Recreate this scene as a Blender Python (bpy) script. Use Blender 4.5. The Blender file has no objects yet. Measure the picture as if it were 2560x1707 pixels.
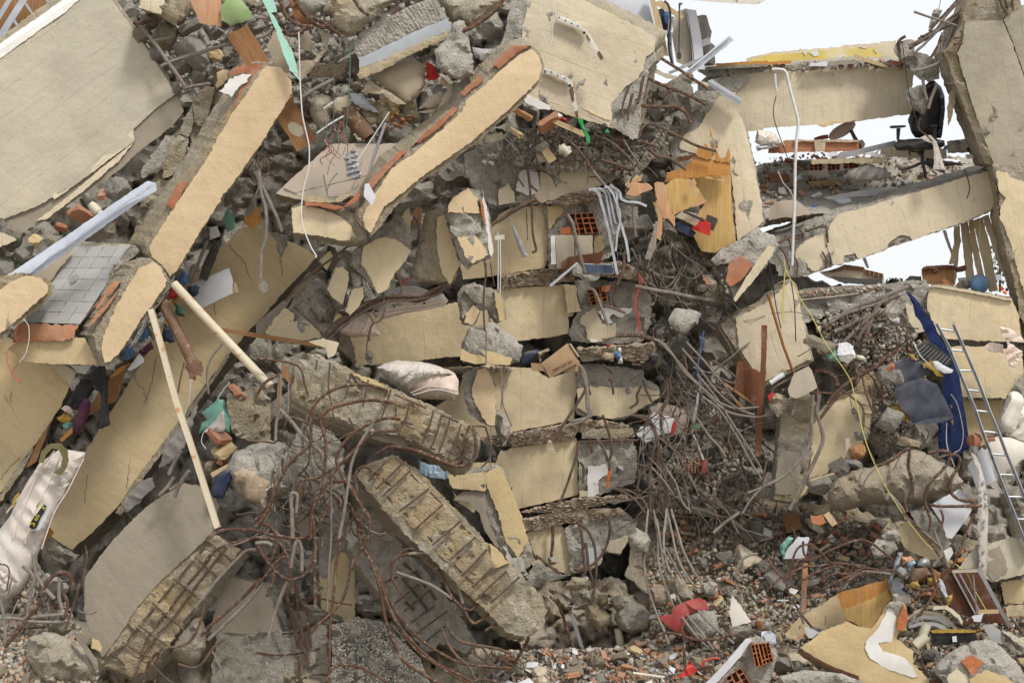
import bpy, math, random
import numpy as np
from mathutils import Vector, noise as mn, Matrix, Euler
from mathutils.geometry import delaunay_2d_cdt
SC = bpy.context.scene
COL = SC.collection
# ------------------------------------------------------------ camera, sky, sun, exposure
F, CX, CY, CZ = 3555.56, 1280.0, 853.5, 3.2
cam = bpy.data.cameras.new('camera'); cam.lens = 50; cam.sensor_width = 36; cam.clip_end = 3000
co = bpy.data.objects.new('camera', cam); COL.objects.link(co)
co.location = (0, 0, CZ); co.rotation_euler = (math.radians(90), 0, 0)
SC.camera = co
SUN_EL, SUN_AZ = 54, 140     # azimuth measured from +Y (view direction) clockwise: behind the camera, to the right
W = bpy.data.worlds.new('World'); SC.world = W; W.use_nodes = True
wn, wl = W.node_tree.nodes, W.node_tree.links
wn.clear()
wo = wn.new('ShaderNodeOutputWorld'); bg = wn.new('ShaderNodeBackground'); sky = wn.new('ShaderNodeTexSky')
sky.sky_type = 'NISHITA'; sky.sun_disc = False
sky.sun_elevation = math.radians(SUN_EL); sky.sun_rotation = math.radians(SUN_AZ)
sky.dust_density = 3.0
mx = wn.new('ShaderNodeMix'); mx.data_type = 'RGBA'; mx.inputs[0].default_value = 0.78   # thin even cloud over the blue
mx.inputs[7].default_value = (9.4, 9.5, 9.7, 1)
wl.new(sky.outputs[0], mx.inputs[6]); wl.new(mx.outputs[2], bg.inputs[0]); bg.inputs[1].default_value = 0.08
wl.new(bg.outputs[0], wo.inputs[0])
sl = bpy.data.lights.new('sun', 'SUN'); sl.energy = 1.85; sl.angle = math.radians(11); sl.color = (1, .965, .91)
so = bpy.data.objects.new('sun', sl); COL.objects.link(so)
_a = math.radians(SUN_AZ); _e = math.radians(SUN_EL)
_d = Vector((math.sin(_a)*math.cos(_e), math.cos(_a)*math.cos(_e), math.sin(_e)))
so.rotation_euler = (-_d).to_track_quat('-Z', 'Y').to_euler(); so.location = (3, -5, 15)
SC.view_settings.view_transform = 'Standard'; SC.view_settings.look = 'None'
SC.view_settings.exposure = 0.6; SC.view_settings.gamma = 1
SC.cycles.max_bounces = 7; SC.cycles.diffuse_bounces = 3; SC.cycles.glossy_bounces = 2

# ------------------------------------------------------------ materials
MATS = {}
class NT:
    def __init__(s, name):
        s.m = bpy.data.materials.new(name); s.m.use_nodes = True
        s.n = s.m.node_tree.nodes; s.l = s.m.node_tree.links
        s.b = s.n['Principled BSDF']; s.b.inputs['Specular IOR Level'].default_value = .25
        s.tc = s.n.new('ShaderNodeTexCoord'); s.oi = s.n.new('ShaderNodeObjectInfo')
        add = s.n.new('ShaderNodeVectorMath'); add.operation = 'ADD'
        mul = s.n.new('ShaderNodeVectorMath'); mul.operation = 'SCALE'; mul.inputs[0].default_value = (37, 91, 53)
        s.l.new(s.oi.outputs['Random'], mul.inputs['Scale'])
        s.l.new(s.tc.outputs['Object'], add.inputs[0]); s.l.new(mul.outputs[0], add.inputs[1])
        s.co = add.outputs[0]; s.uv = s.tc.outputs['UV']
        MATS[name] = s.m
    def put(s, inp, v):
        if isinstance(v, (int, float)): inp.default_value = v
        elif isinstance(v, (tuple, list)): inp.default_value = (*v, 1) if len(v) == 3 and len(inp.default_value) == 4 else v
        else: s.l.new(v, inp)
    def noise(s, scale, detail=4, rough=.55, co=None, dist=0):
        t = s.n.new('ShaderNodeTexNoise'); s.l.new(co or s.co, t.inputs['Vector'])
        t.inputs['Scale'].default_value = scale; t.inputs['Detail'].default_value = detail
        t.inputs['Roughness'].default_value = rough; t.inputs['Distortion'].default_value = dist
        return t.outputs[0]
    def vor(s, scale, feat='F1', out=0, co=None, rnd=1):
        t = s.n.new('ShaderNodeTexVoronoi'); t.feature = feat; s.l.new(co or s.co, t.inputs['Vector'])
        t.inputs['Scale'].default_value = scale; t.inputs['Randomness'].default_value = rnd
        return t.outputs[out]
    def ramp(s, v, lo, hi, a=0., b=1.):
        t = s.n.new('ShaderNodeMapRange'); s.l.new(v, t.inputs[0])
        t.inputs[1].default_value = lo; t.inputs[2].default_value = hi
        t.inputs[3].default_value = a; t.inputs[4].default_value = b
        return t.outputs[0]
    def math(s, op, a, b=0.):
        t = s.n.new('ShaderNodeMath'); t.operation = op; s.put(t.inputs[0], a); s.put(t.inputs[1], b)
        return t.outputs[0]
    def mix(s, f, a, b, mode='MIX'):
        t = s.n.new('ShaderNodeMix'); t.data_type = 'RGBA'; t.blend_type = mode
        s.put(t.inputs[0], f); s.put(t.inputs[6], a); s.put(t.inputs[7], b)
        return t.outputs[2]
    def vmap(s, sc, co=None, rot=(0, 0, 0)):
        t = s.n.new('ShaderNodeMapping'); s.l.new(co or s.co, t.inputs[0]); t.inputs['Scale'].default_value = sc
        t.inputs['Rotation'].default_value = rot
        return t.outputs[0]
    def sep(s, v):
        t = s.n.new('ShaderNodeSeparateXYZ'); s.l.new(v, t.inputs[0]); return t.outputs
    def bump(s, h, dist, strength=1.):
        t = s.n.new('ShaderNodeBump'); s.l.new(h, t.inputs['Height']); t.inputs['Distance'].default_value = dist
        t.inputs['Strength'].default_value = strength
        if getattr(s, '_nb', None): s.l.new(s._nb, t.inputs['Normal'])
        s._nb = t.outputs[0]; s.l.new(s._nb, s.b.inputs['Normal'])
    def dust(s, c, amt, col=(.40, .36, .29)):
        g = s.n.new('ShaderNodeNewGeometry'); z = s.sep(g.outputs['Normal'])[2]
        f = s.math('MULTIPLY', s.ramp(z, .1, .9), s.ramp(s.noise(9, 6, .65), .35, .62))
        f2 = s.math('MULTIPLY', s.ramp(s.noise(3.1, 7, .7), .42, .72), .5)
        f = s.math('MULTIPLY', s.math('MAXIMUM', f, f2), amt)
        return s.mix(f, c, col)
    def out(s, c, rough=.9, metal=0.):
        s.put(s.b.inputs['Base Color'], c); s.put(s.b.inputs['Roughness'], rough); s.b.inputs['Metallic'].default_value = metal
        return s.m

def conc(name, a=(.40, .37, .31), b=(.25, .23, .19), c=(.54, .50, .42), warm=(.42, .32, .17), wf=.0, bump=1.):
    s = NT(name)
    k = s.mix(s.ramp(s.noise(3.2, 7, .65), .35, .65), a, c)
    k = s.mix(s.ramp(s.noise(11, 6, .7), .45, .72), k, b)
    k = s.mix(s.math('MULTIPLY', s.ramp(s.noise(1.7, 5, .6), .42, .6), wf), k, warm)
    # aggregate: stones of differing grey and ochre set in the matrix
    vc = s.vor(34, out=1); vd = s.vor(34)
    hs = s.sep(vc)
    st = s.mix(hs[1], (.13, .14, .155), (.40, .36, .29))
    f = s.math('MULTIPLY', s.ramp(vd, .33, .25), s.ramp(hs[0], .60, .66))
    k = s.mix(s.math('MULTIPLY', f, .8), k, st)
    k = s.mix(s.math('MULTIPLY', s.ramp(s.noise(60, 3, .6), .60, .72), .5), k, (.12, .11, .09))
    k = s.mix(s.math('MULTIPLY', s.oi.outputs['Random'], .25), k, s.mix(.5, k, (.27, .25, .21)))
    h = s.math('ADD', s.noise(16, 8, .72), s.math('MULTIPLY', s.ramp(vd, .0, .5), -.22))
    s.bump(h, .05*bump, .9)
    s.bump(s.noise(85, 4, .7), .008*bump, .8)
    return s.out(k, .93)
def paint(name, base, dark, streak=.2, lines=.3, spec=1., warm=None, sc=1.):
    s = NT(name)
    k = s.mix(s.ramp(s.noise(1.1*sc, 6, .6), .32, .68), base, dark)
    if warm: k = s.mix(s.math('MULTIPLY', s.ramp(s.noise(2.3*sc, 5, .6), .5, .7), .55), k, warm)
    u = s.vmap((1, 1, 1), s.uv)
    sx = s.noise(5, 5, .65, s.vmap((4, .35, 1), s.uv))
    k = s.mix(s.math('MULTIPLY', s.ramp(sx, .48, .75), streak), k, tuple(x*.68 for x in dark))
    k = s.mix(s.math('MULTIPLY', s.ramp(s.noise(8, 6, .7, s.vmap((3, .5, 1), s.uv)), .55, .75), streak*.8), k, tuple(min(1, x*1.25) for x in base))
    # joints of the form boards, uneven in spacing and strength
    ux = s.sep(u)[0]
    wob = s.math('MULTIPLY', s.math('ADD', s.noise(2.2, 2, .5, s.vmap((1, .4, 1), s.uv)), -.5), .16)
    fx = s.math('FRACT', s.math('MULTIPLY', s.math('ADD', ux, wob), 4.6))
    ln = s.ramp(s.math('ABSOLUTE', s.math('SUBTRACT', fx, .5)), .008, .028, 1, 0)
    ln = s.math('MULTIPLY', ln, s.ramp(s.noise(3.5, 4, .6, u), .40, .62))
    k = s.mix(s.math('MULTIPLY', ln, lines), k, tuple(x*.5 for x in dark))
    # pits and fly specks
    vd = s.vor(26); vh = s.sep(s.vor(26, out=1))
    dots = s.math('MULTIPLY', s.ramp(vd, .16, .09), s.ramp(vh[0], .66, .70))
    k = s.mix(s.math('MULTIPLY', dots, .75*spec), k, (.10, .075, .045))
    vd2 = s.vor(70); vh2 = s.sep(s.vor(70, out=1))
    k = s.mix(s.math('MULTIPLY', s.math('MULTIPLY', s.ramp(vd2, .22, .12), s.ramp(vh2[0], .72, .75)), .6*spec), k, (.13, .10, .06))
    k = s.mix(s.math('MULTIPLY', s.ramp(s.noise(1.3, 7, .66, dist=.5), .5, .72), .5), k, (.33, .29, .22))
    k = s.mix(s.math('MULTIPLY', s.oi.outputs['Random'], .4), k, s.mix(.5, k, (.50, .45, .36)))
    # scuffs that show the cement under the paint
    k = s.mix(s.math('MULTIPLY', s.ramp(s.noise(4.3, 9, .74, dist=.6), .64, .70), .55), k, (.30, .275, .235))
    s.bump(s.math('SUBTRACT', s.noise(7, 6, .6), s.math('MULTIPLY', ln, .6*lines)), .02, .7)
    s.bump(s.noise(120, 3, .7), .0035, .6)
    return s.out(k, .86)
def stucco(name, base, dark):
    s = NT(name)
    g = s.noise(130, 3, .7)
    k = s.mix(s.ramp(s.noise(1.6, 6, .6), .35, .65), base, dark)
    k = s.mix(s.math('MULTIPLY', s.ramp(g, .50, .66), .28), k, tuple(x*.62 for x in dark))
    k = s.mix(s.math('MULTIPLY', s.ramp(s.noise(6, 8, .7), .60, .72), .5), k, (.40, .35, .28))
    k = s.mix(s.math('MULTIPLY', s.ramp(s.noise(7, 6, .7, s.vmap((4, .5, 1), s.uv)), .58, .8), .4), k, tuple(x*.6 for x in dark))
    s.bump(g, .007, .7); s.bump(s.noise(9, 6, .6), .02, .6)
    return s.out(k, .92)
def plain(name, c, c2=None, rough=.6, metal=0., dust=.6, sc=6, bump=.006, dcol=(.40, .36, .29), wear=None):
    s = NT(name)
    k = s.mix(s.ramp(s.noise(sc, 6, .62), .35, .65), c, c2 or tuple(x*.72 for x in c))
    if wear: k = s.mix(s.ramp(s.noise(sc*1.7, 8, .72, dist=.4), .57, .63), k, wear)
    if dust: k = s.dust(k, max(dust, .32), dcol)
    s.bump(s.noise(sc*4, 6, .65), bump, .8)
    return s.out(k, s.ramp(s.noise(sc*2, 4), .3, .7, max(.05, rough-.15), min(1, rough+.15)), metal)
def rust(name, a, b, c, pale):
    s = NT(name)
    k = s.mix(s.ramp(s.noise(9, 6, .7), .38, .62), a, b)
    k = s.mix(s.ramp(s.noise(4, 5, .65), .50, .68), k, c)
    k = s.mix(s.math('MULTIPLY', s.ramp(s.noise(30, 6, .75), .52, .66), pale), k, (.36, .32, .26))
    v = s.sep(s.uv)[1]
    rib = s.math('SINE', s.math('MULTIPLY', v, 480))
    s.bump(s.math('ADD', s.math('MULTIPLY', rib, .05), s.noise(60, 4, .7)), .008, .9)
    return s.out(k, .85)
def wood(name, c, d, g=1., dust=.35):
    s = NT(name)
    w = s.noise(4, 7, .6, s.vmap((11*g, .9, 1), s.uv), .4)
    k = s.mix(s.ramp(w, .36, .64), c, d)
    k = s.mix(s.math('MULTIPLY', s.ramp(s.noise(30, 4, .6, s.vmap((6, .4, 1), s.uv)), .55, .7), .4), k, tuple(x*.5 for x in d))
    k = s.mix(s.math('MULTIPLY', s.ramp(s.noise(3.4, 8, .7), .56, .68), dust), k, (.42, .36, .27))
    s.bump(w, .008, .7)
    return s.out(k, .72)
def fragm(name, stops):
    s = NT(name)
    at = s.n.new('ShaderNodeAttribute'); at.attribute_name = 'frag'
    cr = s.n.new('ShaderNodeValToRGB'); cr.color_ramp.interpolation = 'CONSTANT'
    el = cr.color_ramp.elements
    while len(el) > 1: el.remove(el[0])
    el[0].position = 0; el[0].color = (*stops[0][1], 1)
    for p, c in stops[1:]:
        e = el.new(p); e.color = (*c, 1)
    s.l.new(at.outputs['Fac'], cr.inputs[0])
    k = s.mix(s.ramp(s.noise(28, 6, .7), .35, .7), cr.outputs[0], (.27, .24, .19))
    s.bump(s.noise(60, 6, .75), .012, .9)
    return s.out(k, .93)

conc('conc'); conc('conc_warm', a=(.42, .37, .28), b=(.26, .225, .165), c=(.54, .48, .37), wf=.6)
conc('conc_light', a=(.45, .42, .36), b=(.30, .275, .225), c=(.56, .53, .46))
conc('conc_dark', a=(.27, .245, .20), b=(.16, .14, .115), c=(.37, .34, .285), wf=.15, warm=(.25, .17, .10))
conc('conc_rust', a=(.42, .335, .205), b=(.27, .205, .12), c=(.56, .49, .37), wf=.7, warm=(.50, .375, .20))
conc('conc_brown', a=(.40, .34, .265), b=(.27, .225, .165), c=(.50, .44, .35), wf=.4, warm=(.33, .24, .13))
paint('cream', (.71, .59, .38), (.62, .50, .31), warm=(.71, .565, .31))
paint('cream_pale', (.68, .585, .42), (.60, .51, .355), streak=.3)
paint('cream_grey', (.53, .475, .36), (.42, .385, .30), streak=.25, warm=(.58, .49, .33))
paint('cream_shade', (.66, .52, .305), (.56, .435, .245), streak=.2, warm=(.59, .44, .21))  # darker copy of cream with shade put into its colour
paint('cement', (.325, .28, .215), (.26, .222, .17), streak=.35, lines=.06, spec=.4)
paint('yellow_wall', (.72, .56, .10), (.62, .47, .08), streak=.2, lines=0, warm=(.75, .72, .62))
stucco('stucco', (.74, .575, .365), (.64, .49, .30)); stucco('stucco_ochre', (.65, .51, .29), (.57, .435, .23))
plain('plaster_white', (.80, .79, .76), (.70, .68, .63), .8, 0, .25, 3, .004)
plain('edge_cream', (.60, .50, .33), (.42, .34, .22), .9, 0, .3, 14, .03)
plain('brick', (.43, .165, .08), (.34, .13, .065), .9, 0, .7, 9, .01)
plain('brick_pale', (.52, .25, .14), (.42, .19, .10), .9, 0, .6, 9, .01)
plain('brick_bright', (.53, .185, .07), (.40, .13, .05), .9, 0, .5, 9, .012)
rust('rebar_rust', (.075, .043, .030), (.105, .054, .034), (.15, .072, .036), .8)
rust('rebar_dark', (.085, .06, .048), (.13, .085, .06), (.17, .10, .06), .4)
rust('rebar_grey', (.19, .165, .14), (.25, .22, .185), (.15, .11, .085), .7)
wood('wood_orange', (.55, .27, .075), (.42, .19, .05)); wood('wood_brown', (.36, .19, .085), (.26, .13, .055))
wood('wood_dark', (.13, .055, .03), (.085, .035, .02)); wood('wood_pale', (.55, .42, .25), (.44, .32, .17))
wood('wood_red', (.19, .075, .035), (.13, .05, .025)); wood('plywood', (.60, .40, .16), (.49, .31, .11)); wood('wood_pink', (.58, .33, .19), (.47, .25, .13))
wood('cardboard', (.40, .27, .155), (.36, .24, .135), .3, .2); wood('card_grey', (.48, .42, .32), (.40, .35, .27), .3, .3)
wood('wood_grey', (.31, .275, .225), (.20, .175, .14)); wood('wood_black', (.06, .055, .05), (.10, .09, .08), 1, .3)
plain('alu', (.56, .58, .60), (.44, .46, .48), .42, .75, .25, 5, .003); plain('alu_white', (.62, .67, .76), (.54, .58, .67), .5, .0, .18, 3, .003)
plain('steel_grey', (.36, .37, .38), (.27, .27, .275), .5, .5, .5); plain('pvc', (.62, .58, .45), (.52, .48, .36), .5, 0, .4, 4, .003)
plain('white_plastic', (.66, .67, .68), (.58, .59, .60), .45, 0, .25, 4, .003); plain('white_panel', (.68, .69, .72), (.60, .61, .65), .5, 0, .2, 2, .002)
plain('white_metal', (.72, .69, .62), (.62, .58, .50), .5, 0, .2, 8, .003, wear=(.13, .05, .025))
plain('pipe_cream', (.53, .45, .31), (.60, .53, .40), .6, 0, .5, 3, .004, wear=(.47, .235, .09)); plain('pipe_rust', (.12, .065, .04), (.17, .09, .05), .8, 0, .25, 7, .01, wear=(.36, .27, .17))
plain('tile_grey', (.42, .42, .405), (.35, .345, .33), .35, 0, .5, 2, .002); plain('tile_white', (.66, .68, .71), (.58, .60, .63), .35, 0, .35, 3, .002)
plain('tile_pink', (.47, .39, .31), (.40, .33, .26), .5, 0, .45, 2, .002); plain('tile_blue', (.055, .09, .16), (.045, .07, .12), .3, 0, .35, 3, .002)
plain('grey_sheet', (.42, .45, .48), (.35, .37, .39), .5, 0, .4, 3, .003); plain('beige_sheet', (.47, .40, .29), (.40, .33, .235), .6, 0, .5, 3, .01)
plain('cloth_white', (.61, .565, .51), (.52, .465, .41), .9, 0, .2, 4, .006); plain('cloth_pink', (.76, .62, .53), (.66, .52, .43), .9, 0, .2, 4, .006)
plain('cloth_beige', (.42, .32, .22), (.33, .25, .17), .95, 0, .3, 12, .012); plain('cloth_black', (.018, .018, .022), (.03, .03, .036), .6, 0, .12, 6, .01)
plain('cloth_navy', (.02, .028, .065), (.03, .04, .08), .9, 0, .2, 6, .01); plain('rug_blue', (.012, .023, .09), (.009, .018, .065), .95, 0, .05, 5, .006, dcol=(.10, .12, .22))
plain('cloth_purple', (.11, .025, .07), (.08, .02, .055), .9, 0, .15); plain('cloth_red', (.55, .028, .022), (.42, .022, .02), .7, 0, .2)
plain('cloth_yellow', (.55, .31, .03), (.46, .25, .03), .9, 0, .15); plain('cloth_teal', (.17, .38, .31), (.13, .30, .24), .8, 0, .25)
plain('cloth_green', (.05, .16, .10), (.04, .11, .07), .9, 0, .3); plain('cloth_grey', (.29, .27, .245), (.22, .205, .185), .9, 0, .4)
plain('cloth_blue', (.12, .22, .42), (.09, .17, .33), .9, 0, .2); plain('cloth_lightblue', (.34, .45, .55), (.27, .36, .45), .9, 0, .25)
plain('leather_black', (.035, .042, .062), (.055, .06, .08), .42, 0, .55, 3, .006, dcol=(.24, .24, .25)); plain('leather_white', (.74, .70, .62), (.66, .61, .53), .5, 0, .15, 3, .003)
plain('foam', (.48, .31, .07), (.38, .24, .05), .95, 0, .25, 14, .02); plain('olive', (.17, .15, .07), (.13, .11, .05), .8, 0, .2)
plain('black_plastic', (.016, .016, .018), (.024, .024, .027), .38, 0, .14, 4, .003); plain('red_plastic', (.50, .028, .018), (.42, .024, .015), .5, 0, .35, 4, .002)
plain('red_sheet', (.44, .045, .045), (.36, .04, .04), .7, 0, .7, 6, .004); plain('green_board', (.28, .38, .17), (.23, .32, .135), .6, 0, .25, 4, .004)
plain('mint', (.40, .70, .58), (.36, .64, .53), .6, 0, .12, 10, .006, wear=(.50, .40, .27)); plain('green_plastic', (.025, .34, .09), (.02, .27, .07), .35, 0, .2)
plain('blue_ball', (.20, .38, .60), (.17, .33, .54), .45, 0, .3); plain('blue_tape', (.05, .12, .32), (.05, .10, .26), .5, 0, .1)
plain('wire_white', (.70, .70, .68), (.60, .60, .58), .5, 0, .1); plain('wire_black', (.02, .02, .02), (.03, .03, .03), .5, 0, .2); plain('wire_red', (.50, .06, .04), (.42, .05, .04), .5, 0, .1)
plain('wire_yellow', (.62, .56, .16), (.52, .46, .13), .7, 0, .1); plain('wire_green', (.06, .16, .13), (.05, .13, .10), .6, 0, .2); plain('wood_fresh', (.66, .52, .28), (.58, .44, .21), .8, 0, .1, 12, .02)
plain('crack', (.06, .047, .034), (.085, .065, .045), .95, 0, 0); plain('screed', (.56, .46, .34), (.46, .35, .24), .95, 0, .4, 9, .03); plain('dirt', (.20, .155, .11), (.14, .105, .07), .98, 0, .6, 5, .03)
plain('orange_flower', (.75, .16, .02), (.65, .12, .02), .7, 0, 0); plain('leaf', (.045, .085, .03), (.03, .06, .022), .7, 0, 0); plain('leaf_far', (.02, .04, .025), (.013, .028, .018), .8, 0, 0)
plain('ink', (.035, .03, .028), (.045, .04, .035), .8, 0, 0); plain('ink_yellow', (.65, .53, .06), (.6, .48, .05), .7, 0, 0); plain('rust_sheet', (.30, .12, .035), (.22, .085, .028), .85, 0, .2, 5, .008)
fragm('rubble_mix', [(0, (0.52, 0.473, 0.388)), (.26, (0.395, 0.354, 0.291)), (.44, (0.632, 0.576, 0.479)), (.58, (0.576, 0.465, 0.298)), (.68, (0.284, 0.249, 0.201)), (.78, (0.66, 0.284, 0.152)), (.88, (0.549, 0.229, 0.131)), (.925, (0.78, 0.78, 0.78)), (.955, (0.78, 0.604, 0.34)), (.985, (0.368, 0.201, 0.117))])
fragm('rubble_grey', [(0, (0.493, 0.458, 0.395)), (.3, (0.381, 0.354, 0.305)), (.55, (0.604, 0.569, 0.493)), (.75, (0.298, 0.271, 0.229)), (.88, (0.673, 0.604, 0.465)), (.965, (0.576, 0.271, 0.159))])
fragm('gravel_mix', [(0, (.36, .34, .30)), (.4, (.30, .285, .25)), (.75, (.42, .40, .35)), (.96, (.25, .23, .20))])
fragm('rubble_red', [(0, (0.544, 0.294, 0.18)), (.16, (0.567, 0.453, 0.328)), (.5, (0.476, 0.259, 0.157)), (.6, (0.499, 0.396, 0.282)), (.75, (0.613, 0.544, 0.43)), (.92, (0.294, 0.191, 0.123))])
# ------------------------------------------------------------ geometry helpers
# points are read off the photograph and set at a distance of their own (metres from the camera)
YO = [0, 427, 854, 1281]
def _pts(s): return [tuple(float(q) for q in w.split(',')) for w in s.split()]
def v(s): return [(p[0]*1.08844, p[1]*1.08844, *p[2:]) for p in _pts(s)]
def t(c, r, s): return [(640*c + p[0]/3.672, YO[r] + p[1]/3.672, *p[2:]) for p in _pts(s)]
def U(x, y, Y): return Vector(((x-CX)/F*Y, Y, CZ-(y-CY)/F*Y))
INFO = {}
SEED = [1]
def finish(name, verts, faces, mats, fm=None, uv=None, par=None, smooth=True, sharp=38, attr=None, origin=None):
    V3 = np.asarray([tuple(p) for p in verts], dtype=np.float64)
    o0 = np.array(origin) if origin is not None else V3.mean(axis=0)
    me = bpy.data.meshes.new(name)
    me.from_pydata((V3-o0).tolist(), [], faces)
    for m in mats: me.materials.append(MATS[m])
    if fm is not None: me.polygons.foreach_set('material_index', np.asarray(fm, dtype=np.int32))
    if uv is not None:
        li = np.empty(len(me.loops), dtype=np.int32); me.loops.foreach_get('vertex_index', li)
        me.uv_layers.new(name='UVMap').data.foreach_set('uv', np.asarray(uv, dtype=np.float32)[li].ravel())
    if attr is not None:
        a = me.attributes.new('frag', 'FLOAT', 'POINT'); a.data.foreach_set('value', np.asarray(attr, dtype=np.float32))
    if smooth:
        me.polygons.foreach_set('use_smooth', np.ones(len(me.polygons), dtype=bool))
        me.set_sharp_from_angle(angle=math.radians(sharp))
    me.update()
    ob = bpy.data.objects.new(name, me); COL.objects.link(ob)
    if par is not None:
        ob.parent = par
        ob.location = Vector(o0) - WORLD[par.name]
    else: ob.location = o0
    WORLD[ob.name] = Vector(o0)
    return ob
WORLD = {}
def tag(ob, label, cat, grp=None, kind=None):
    if label: ob['label'] = label
    if cat: ob['category'] = cat
    if grp: ob['group'] = grp
    if kind or cat: ob['kind'] = kind or 'thing'
    return ob
def empty(name, at, label, cat, grp=None):
    o = bpy.data.objects.new(name, None); COL.objects.link(o); o.location = at; o.empty_display_size = .1
    WORLD[o.name] = Vector(at)
    return tag(o, label, cat, grp)
def inside(poly, P):
    x, y = P[:, 0], P[:, 1]; n = len(poly); r = np.zeros(len(P), bool)
    j = n-1
    for i in range(n):
        xi, yi = poly[i]; xj, yj = poly[j]
        c = ((yi > y) != (yj > y)) & (x < (xj-xi)*(y-yi)/((yj-yi) or 1e-9)+xi)
        r ^= c; j = i
    return r
def edge_dist(poly, P):
    A = np.asarray(poly); Bp = np.roll(A, -1, 0); d = np.full(len(P), 1e9)
    for a, b in zip(A, Bp):
        ab = b-a; L = (ab**2).sum() or 1e-9
        s = np.clip(((P-a)@ab)/L, 0, 1)
        d = np.minimum(d, np.hypot(*(P-a-s[:, None]*ab).T))
    return d
def fr(p, sc, seed, octv=4): return mn.fractal(Vector((p[0]*sc+seed*7.3, p[1]*sc-seed*3.1, seed*1.7)), .8, 2.1, octv)
def rugged(p, sc, seed, heap=False):
    # flat facets with ridges between, the way broken concrete parts
    w = Vector((p[0]*sc+seed*5.1, p[1]*sc+seed*2.3, seed))
    d, q = mn.voronoi(w)
    c = mn.cell(q[0]*9.1)
    k = (w-q[0])
    e = (d[1]-d[0]); cr = max(0., .22-e)*2.6 if heap else max(0., .10-e)*1.2
    return c*.5 + k.x*(c*1.3) + k.y*mn.cell(q[0]*5.7) + mn.fractal(w*3.1, .8, 2.1, 4)*.35 + cr
def solid(pts, Yf, back, r, rel, g, bu, taper, step, facet, fsc, seed, ang, folds=None, lay=None, round_=.006):
    poly = [(p[0], p[1]) for p in pts]
    off = [(p[2] if len(p) > 2 else 0.) for p in pts]
    n = len(poly); out = []; oo = []
    for i in range(n):
        a, b = poly[i], poly[(i+1) % n]; L = math.hypot(b[0]-a[0], b[1]-a[1]); k = max(1, int(L/step))
        for j in range(k):
            f = j/k; out.append((a[0]+(b[0]-a[0])*f, a[1]+(b[1]-a[1])*f)); oo.append(off[i]*(1-f)+off[(i+1) % n]*f)
    if r:
        jit = []
        for p in out:
            q = Vector((p[0]*.018, p[1]*.018, seed*3.3)); q2 = q*5.
            d1 = mn.noise_vector(q); d2 = mn.noise_vector(q2); d3 = mn.noise_vector(q*14)
            jit.append((p[0]+r*(d1.x*.45+d2.x*1.+d3.x*1.1), p[1]+r*(d1.y*.45+d2.y*1.+d3.y*1.1)))
        out = jit
    A = np.array(out); m = len(out)
    x0, y0 = A.min(0); x1, y1 = A.max(0)
    P = np.zeros((0, 2))
    if g and min(x1-x0, y1-y0) > g*.9:
        gx, gy = np.meshgrid(np.arange(x0+g*.5, x1, g), np.arange(y0+g*.5, y1, g))
        rng = np.random.RandomState(seed)
        P = np.stack([gx.ravel(), gy.ravel()], 1); P = P+rng.uniform(-.32, .32, P.shape)*g
        P = P[inside(out, P)]
        if len(P): P = P[edge_dist(out, P) > g*.42]
    v2 = [Vector(p) for p in out]+[Vector(p) for p in P]
    ov, oe, of, orv, _, _ = delaunay_2d_cdt(v2, [(i, (i+1) % m) for i in range(m)], [], 1, 1e-5)
    inv = {}
    for oi, src in enumerate(orv):
        for q in src: inv[q] = oi
    PV = np.array([tuple(p) for p in ov])
    ed = edge_dist(out, PV); dm = max(ed.max(), 1e-6)
    cx, cy = A.mean(0)
    ca, sa = math.cos(math.radians(ang)), math.sin(math.radians(ang))
    verts = []; uv = []
    offm = {inv[i]: oo[i] for i in range(m) if i in inv}
    hasoff = any(oo)
    if hasoff: O = np.array(oo)
    for i, (x, y) in enumerate(PV):
        Y = Yf(x, y)
        if hasoff:
            if i in offm: Y += offm[i]
            else:
                w = 1/((A[:, 0]-x)**2+(A[:, 1]-y)**2+1); Y += float((w*O).sum()/w.sum())
        e = min(1., ed[i]/max(6., .12*dm))
        d = 0.
        if bu: d -= bu*math.sqrt(max(0., 1-(1-ed[i]/dm)**2))
        if rel:
            if facet: d += rel*(.35+.65*e)*rugged((x, y), fsc, seed, rel > .09)
            else: d += rel*fr((x, y), fsc, seed)
        if folds:
            fa, fl, famp = folds
            fa = math.radians(fa); q = x*math.cos(fa)+y*math.sin(fa); q2 = -x*math.sin(fa)+y*math.cos(fa)
            ph = q/fl*6.283+2.2*mn.noise(Vector((q2*.012, q*.012, seed)))*3
            d += famp*(math.sin(ph)*.6+.5*mn.noise(Vector((q/fl*1.9, q2/fl*.35, seed))))*(.4+.6*e)
        if ed[i] < .5: d += round_
        verts.append(U(x, y, Y+d))
        uv.append(((ca*x+sa*y)/F*Y+seed*.37, (-sa*x+ca*y)/F*Y+seed*.73))
    # outward/front orientation: keep the faces pointing at the camera
    faces = []
    for f in of:
        a, b, c = (PV[q] for q in f[:3])
        s = (b[0]-a[0])*(c[1]-a[1])-(b[1]-a[1])*(c[0]-a[0])
        faces.append(tuple(f) if s < 0 else tuple(reversed(f)))
    fm = [0]*len(faces)
    area = sum(out[i][0]*out[(i+1) % m][1]-out[(i+1) % m][0]*out[i][1] for i in range(m))
    order = [inv[i] for i in range(m)]
    if area < 0: order.reverse(); idx = list(range(m))[::-1]
    else: idx = list(range(m))
    bx, by, bY = back
    nl = lay or max(1, min(6, int(abs(bY)/.07)+int(math.hypot(bx, by)/14)))
    prev = order
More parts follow.
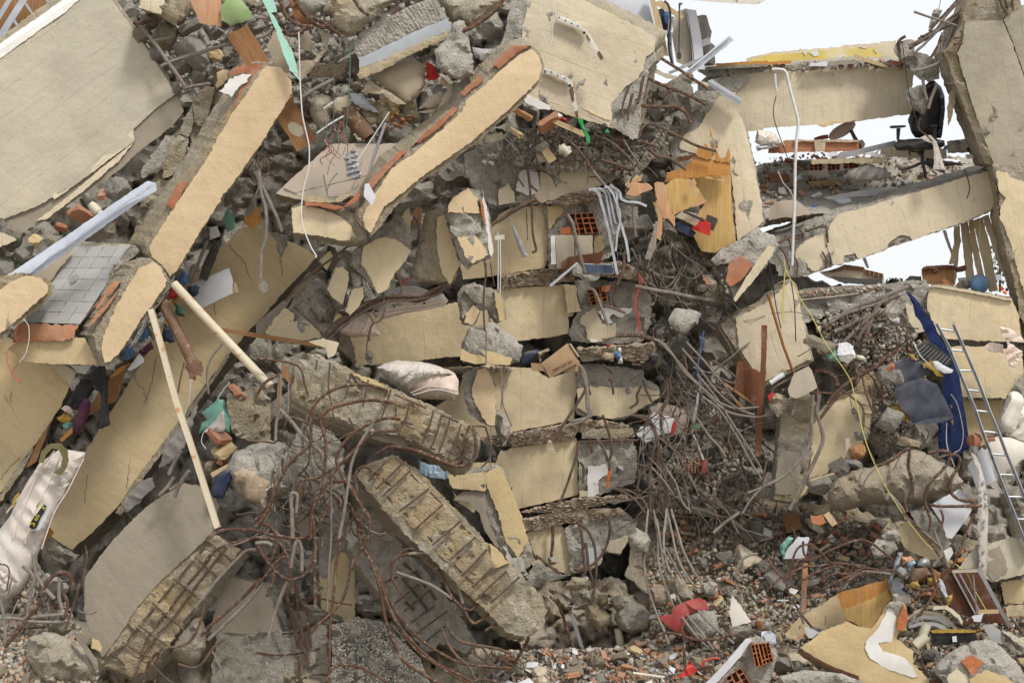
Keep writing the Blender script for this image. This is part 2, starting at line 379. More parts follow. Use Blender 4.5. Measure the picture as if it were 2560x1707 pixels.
    for k in range(1, nl+1):
        f = k/nl; ring = []
        tp = 1-(1-taper)*f
        for ii, i in enumerate(idx):
            x, y = out[i]; x = cx+(x-cx)*tp+bx*f; y = cy+(y-cy)*tp+by*f
            Yb = Yf(*out[i])+oo[i]+round_+(bY-round_)*f
            if r and k < nl:
                d = mn.noise_vector(Vector((out[i][0]*.05, out[i][1]*.05, seed+f*9)))
                x += d.x*r*1.1; y += d.y*r*1.1; Yb += d.z*r*.0025
            elif r:
                d = mn.noise_vector(Vector((out[i][0]*.05, out[i][1]*.05, seed+31))); x += d.x*r; y += d.y*r
            verts.append(U(x, y, Yb)); ring.append(len(verts)-1)
            uv.append(((ca*x+sa*y)/F*Yb+f*bY, (-sa*x+ca*y)/F*Yb))
        for i in range(m):
            j = (i+1) % m
            if prev[i] == prev[j]: continue
            faces.append((prev[i], prev[j], ring[j], ring[i])); fm.append(1)
        prev = ring
    faces.append(tuple(prev)); fm.append(1)
    return verts, faces, fm, uv
def B(name, pts, Y=None, back=(0, 0, .3), m='cream', s='conc', label=None, cat=None, grp=None, par=None, r=3., rel=None, g=None,
      pl=(0, 0), bu=0., taper=1., step=6., facet=None, fsc=None, ang=0, folds=None, th=.034, kind=None, lay=None, sharp=38):
    SEED[0] += 1; seed = SEED[0]
    if isinstance(back, (int, float)): back = (0, 0, back)
    pf = INFO.get(par.name) if par is not None else None
    if Y is None and pf is not None:
        Yf = (lambda x, y: pf(x, y)-th); 
        if back == (0, 0, .3): back = (0, 0, th+.012)
    else:
        c = np.array([p[:2] for p in pts]).mean(0)
        Yf = Y if callable(Y) else (lambda x, y: Y+pl[0]*(x-c[0])/100+pl[1]*(y-c[1])/100)
    rough_c = m.startswith('conc')
    if facet is None: facet = rough_c
    if rel is None: rel = .035 if rough_c else .004
    if g is None: g = 9. if rough_c else 22.
    if fsc is None: fsc = .022 if facet else .012
    vv, ff, fm, uv = solid(pts, Yf, back, r, rel, g, bu, taper, step, facet, fsc, seed, ang, folds, lay)
    ob = finish(name, vv, ff, [m, s], fm, uv, par, True, sharp)
    INFO[ob.name] = Yf
    if par is None: tag(ob, label, cat, grp, kind)
    elif kind: ob['kind'] = kind
    return ob
def spline(P, n):
    P = [Vector(p) for p in P]
    if len(P) == 2: return [P[0].lerp(P[1], i/n) for i in range(n+1)]
    Q = [P[0]*2-P[1]]+P+[P[-1]*2-P[-2]]; out = []
    for i in range(1, len(Q)-2):
        a, b, c, d = Q[i-1:i+3]
        for k in range(n):
            f = k/n
            out.append(.5*((2*b)+(c-a)*f+(2*a-5*b+4*c-d)*f*f+(3*b-a-3*c+d)*f**3))
    out.append(P[-1]); return out
def tube_geo(P, rad, sides=7, hollow=0., taper=None):
    verts, faces, uv = [], [], []
    T0 = (P[1]-P[0]).normalized(); n = T0.orthogonal().normalized(); L = 0
    rings = []
    for i, p in enumerate(P):
        T = (P[min(i+1, len(P)-1)]-P[max(i-1, 0)]).normalized()
        n = (n-T*n.dot(T)).normalized(); b = T.cross(n)
        if i: L += (p-P[i-1]).length
        rr = rad if taper is None else rad*(1+(taper-1)*i/(len(P)-1))
        ring = []
        for k in range(sides):
            a = 2*math.pi*k/sides
            verts.append(p+(n*math.cos(a)+b*math.sin(a))*rr); ring.append(len(verts)-1); uv.append((k/sides*.2, L))
        rings.append(ring)
    for A, Bq in zip(rings, rings[1:]):
        for k in range(sides):
            j = (k+1) % sides; faces.append((A[k], A[j], Bq[j], Bq[k]))
    if hollow:
        for ring, q, sgn in ((rings[0], 1, 1), (rings[-1], -2, -1)):
            c = sum((verts[k] for k in ring), Vector())/sides; dp = (P[q]-c)*.999
            dn = dp.normalized()*rad*2.4
            r1, r2 = [], []
            for k in ring:
                w = c+(verts[k]-c)*hollow; verts.append(w); r1.append(len(verts)-1); uv.append(uv[k])
            for k in r1: verts.append(verts[k]+dn); r2.append(len(verts)-1); uv.append((0, 0))
            for k in range(sides):
                j = (k+1) % sides
                for a, b2 in ((ring, r1), (r1, r2)):
                    faces.append((a[k], a[j], b2[j], b2[k]) if sgn < 0 else (a[j], a[k], b2[k], b2[j]))
            faces.append(tuple(r2))
    else:
        faces.append(tuple(reversed(rings[0]))); faces.append(tuple(rings[-1]))
    return verts, faces, uv
def R(name, pts, rp, Y=None, m='rebar_rust', label=None, cat=None, grp=None, par=None, n=None, sides=7, hollow=0, wob=0., lift=.5, Y2=None):
    """a bar, wire, pipe or cord through the given points; rp is its radius in photo pixels; a third value shifts a point in depth"""
    SEED[0] += 1
    pf = INFO.get(par.name) if par is not None else None
    N = len(pts); W3 = []
    for i, p in enumerate(pts):
        dy = p[2] if len(p) > 2 else 0.
        if Y is None and pf: yy = pf(p[0], p[1])-rp*.004*lift+dy
        else: yy = Y+((Y2-Y)*i/(N-1) if Y2 else 0)+dy
        W3.append(U(p[0], p[1], yy))
    n = n or (7 if N > 2 else 6)
    P = spline(W3, n); yy = sum(p.y for p in P)/len(P); rad = rp/F*yy
    if wob: P = [p+mn.noise_vector(p*4+Vector((SEED[0], 0, 0)))*wob+mn.noise_vector(p*13+Vector((0, SEED[0], 0)))*wob*.55 for p in P]
    vv, ff, uv = tube_geo(P, rad, sides, hollow)
    ob = finish(name, vv, ff, [m], None, uv, par, True, 50)
    if par is None: tag(ob, label, cat, grp)
    return ob
def bars(par, name, segs, rp, m='rebar_dark', lift=.6, wob=.004):
    for q in segs: R(name, q, rp, None, m, par=par, lift=lift, n=4 if len(q) == 2 else 6, wob=wob, sides=6)
def cracks(par, lines, rp=.7):
    for q in lines:
        z = []
        for a, b in zip(q, q[1:]):
            for k in range(6): z.append((a[0]+(b[0]-a[0])*k/6+(random.random()-.5)*5, a[1]+(b[1]-a[1])*k/6+(random.random()-.5)*5))
        z.append(q[-1])
        R('crack', z, rp, None, 'crack', par=par, lift=-.1, n=2, sides=5)
def pipe_box(name, a, b, w, Y, m, label=None, cat=None, par=None, th=.05, Y2=None, grp=None, r=0., s=None):
    """a straight board or profile from a to b (pixels), w wide"""
    dx, dy = b[0]-a[0], b[1]-a[1]; L = math.hypot(dx, dy); nx, ny = -dy/L*w/2, dx/L*w/2
    d2 = (Y2-Y) if Y2 else 0
    pts = [(a[0]+nx, a[1]+ny), (b[0]+nx, b[1]+ny, d2), (b[0]-nx, b[1]-ny, d2), (a[0]-nx, a[1]-ny)]
    return B(name, pts, Y, (0, 0, th), m, s or m, label, cat, grp, par, r=r, g=0, step=14, rel=.002, ang=math.degrees(math.atan2(dy, dx))-90)
def quadpt(q, u, w):
    a, b, c, d = q
    return tuple((a[i]*(1-u)+b[i]*u)*(1-w)+(d[i]*(1-u)+c[i]*u)*w for i in range(2))
def hollow_brick(name, q, nx, ny, Y, m='brick', th=.12, label=None, cat=None, par=None, wall=.16, back=(0, 0), pl=(0, 0), grp=None, miss=0., seed=3):
    """clay brick with open cells: walls, webs and a closed back; q = four corners of the cell face (clockwise from top left)"""
    c = np.array(q).mean(0); Yf = lambda x, y: Y+pl[0]*(x-c[0])/100+pl[1]*(y-c[1])/100
    rng = random.Random(seed); verts, faces = [], []
    def box(u0, u1, w0, w1, d0, d1):
        i = len(verts)
        for d in (d0, d1):
            for u, w in ((u0, w0), (u1, w0), (u1, w1), (u0, w1)):
                x, y = quadpt(q, u, w); verts.append(U(x+back[0]*d, y+back[1]*d, Yf(x, y)+th*d))
        faces.extend([(i+3, i+2, i+1, i), (i+4, i+5, i+6, i+7), (i, i+1, i+5, i+4), (i+1, i+2, i+6, i+5), (i+2, i+3, i+7, i+6), (i+3, i, i+4, i+7)])
    eu, ew = wall/nx, wall/ny
    for k in range(nx+1):
        u = k/nx; d = rng.random()*.35 if miss else 0
        box(max(0, u-eu/2), min(1, u+eu/2), 0, 1, d, 1)
    for k in range(ny+1):
        w = k/ny
        for i in range(nx):
            if 0 < k < ny and rng.random() < miss: continue
            box((i+eu*.3)/nx, (i+1-eu*.3)/nx, max(0, w-ew/2), min(1, w+ew/2), .004+rng.random()*(.4 if miss else .03), .998)
    box(0, 1, 0, 1, .9, 1.02)
    ob = finish(name, verts, faces, [m], None, None, par, False)
    INFO[ob.name] = Yf
    if par is None: tag(ob, label, cat, grp)
    return ob
# --- rubble pieces: a stock of shapes, copied as separate objects or joined as stuff
def hull_rad(D, seed, box=None, np_=11):
    rng = np.random.RandomState(seed); N = rng.normal(size=(np_, 3))
    N /= np.linalg.norm(N, axis=1)[:, None]; H = rng.uniform(.55, 1., np_)
    if box is not None:
        E = np.array([[1, 0, 0], [-1, 0, 0], [0, 1, 0], [0, -1, 0], [0, 0, 1], [0, 0, -1]], float)
        N = np.vstack([E, N[:4]]); H = np.concatenate([np.repeat(box, 2), rng.uniform(.75, 1.2, 4)])
    q = D@N.T; q[q < 1e-3] = 1e-3
    return np.minimum((H/q).min(1), 1.25)
import bmesh
def ico(sub):
    bm = bmesh.new(); bmesh.ops.create_icosphere(bm, subdivisions=sub, radius=1)
    V_ = np.array([v_.co[:] for v_ in bm.verts]); F_ = [tuple(q.index for q in f.verts) for f in bm.faces]; bm.free(); return V_, F_
ICO = {k: ico(k) for k in (1, 2, 3, 4)}
STOCK = {}
def stock(kind, i, m):
    key = (kind, i, m)
    if key in STOCK: return STOCK[key]
    D, Fc = ICO[4 if kind == 'lump' else 3]
    if kind == 'lump': rad = hull_rad(D, 100+i)
    elif kind == 'slab': rad = hull_rad(D, 200+i, (1., .75, .28))
    elif kind == 'brick': rad = hull_rad(D, 300+i, (1., .5, .32))
    elif kind == 'shard': rad = hull_rad(D, 400+i, (1., .7, .09))
    else: rad = hull_rad(D, 500+i, (1., .16, .10))
    V_ = D*rad[:, None]
    amp = {'lump': .10, 'slab': .05, 'brick': .025, 'shard': .008, 'stick': .02}[kind]
    if amp > .009:
        V_ = np.array([Vector(p)*(1+amp*mn.fractal(Vector(p)*2.6+Vector((i*3.7, 0, 0)), .7, 2.1, 5)) for p in V_])
    me = bpy.data.meshes.new(kind); me.from_pydata(V_.tolist(), [], Fc); me.materials.append(MATS[m])
    uvl = me.uv_layers.new(name='UVMap'); li = np.empty(len(me.loops), dtype=np.int32); me.loops.foreach_get('vertex_index', li)
    uvl.data.foreach_set('uv', (V_[:, :2][li]*.2).astype(np.float32).ravel())
    me.polygons.foreach_set('use_smooth', np.ones(len(me.polygons), dtype=bool)); me.set_sharp_from_angle(angle=math.radians(28)); me.update()
    STOCK[key] = me; return me
def piece(name, kind, x, y, Y, sx, m='conc', label=None, cat=None, grp=None, rng=random, flat=None, asp=(1, 1, 1), i=None):
    me = stock(kind, i if i is not None else rng.randrange(9), m)
    o = bpy.data.objects.new(name, me); COL.objects.link(o)
    p = U(x, y, Y); o.location = p; WORLD[o.name] = p
    k = sx/F*Y
    o.scale = (k*asp[0], k*asp[1], k*asp[2])
    if flat is None: o.rotation_euler = (rng.uniform(-.7, .7), rng.uniform(-.7, .7), rng.uniform(0, 6.28))
    else: o.rotation_euler = flat
    tag(o, label, cat, grp); return o
def rnd_in(poly, rng):
    A = np.array([p[:2] for p in poly]); lo, hi = A.min(0), A.max(0)
    while True:
        q = np.array([[rng.uniform(lo[0], hi[0]), rng.uniform(lo[1], hi[1])]])
        if inside([tuple(a) for a in A], q)[0]: return q[0]
def scatter(name, poly, Yf, n, size, kinds, mats, label, cat, grp, seed=1, pw=2.2, dj=.06):
    """loose pieces one can pick out singly: each is an object"""
    rng = random.Random(seed)
    for _ in range(n):
        x, y = rnd_in(poly, rng); s = size[0]+(size[1]-size[0])*rng.random()**pw
        piece(name, rng.choice(kinds), x, y, Yf(x, y)+rng.uniform(-dj, dj), s, rng.choice(mats), label, cat, grp, rng,
              asp=(1, rng.uniform(.7, 1), rng.uniform(.65, 1)))
def crumbs(name, polys, n, size, m='rubble_mix', seed=1, label='', cat='rubble', par=None, pw=3.0, flatten=(.35, 1), lie=0):
    """the fine rubble that nobody could count: one joined mesh. polys: list of (polygon, depth function, weight)"""
    rng = random.Random(seed); nr = np.random.RandomState(seed)
    D = np.array([(a, b, c) for a in (-1, 1) for b in (-1, 1) for c in (-1, 1)], float)*.62; shapes = [D*nr.uniform(.45, 1.25, (8, 3)) for k in range(40)]
    Fc = np.array([q for a, b, c, d in ((0, 1, 3, 2), (4, 6, 7, 5), (0, 4, 5, 1), (2, 3, 7, 6), (0, 2, 6, 4), (1, 5, 7, 3)) for q in ((a, b, c), (a, c, d))])
    PV, PF, PA = [], [], []; off = 0
    tot = sum(w for _, _, w in polys)
    for poly, Yf, w in polys:
        for _ in range(int(n*w/tot)):
            x, y = rnd_in(poly, rng); s = size[0]+(size[1]-size[0])*rng.random()**pw
            Y = Yf(x, y); c = np.array(U(x, y, Y)); k = s/F*Y
            R3 = np.array(Euler((rng.uniform(-lie, lie), rng.uniform(-lie, lie), rng.uniform(0, 6)) if lie else (rng.uniform(0, 6), rng.uniform(0, 6), rng.uniform(0, 6))).to_matrix())
            sh = shapes[rng.randrange(40)]*np.array([1, rng.uniform(.5, 1), rng.uniform(*flatten)])
            PV.append((sh@R3.T)*k+c); PF.append(Fc+off); off += len(D); PA.append(np.full(len(D), rng.random()))
    V3 = np.vstack(PV); o0 = V3.mean(0); FF = np.vstack(PF)
    me = bpy.data.meshes.new(name)
    me.vertices.add(len(V3)); me.vertices.foreach_set('co', (V3-o0).astype(np.float32).ravel())
    me.loops.add(FF.size); me.loops.foreach_set('vertex_index', FF.astype(np.int32).ravel())
    me.polygons.add(len(FF)); me.polygons.foreach_set('loop_start', np.arange(0, FF.size, 3, dtype=np.int32))
    a = me.attributes.new('frag', 'FLOAT', 'POINT'); a.data.foreach_set('value', np.concatenate(PA).astype(np.float32))
    me.materials.append(MATS[m]); me.update(calc_edges=True)
    o = bpy.data.objects.new(name, me); COL.objects.link(o); WORLD[o.name] = Vector(o0)
    if par is not None: o.parent = par; o.location = Vector(o0)-WORLD[par.name]
    else: o.location = o0; tag(o, label, cat)
    o['kind'] = 'stuff'; return o
def strand(poly, Yf, n, length, rp, mats, name, label, cat, grp, seed, curl=.6, ang=None, spread=1.2, stuff=True):
    """thin bars and wires lying in a tangle nobody could count: one joined mesh"""
    rng = random.Random(seed); VV, FF, UV, FM = [], [], [], []
    for _ in range(n):
        x, y = rnd_in(poly, rng); L = rng.uniform(*length); a = (rng.uniform(0, 6.28) if ang is None else math.radians(ang)+rng.uniform(-spread, spread))
        k = rng.uniform(-curl, curl); pts = []
        for j in range(5):
            pts.append(U(x, y, Yf(x, y)-rng.uniform(0, .12))); x += math.cos(a)*L/4; y += math.sin(a)*L/4; a += k+rng.uniform(-.3, .3)
            if rng.random() < .15: a += rng.uniform(-1.2, 1.2)
        P = [p+mn.noise_vector(p*9)*.012 for p in spline(pts, 4)]; v_, f_, u_ = tube_geo(P, rng.uniform(*rp)/F*P[0].y, 5)
        FF += [tuple(i+len(VV) for i in f) for f in f_]; VV += v_; UV += u_; FM += [rng.randrange(len(mats))]*len(f_)
    tag(finish(name, VV, FF, mats, FM, UV), label, cat, None, 'stuff')
def text(body, x, y, Y, h, rot, m, par=None, name='lettering', tilt=0., ext=.0006, font_w=1.):
    cu = bpy.data.curves.new(name, 'FONT'); cu.body = body; cu.size = h/F*Y*1.35; cu.extrude = ext; cu.align_x = 'CENTER'; cu.align_y = 'CENTER'
    cu.materials.append(MATS[m])
    ob = bpy.data.objects.new(name, cu); dg = bpy.context.evaluated_depsgraph_get()
    COL.objects.link(ob); dg.update(); me = bpy.data.meshes.new_from_object(ob.evaluated_get(dg)); bpy.data.objects.remove(ob)
    o = bpy.data.objects.new(name, me); COL.objects.link(o)
    if not me.materials: me.materials.append(MATS[m])
    p = U(x, y, Y)
    ca, sa = math.cos(math.radians(rot)), math.sin(math.radians(rot))
    o.rotation_euler = Matrix(((ca, -sa, 0), (0, 0, -1), (sa, ca, 0))).to_euler(); o.scale = (font_w, 1, 1)
    if par is not None: o.parent = par; o.location = p-WORLD[par.name]
    else: o.location = p
    return o
# short names for words used over and over below
Aa, Ab, Ac, Ad, Ae, Af, Ag, Ah, Ai, Aj, Ak, Am, An, Ap, Aq, Ar, As, At, Au, Av, Aw, Ax, Ay, Az, Ba, Bb, Bc, Bd, Be, Bf, Bg, Bh, Bi, Bj, Bk, Bm, Bn, Br, Bs, Bt, Bu, Bv, Bw, Bx, By, Bz, Ca, Cb, Cc, Cd, Ce, Cf, Cg, Ch, Ci, Cj = \
    'rebar_rust', 'conc_warm', 'rebar_grey', 'conc_light', 'reinforcing_bar', 'rebar_dark', 'edge_cream', 'black_plastic', 'plaster_white', 'white_panel', 'rubble piece', 'cream_pale', 'brick', 'wood_pale', 'beige_sheet', 'white_plastic', 'stucco_ochre', 'steel_grey', 'conc_dark', 'wood_brown', 'wire_white', 'cloth', 'wood_orange', 'wood_grey', 'rebar', 'concrete_chunk', 'cloth_white', 'hollow_brick', 'brick_bright', 'brick_pale', 'cloth_pink', 'board', 'card_grey', 'wire_black', 'conc_brown', 'cream_shade', 'pipe_rust', 'plaster', 'cable', 'leather_black', 'leather_white', 'alu_white', 'white_metal', 'wood_dark', 'cement', 'cream_beam', 'cardboard', 'cloth_navy', 'cloth_grey', 'wood_fresh', 'red_plastic', 'cream', 'broken_piece', 'cloth_teal', 'timber', 'stucco'

random.seed(5)
me=bpy.data.meshes.new('ground'); me.from_pydata([(-900,-60,-.35),(900,-60,-.35),(900,1500,-.35),(-900,1500,-.35)],[],[(0,1,2,3)])
me.materials.append(MATS['dirt']); o=bpy.data.objects.new('ground',me); COL.objects.link(o); o['kind']='structure'
def gY(x,y): return min(15.75,15.35-(y-1300)*.0053)+(.0 if x > 700 else .25)
def bY(x,y): return 15.95+max(0,(900-x)/900)*-.35+max(0.,(500-y)/500)*-.3+max(0,(y-1100)/600)*-.4
B('rubble_heap',v('-120,-90 1330,-70 1460,60 1500,200 1560,330 1700,480 1740,560 1850,640 2080,690 2460,760 2460,1700 -120,1700'),bY,1.6,'conc','conc',kind='structure',rel=.2,g=11,fsc=.0125,r=8,step=14)
B('rubble_slope',[(-120,1530),(300,1560),(560,1600),(800,1560),(1000,1600),(1300,1628),(1540,1625),(1610,1580),(1630,1480),(1560,1440),(1600,1260),(1680,1190),(1800,1180),(1930,1250),(2080,1260),(2300,1320),(2660,1400),(2660,1830),(-120,1830)],
  gY,.8,Ab,Ab,kind='structure',rel=.12,g=9,fsc=.02,r=8,step=14)
B('rubble_slope',t(2,3,'60,640 500,620 900,600 1350,650 1500,900 1400,1330 900,1370 200,1330 -60,1100'),lambda x,y: 14.75-(y-1450)*.004,.5,Bk,Bk,kind='structure',rel=.16,g=9,fsc=.02,r=6)
A1=B('leaning_wall',t(0,0,'-260,620 0,470 690,-20 800,-90 1000,-90 1110,90 1290,330 1480,620 1620,860 1690,1030 1590,1150 1420,1280 1240,1420 1100,1560 760,1790 430,2025 250,2110 170,2170 90,2095 30,2010 -260,1960'),
       13.65,(-14,-26,.34),By,Ab,'big leaning cream wall slab at the upper left with a white lip','wall slab',r=2.5,pl=(.03,-.03),ang=54,rel=.012)
B(Br,t(0,0,'-260,640 0,500 690,15 800,-60 990,-60 1100,100 1280,340 1465,625 1612,862 1420,1010 1225,1190 1235,1300 980,1480 740,1660 330,1900 40,2010 -260,1950'),m='cream_grey',s=Ag,par=A1,r=1.6,ang=54,rel=.010)
B('plaster_strip',t(0,0,'1238,1300 1090,1480 760,1760 430,2010 330,2030 640,1790 1000,1490'),m=Am,s=Ag,par=A1,r=2,ang=54,th=.03)
B('plaster_strip',t(0,0,'1215,1200 1235,1290 1000,1470 720,1680 500,1830 480,1790 900,1480'),m=Am,s=Ag,par=A1,r=2,ang=54,th=.036)
B('white_lip',t(0,0,'-60,500 690,-15 740,-15 600,110 0,540'),m=Ai,s=Ai,par=A1,r=1.5,th=.05,back=(-6,-12,.1))
W1=empty('old_window',U(40,60,14.4),'tarnished aluminium window frame above the big leaning wall','window')
for nm,a,b,w,m in (('frame_bar',(-40,400),(240,-40),62,'alu'),('frame_bar',(-40,210),(110,-40),44,'alu'),('mullion',(225,20),(355,210),20,'alu'),('mullion',(410,-30),(500,110),20,'alu'),('mullion',(110,160),(210,310),24,'alu'),('mullion',(10,320),(60,420),30,'alu')):
    a,b=t(0,0,'%g,%g %g,%g' % (*a,*b)); pipe_box(nm,a,b,w/3.672,14.3,m,par=W1,th=.06)
B('panel',t(0,0,'-60,-60 640,-60 640,80 100,420 -60,470'),14.5,.05,Av,Av,par=W1,r=0)
# cracked concrete between the wall and the plastered beam
X=B('cracked_slab',v('430,300 470,215 560,140 612,148 545,270 455,410 400,470 345,545 305,548 330,440 375,385'),13.75,.5,Ab,'conc','cracked grey floor slab between leaning wall and plastered beam','slab',rel=.05,r=4)
for q,m in (('1760,950 1840,830 1905,785 1975,810 1965,900 1860,1170 1785,1110',Ab),('1990,660 2040,640 2100,650 2090,730 2020,800 1985,830',As),('1500,1510 1560,1330 1640,1240 1725,1270 1700,1400 1620,1600 1490,1640',Ab),('1640,1230 1700,1080 1765,980 1780,1150 1730,1260',Ab),('1290,1568 1520,1250 1590,1240 1600,1330 1480,1570 1300,1640','conc')):
    B(Cg,t(0,0,q),m=m,s='conc',par=X,th=.05,back=(0,0,.14),r=3.5,rel=.03)
A2=B('plastered_beam',v('612,147 640,150 668,182 672,215 640,270 600,335 555,400 520,445 470,520 440,575 405,628 388,640 372,614 345,592 333,565 390,472 436,410 520,268 580,180'),
       13.2,(-40,-8,.42),Ab,Ab,'long peach stuccoed beam leaning at the left, brick along its edge','beam',rel=.015,r=2.5,pl=(0,.02))
B(Cj,v('612,150 640,153 668,184 670,214 638,269 598,332 553,398 518,442 467,520 437,572 403,625 390,635 376,613 350,591 342,566 398,478 442,415 474,368 500,318 526,272 560,224 586,184'),m=Cj,s=Ag,par=A2,r=2.5)
for q in ('528,262 575,152 612,146 604,160 545,268','380,470 408,420 430,418 398,482','2055,1090 2150,950 2290,820 2310,840 2190,1050 2100,1090'):
    B('brick_course',(v(q) if q[0] != '2' else t(0,0,q)),13.17,.1,An,An,par=A2,r=2.5,rel=.012,g=10)
B('brick_course',t(0,0,'2100,690 2140,630 2350,580 2420,590 2420,640 2330,660'),13.17,.1,An,An,par=A2,r=2.5,rel=.012,g=10)
B('paint_patch',t(0,0,'2010,850 2110,720 2230,680 2310,690 2260,760 2190,800 2130,880 2080,870'),13.15,.05,Ai,Au,par=A2,r=4)
A3=B('plastered_beam',v('300,610 345,592 372,612 388,642 384,660 330,735 290,795 255,836 236,840 222,800 215,770 250,705'),13.1,(-42,-2,.4),Ab,Ab,'short lower length of peach stuccoed beam broken off beneath the long one','beam',rel=.015,r=3)
B(Cj,v('318,618 350,600 368,614 384,644 380,658 326,732 288,790 252,830 240,832 232,800 240,765 268,700'),m=Cj,s=Ag,par=A3,r=2.5)
for q in ('880,1250 1000,1060 1060,1010 1110,1020 990,1150 900,1280','800,1440 870,1330 960,1230 1060,1120 1090,1090 980,1270 870,1380'):
    B('brick_course',t(0,1,q),13.07,.06,Bf,An,par=A3,r=3,rel=.012,g=10)
B('edge_strip',t(0,1,'1215,1568 1330,1380 1480,1180 1560,1000 1610,960 1600,1000 1480,1200 1370,1370 1260,1568 1170,1640'),13.05,.08,Au,Au,par=A3,r=3)
# the bathroom floor under the channel, its tiles one by one
X=B('bathroom_floor',t(0,1,'300,960 690,640 1270,680 1180,860 730,1420 200,1395'),13.5,(0,12,.22),Bi,Ab,'tilted bathroom floor of grey tiles with a round drain','floor',r=2.5,pl=(.0,-.12))
q4=t(0,1,'700,692 1215,692 735,1408 225,1388')
for i in range(4):
    for j in range(7):
        u0,u1,w0,w1=i/4+.0025,(i+1)/4-.0025,j/7+.002,(j+1)/7-.002
        B('tile',[quadpt(q4,u0,w0),quadpt(q4,u1,w0),quadpt(q4,u1,w1),quadpt(q4,u0,w1)],par=X,m='tile_grey',s='tile_white',r=.6,g=0,th=.055)
B('drain_grate',t(0,1,'655,1040 640,1010 665,965 705,945 722,960 705,1005'),par=X,m=At,s=At,r=0,g=0,th=.066)
B('tile_skirting',t(0,1,'330,950 690,690 560,870 480,1000 420,1010'),13.42,.06,Aq,Aq,par=X,r=1)
B('broken_edge',t(0,1,'110,1560 165,1395 730,1420 690,1500 640,1560'),13.2,.3,Bf,Ab,par=X,r=4,rel=.02,g=8)
B('ledge',t(0,1,'1180,700 1240,680 1280,740 1080,930 1020,990 1050,900'),13.35,.1,Ad,'conc',par=X,r=3)
X=B(Bz,v('58,770 70,772 195,776 232,840 215,838 120,835 60,832 20,800'),13.25,.3,Bm,Ab,'shaded cream underside of the broken bathroom floor edge','beam',r=2)
A5=B('stucco_lump',t(0,1,'-200,1000 90,950 190,935 320,958 440,1000 485,1060 475,1140 380,1235 235,1360 100,1480 -40,1620 -200,1700'),12.9,.34,Ab,Ab,'rounded end of a peach stuccoed beam at the left edge','beam',r=3.5)
B(Cj,t(0,1,'-200,1130 0,1090 110,1015 250,960 375,990 440,1055 430,1130 300,1230 190,1340 60,1450 -200,1620'),m=Cj,s=Ag,par=A5,r=2.5)
X=empty('metal_channel',U(200,560,13),'pale bent metal channel lying across the grey bathroom floor','metal channel')
B('flange',t(0,1,'60,965 1350,95 1432,115 1110,325 880,480 610,690 470,775 270,942'),13.0,.012,Bv,Bv,par=X,r=1,g=10,folds=(60,95,.012))
B('flange',t(0,1,'275,945 470,790 610,705 880,500 1110,340 1440,182 1330,250 1000,480 640,735 330,955'),13.06,.012,Bv,Bv,par=X,r=.8,g=10)
B('web',t(0,1,'265,945 470,772 615,690 880,478 1112,325 1432,118 1440,182 1110,345 880,510 610,715 470,800 300,950'),13.1,.03,Bv,Bv,par=X,r=.5,g=0)
R('electric_wire',t(0,1,'215,1360 260,1420 268,1520 255,1610 230,1690 175,1760 ,'.replace(' ,','')),.9,12.85,Aw,'white flex dangling from the stuccoed lump at the left edge','wire')
R('electric_wire',t(0,1,'180,1400 140,1500 150,1570 80,1640 60,1720 100,1840 160,1920 200,1935 150,1900 110,1850 175,1760'),.9,12.87,'wire_red','red bare-ended wire loop dangling in front of the lowest cream beam','wire')
# gap between leaning wall and channel
for k,(x,y,s,kd,m,lb) in enumerate(((335,635,78,'lump',As,'ochre stone wedged under the leaning wall'),(232,765,86,'lump','conc','round grey stone above the pale channel end'),(60,900,130,'lump','conc','large grey stone at the left edge above the channel'),
    (950,215,80,An,Bf,'terracotta block under the leaning wall edge'),(1090,190,110,'lump',Ad,'pale concrete lump beside the terracotta block'),(740,400,100,'slab',Bf,'reddish block behind the channel near the pipe end'),
    (1040,510,70,'stick',Ap,'split timber stub behind the channel'),(500,640,80,'stick',Ap,'white splintered wood behind the channel'),(575,830,60,'stick',Ap,'white splintered wood hanging below the channel'),(900,560,90,'slab',Ab,'beige slab piece behind the channel middle'),(1120,430,80,'lump',Au,'dark lump in the gap beside the cracked slab'),(560,520,70,'slab',An,'brick bit above the channel'),(130,640,90,'lump',Au,'dark stone in the gap below the leaning wall corner'))):
    x,y=t(0,1,'%g,%g' % (x,y))[0]; piece('rock' if kd == 'lump' else Cg,kd,x,y,13.45 if y > 590 else 13.55,s/3.672,m,lb,Ak)
B(Cg,t(0,1,'-200,560 0,560 100,600 150,640 30,690 -60,730 -200,760'),13.3,.2,Am,Ab,'pale plastered fragment at the left edge under the leaning wall',Ak)
R('pvc_pipe',t(0,1,'850,325 905,380'),12,13.4,'pvc','short white pipe end poking out under the leaning wall','pipe',hollow=.82,sides=14)
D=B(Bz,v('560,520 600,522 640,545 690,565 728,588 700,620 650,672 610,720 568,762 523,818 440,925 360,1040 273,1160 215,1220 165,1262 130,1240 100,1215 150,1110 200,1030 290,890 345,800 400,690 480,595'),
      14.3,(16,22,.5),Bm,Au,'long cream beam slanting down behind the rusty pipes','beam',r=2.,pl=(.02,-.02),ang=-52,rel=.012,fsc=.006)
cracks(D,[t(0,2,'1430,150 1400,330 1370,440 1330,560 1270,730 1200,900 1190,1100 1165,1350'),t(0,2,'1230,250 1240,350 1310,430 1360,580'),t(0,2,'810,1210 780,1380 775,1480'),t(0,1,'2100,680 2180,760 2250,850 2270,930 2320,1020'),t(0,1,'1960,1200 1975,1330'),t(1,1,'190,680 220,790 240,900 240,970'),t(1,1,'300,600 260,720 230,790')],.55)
B('crack_patch',t(1,1,'130,560 300,600 290,690 240,770 215,760 190,640'),m='conc',s='conc',par=D,r=3,rel=.012,th=.006)
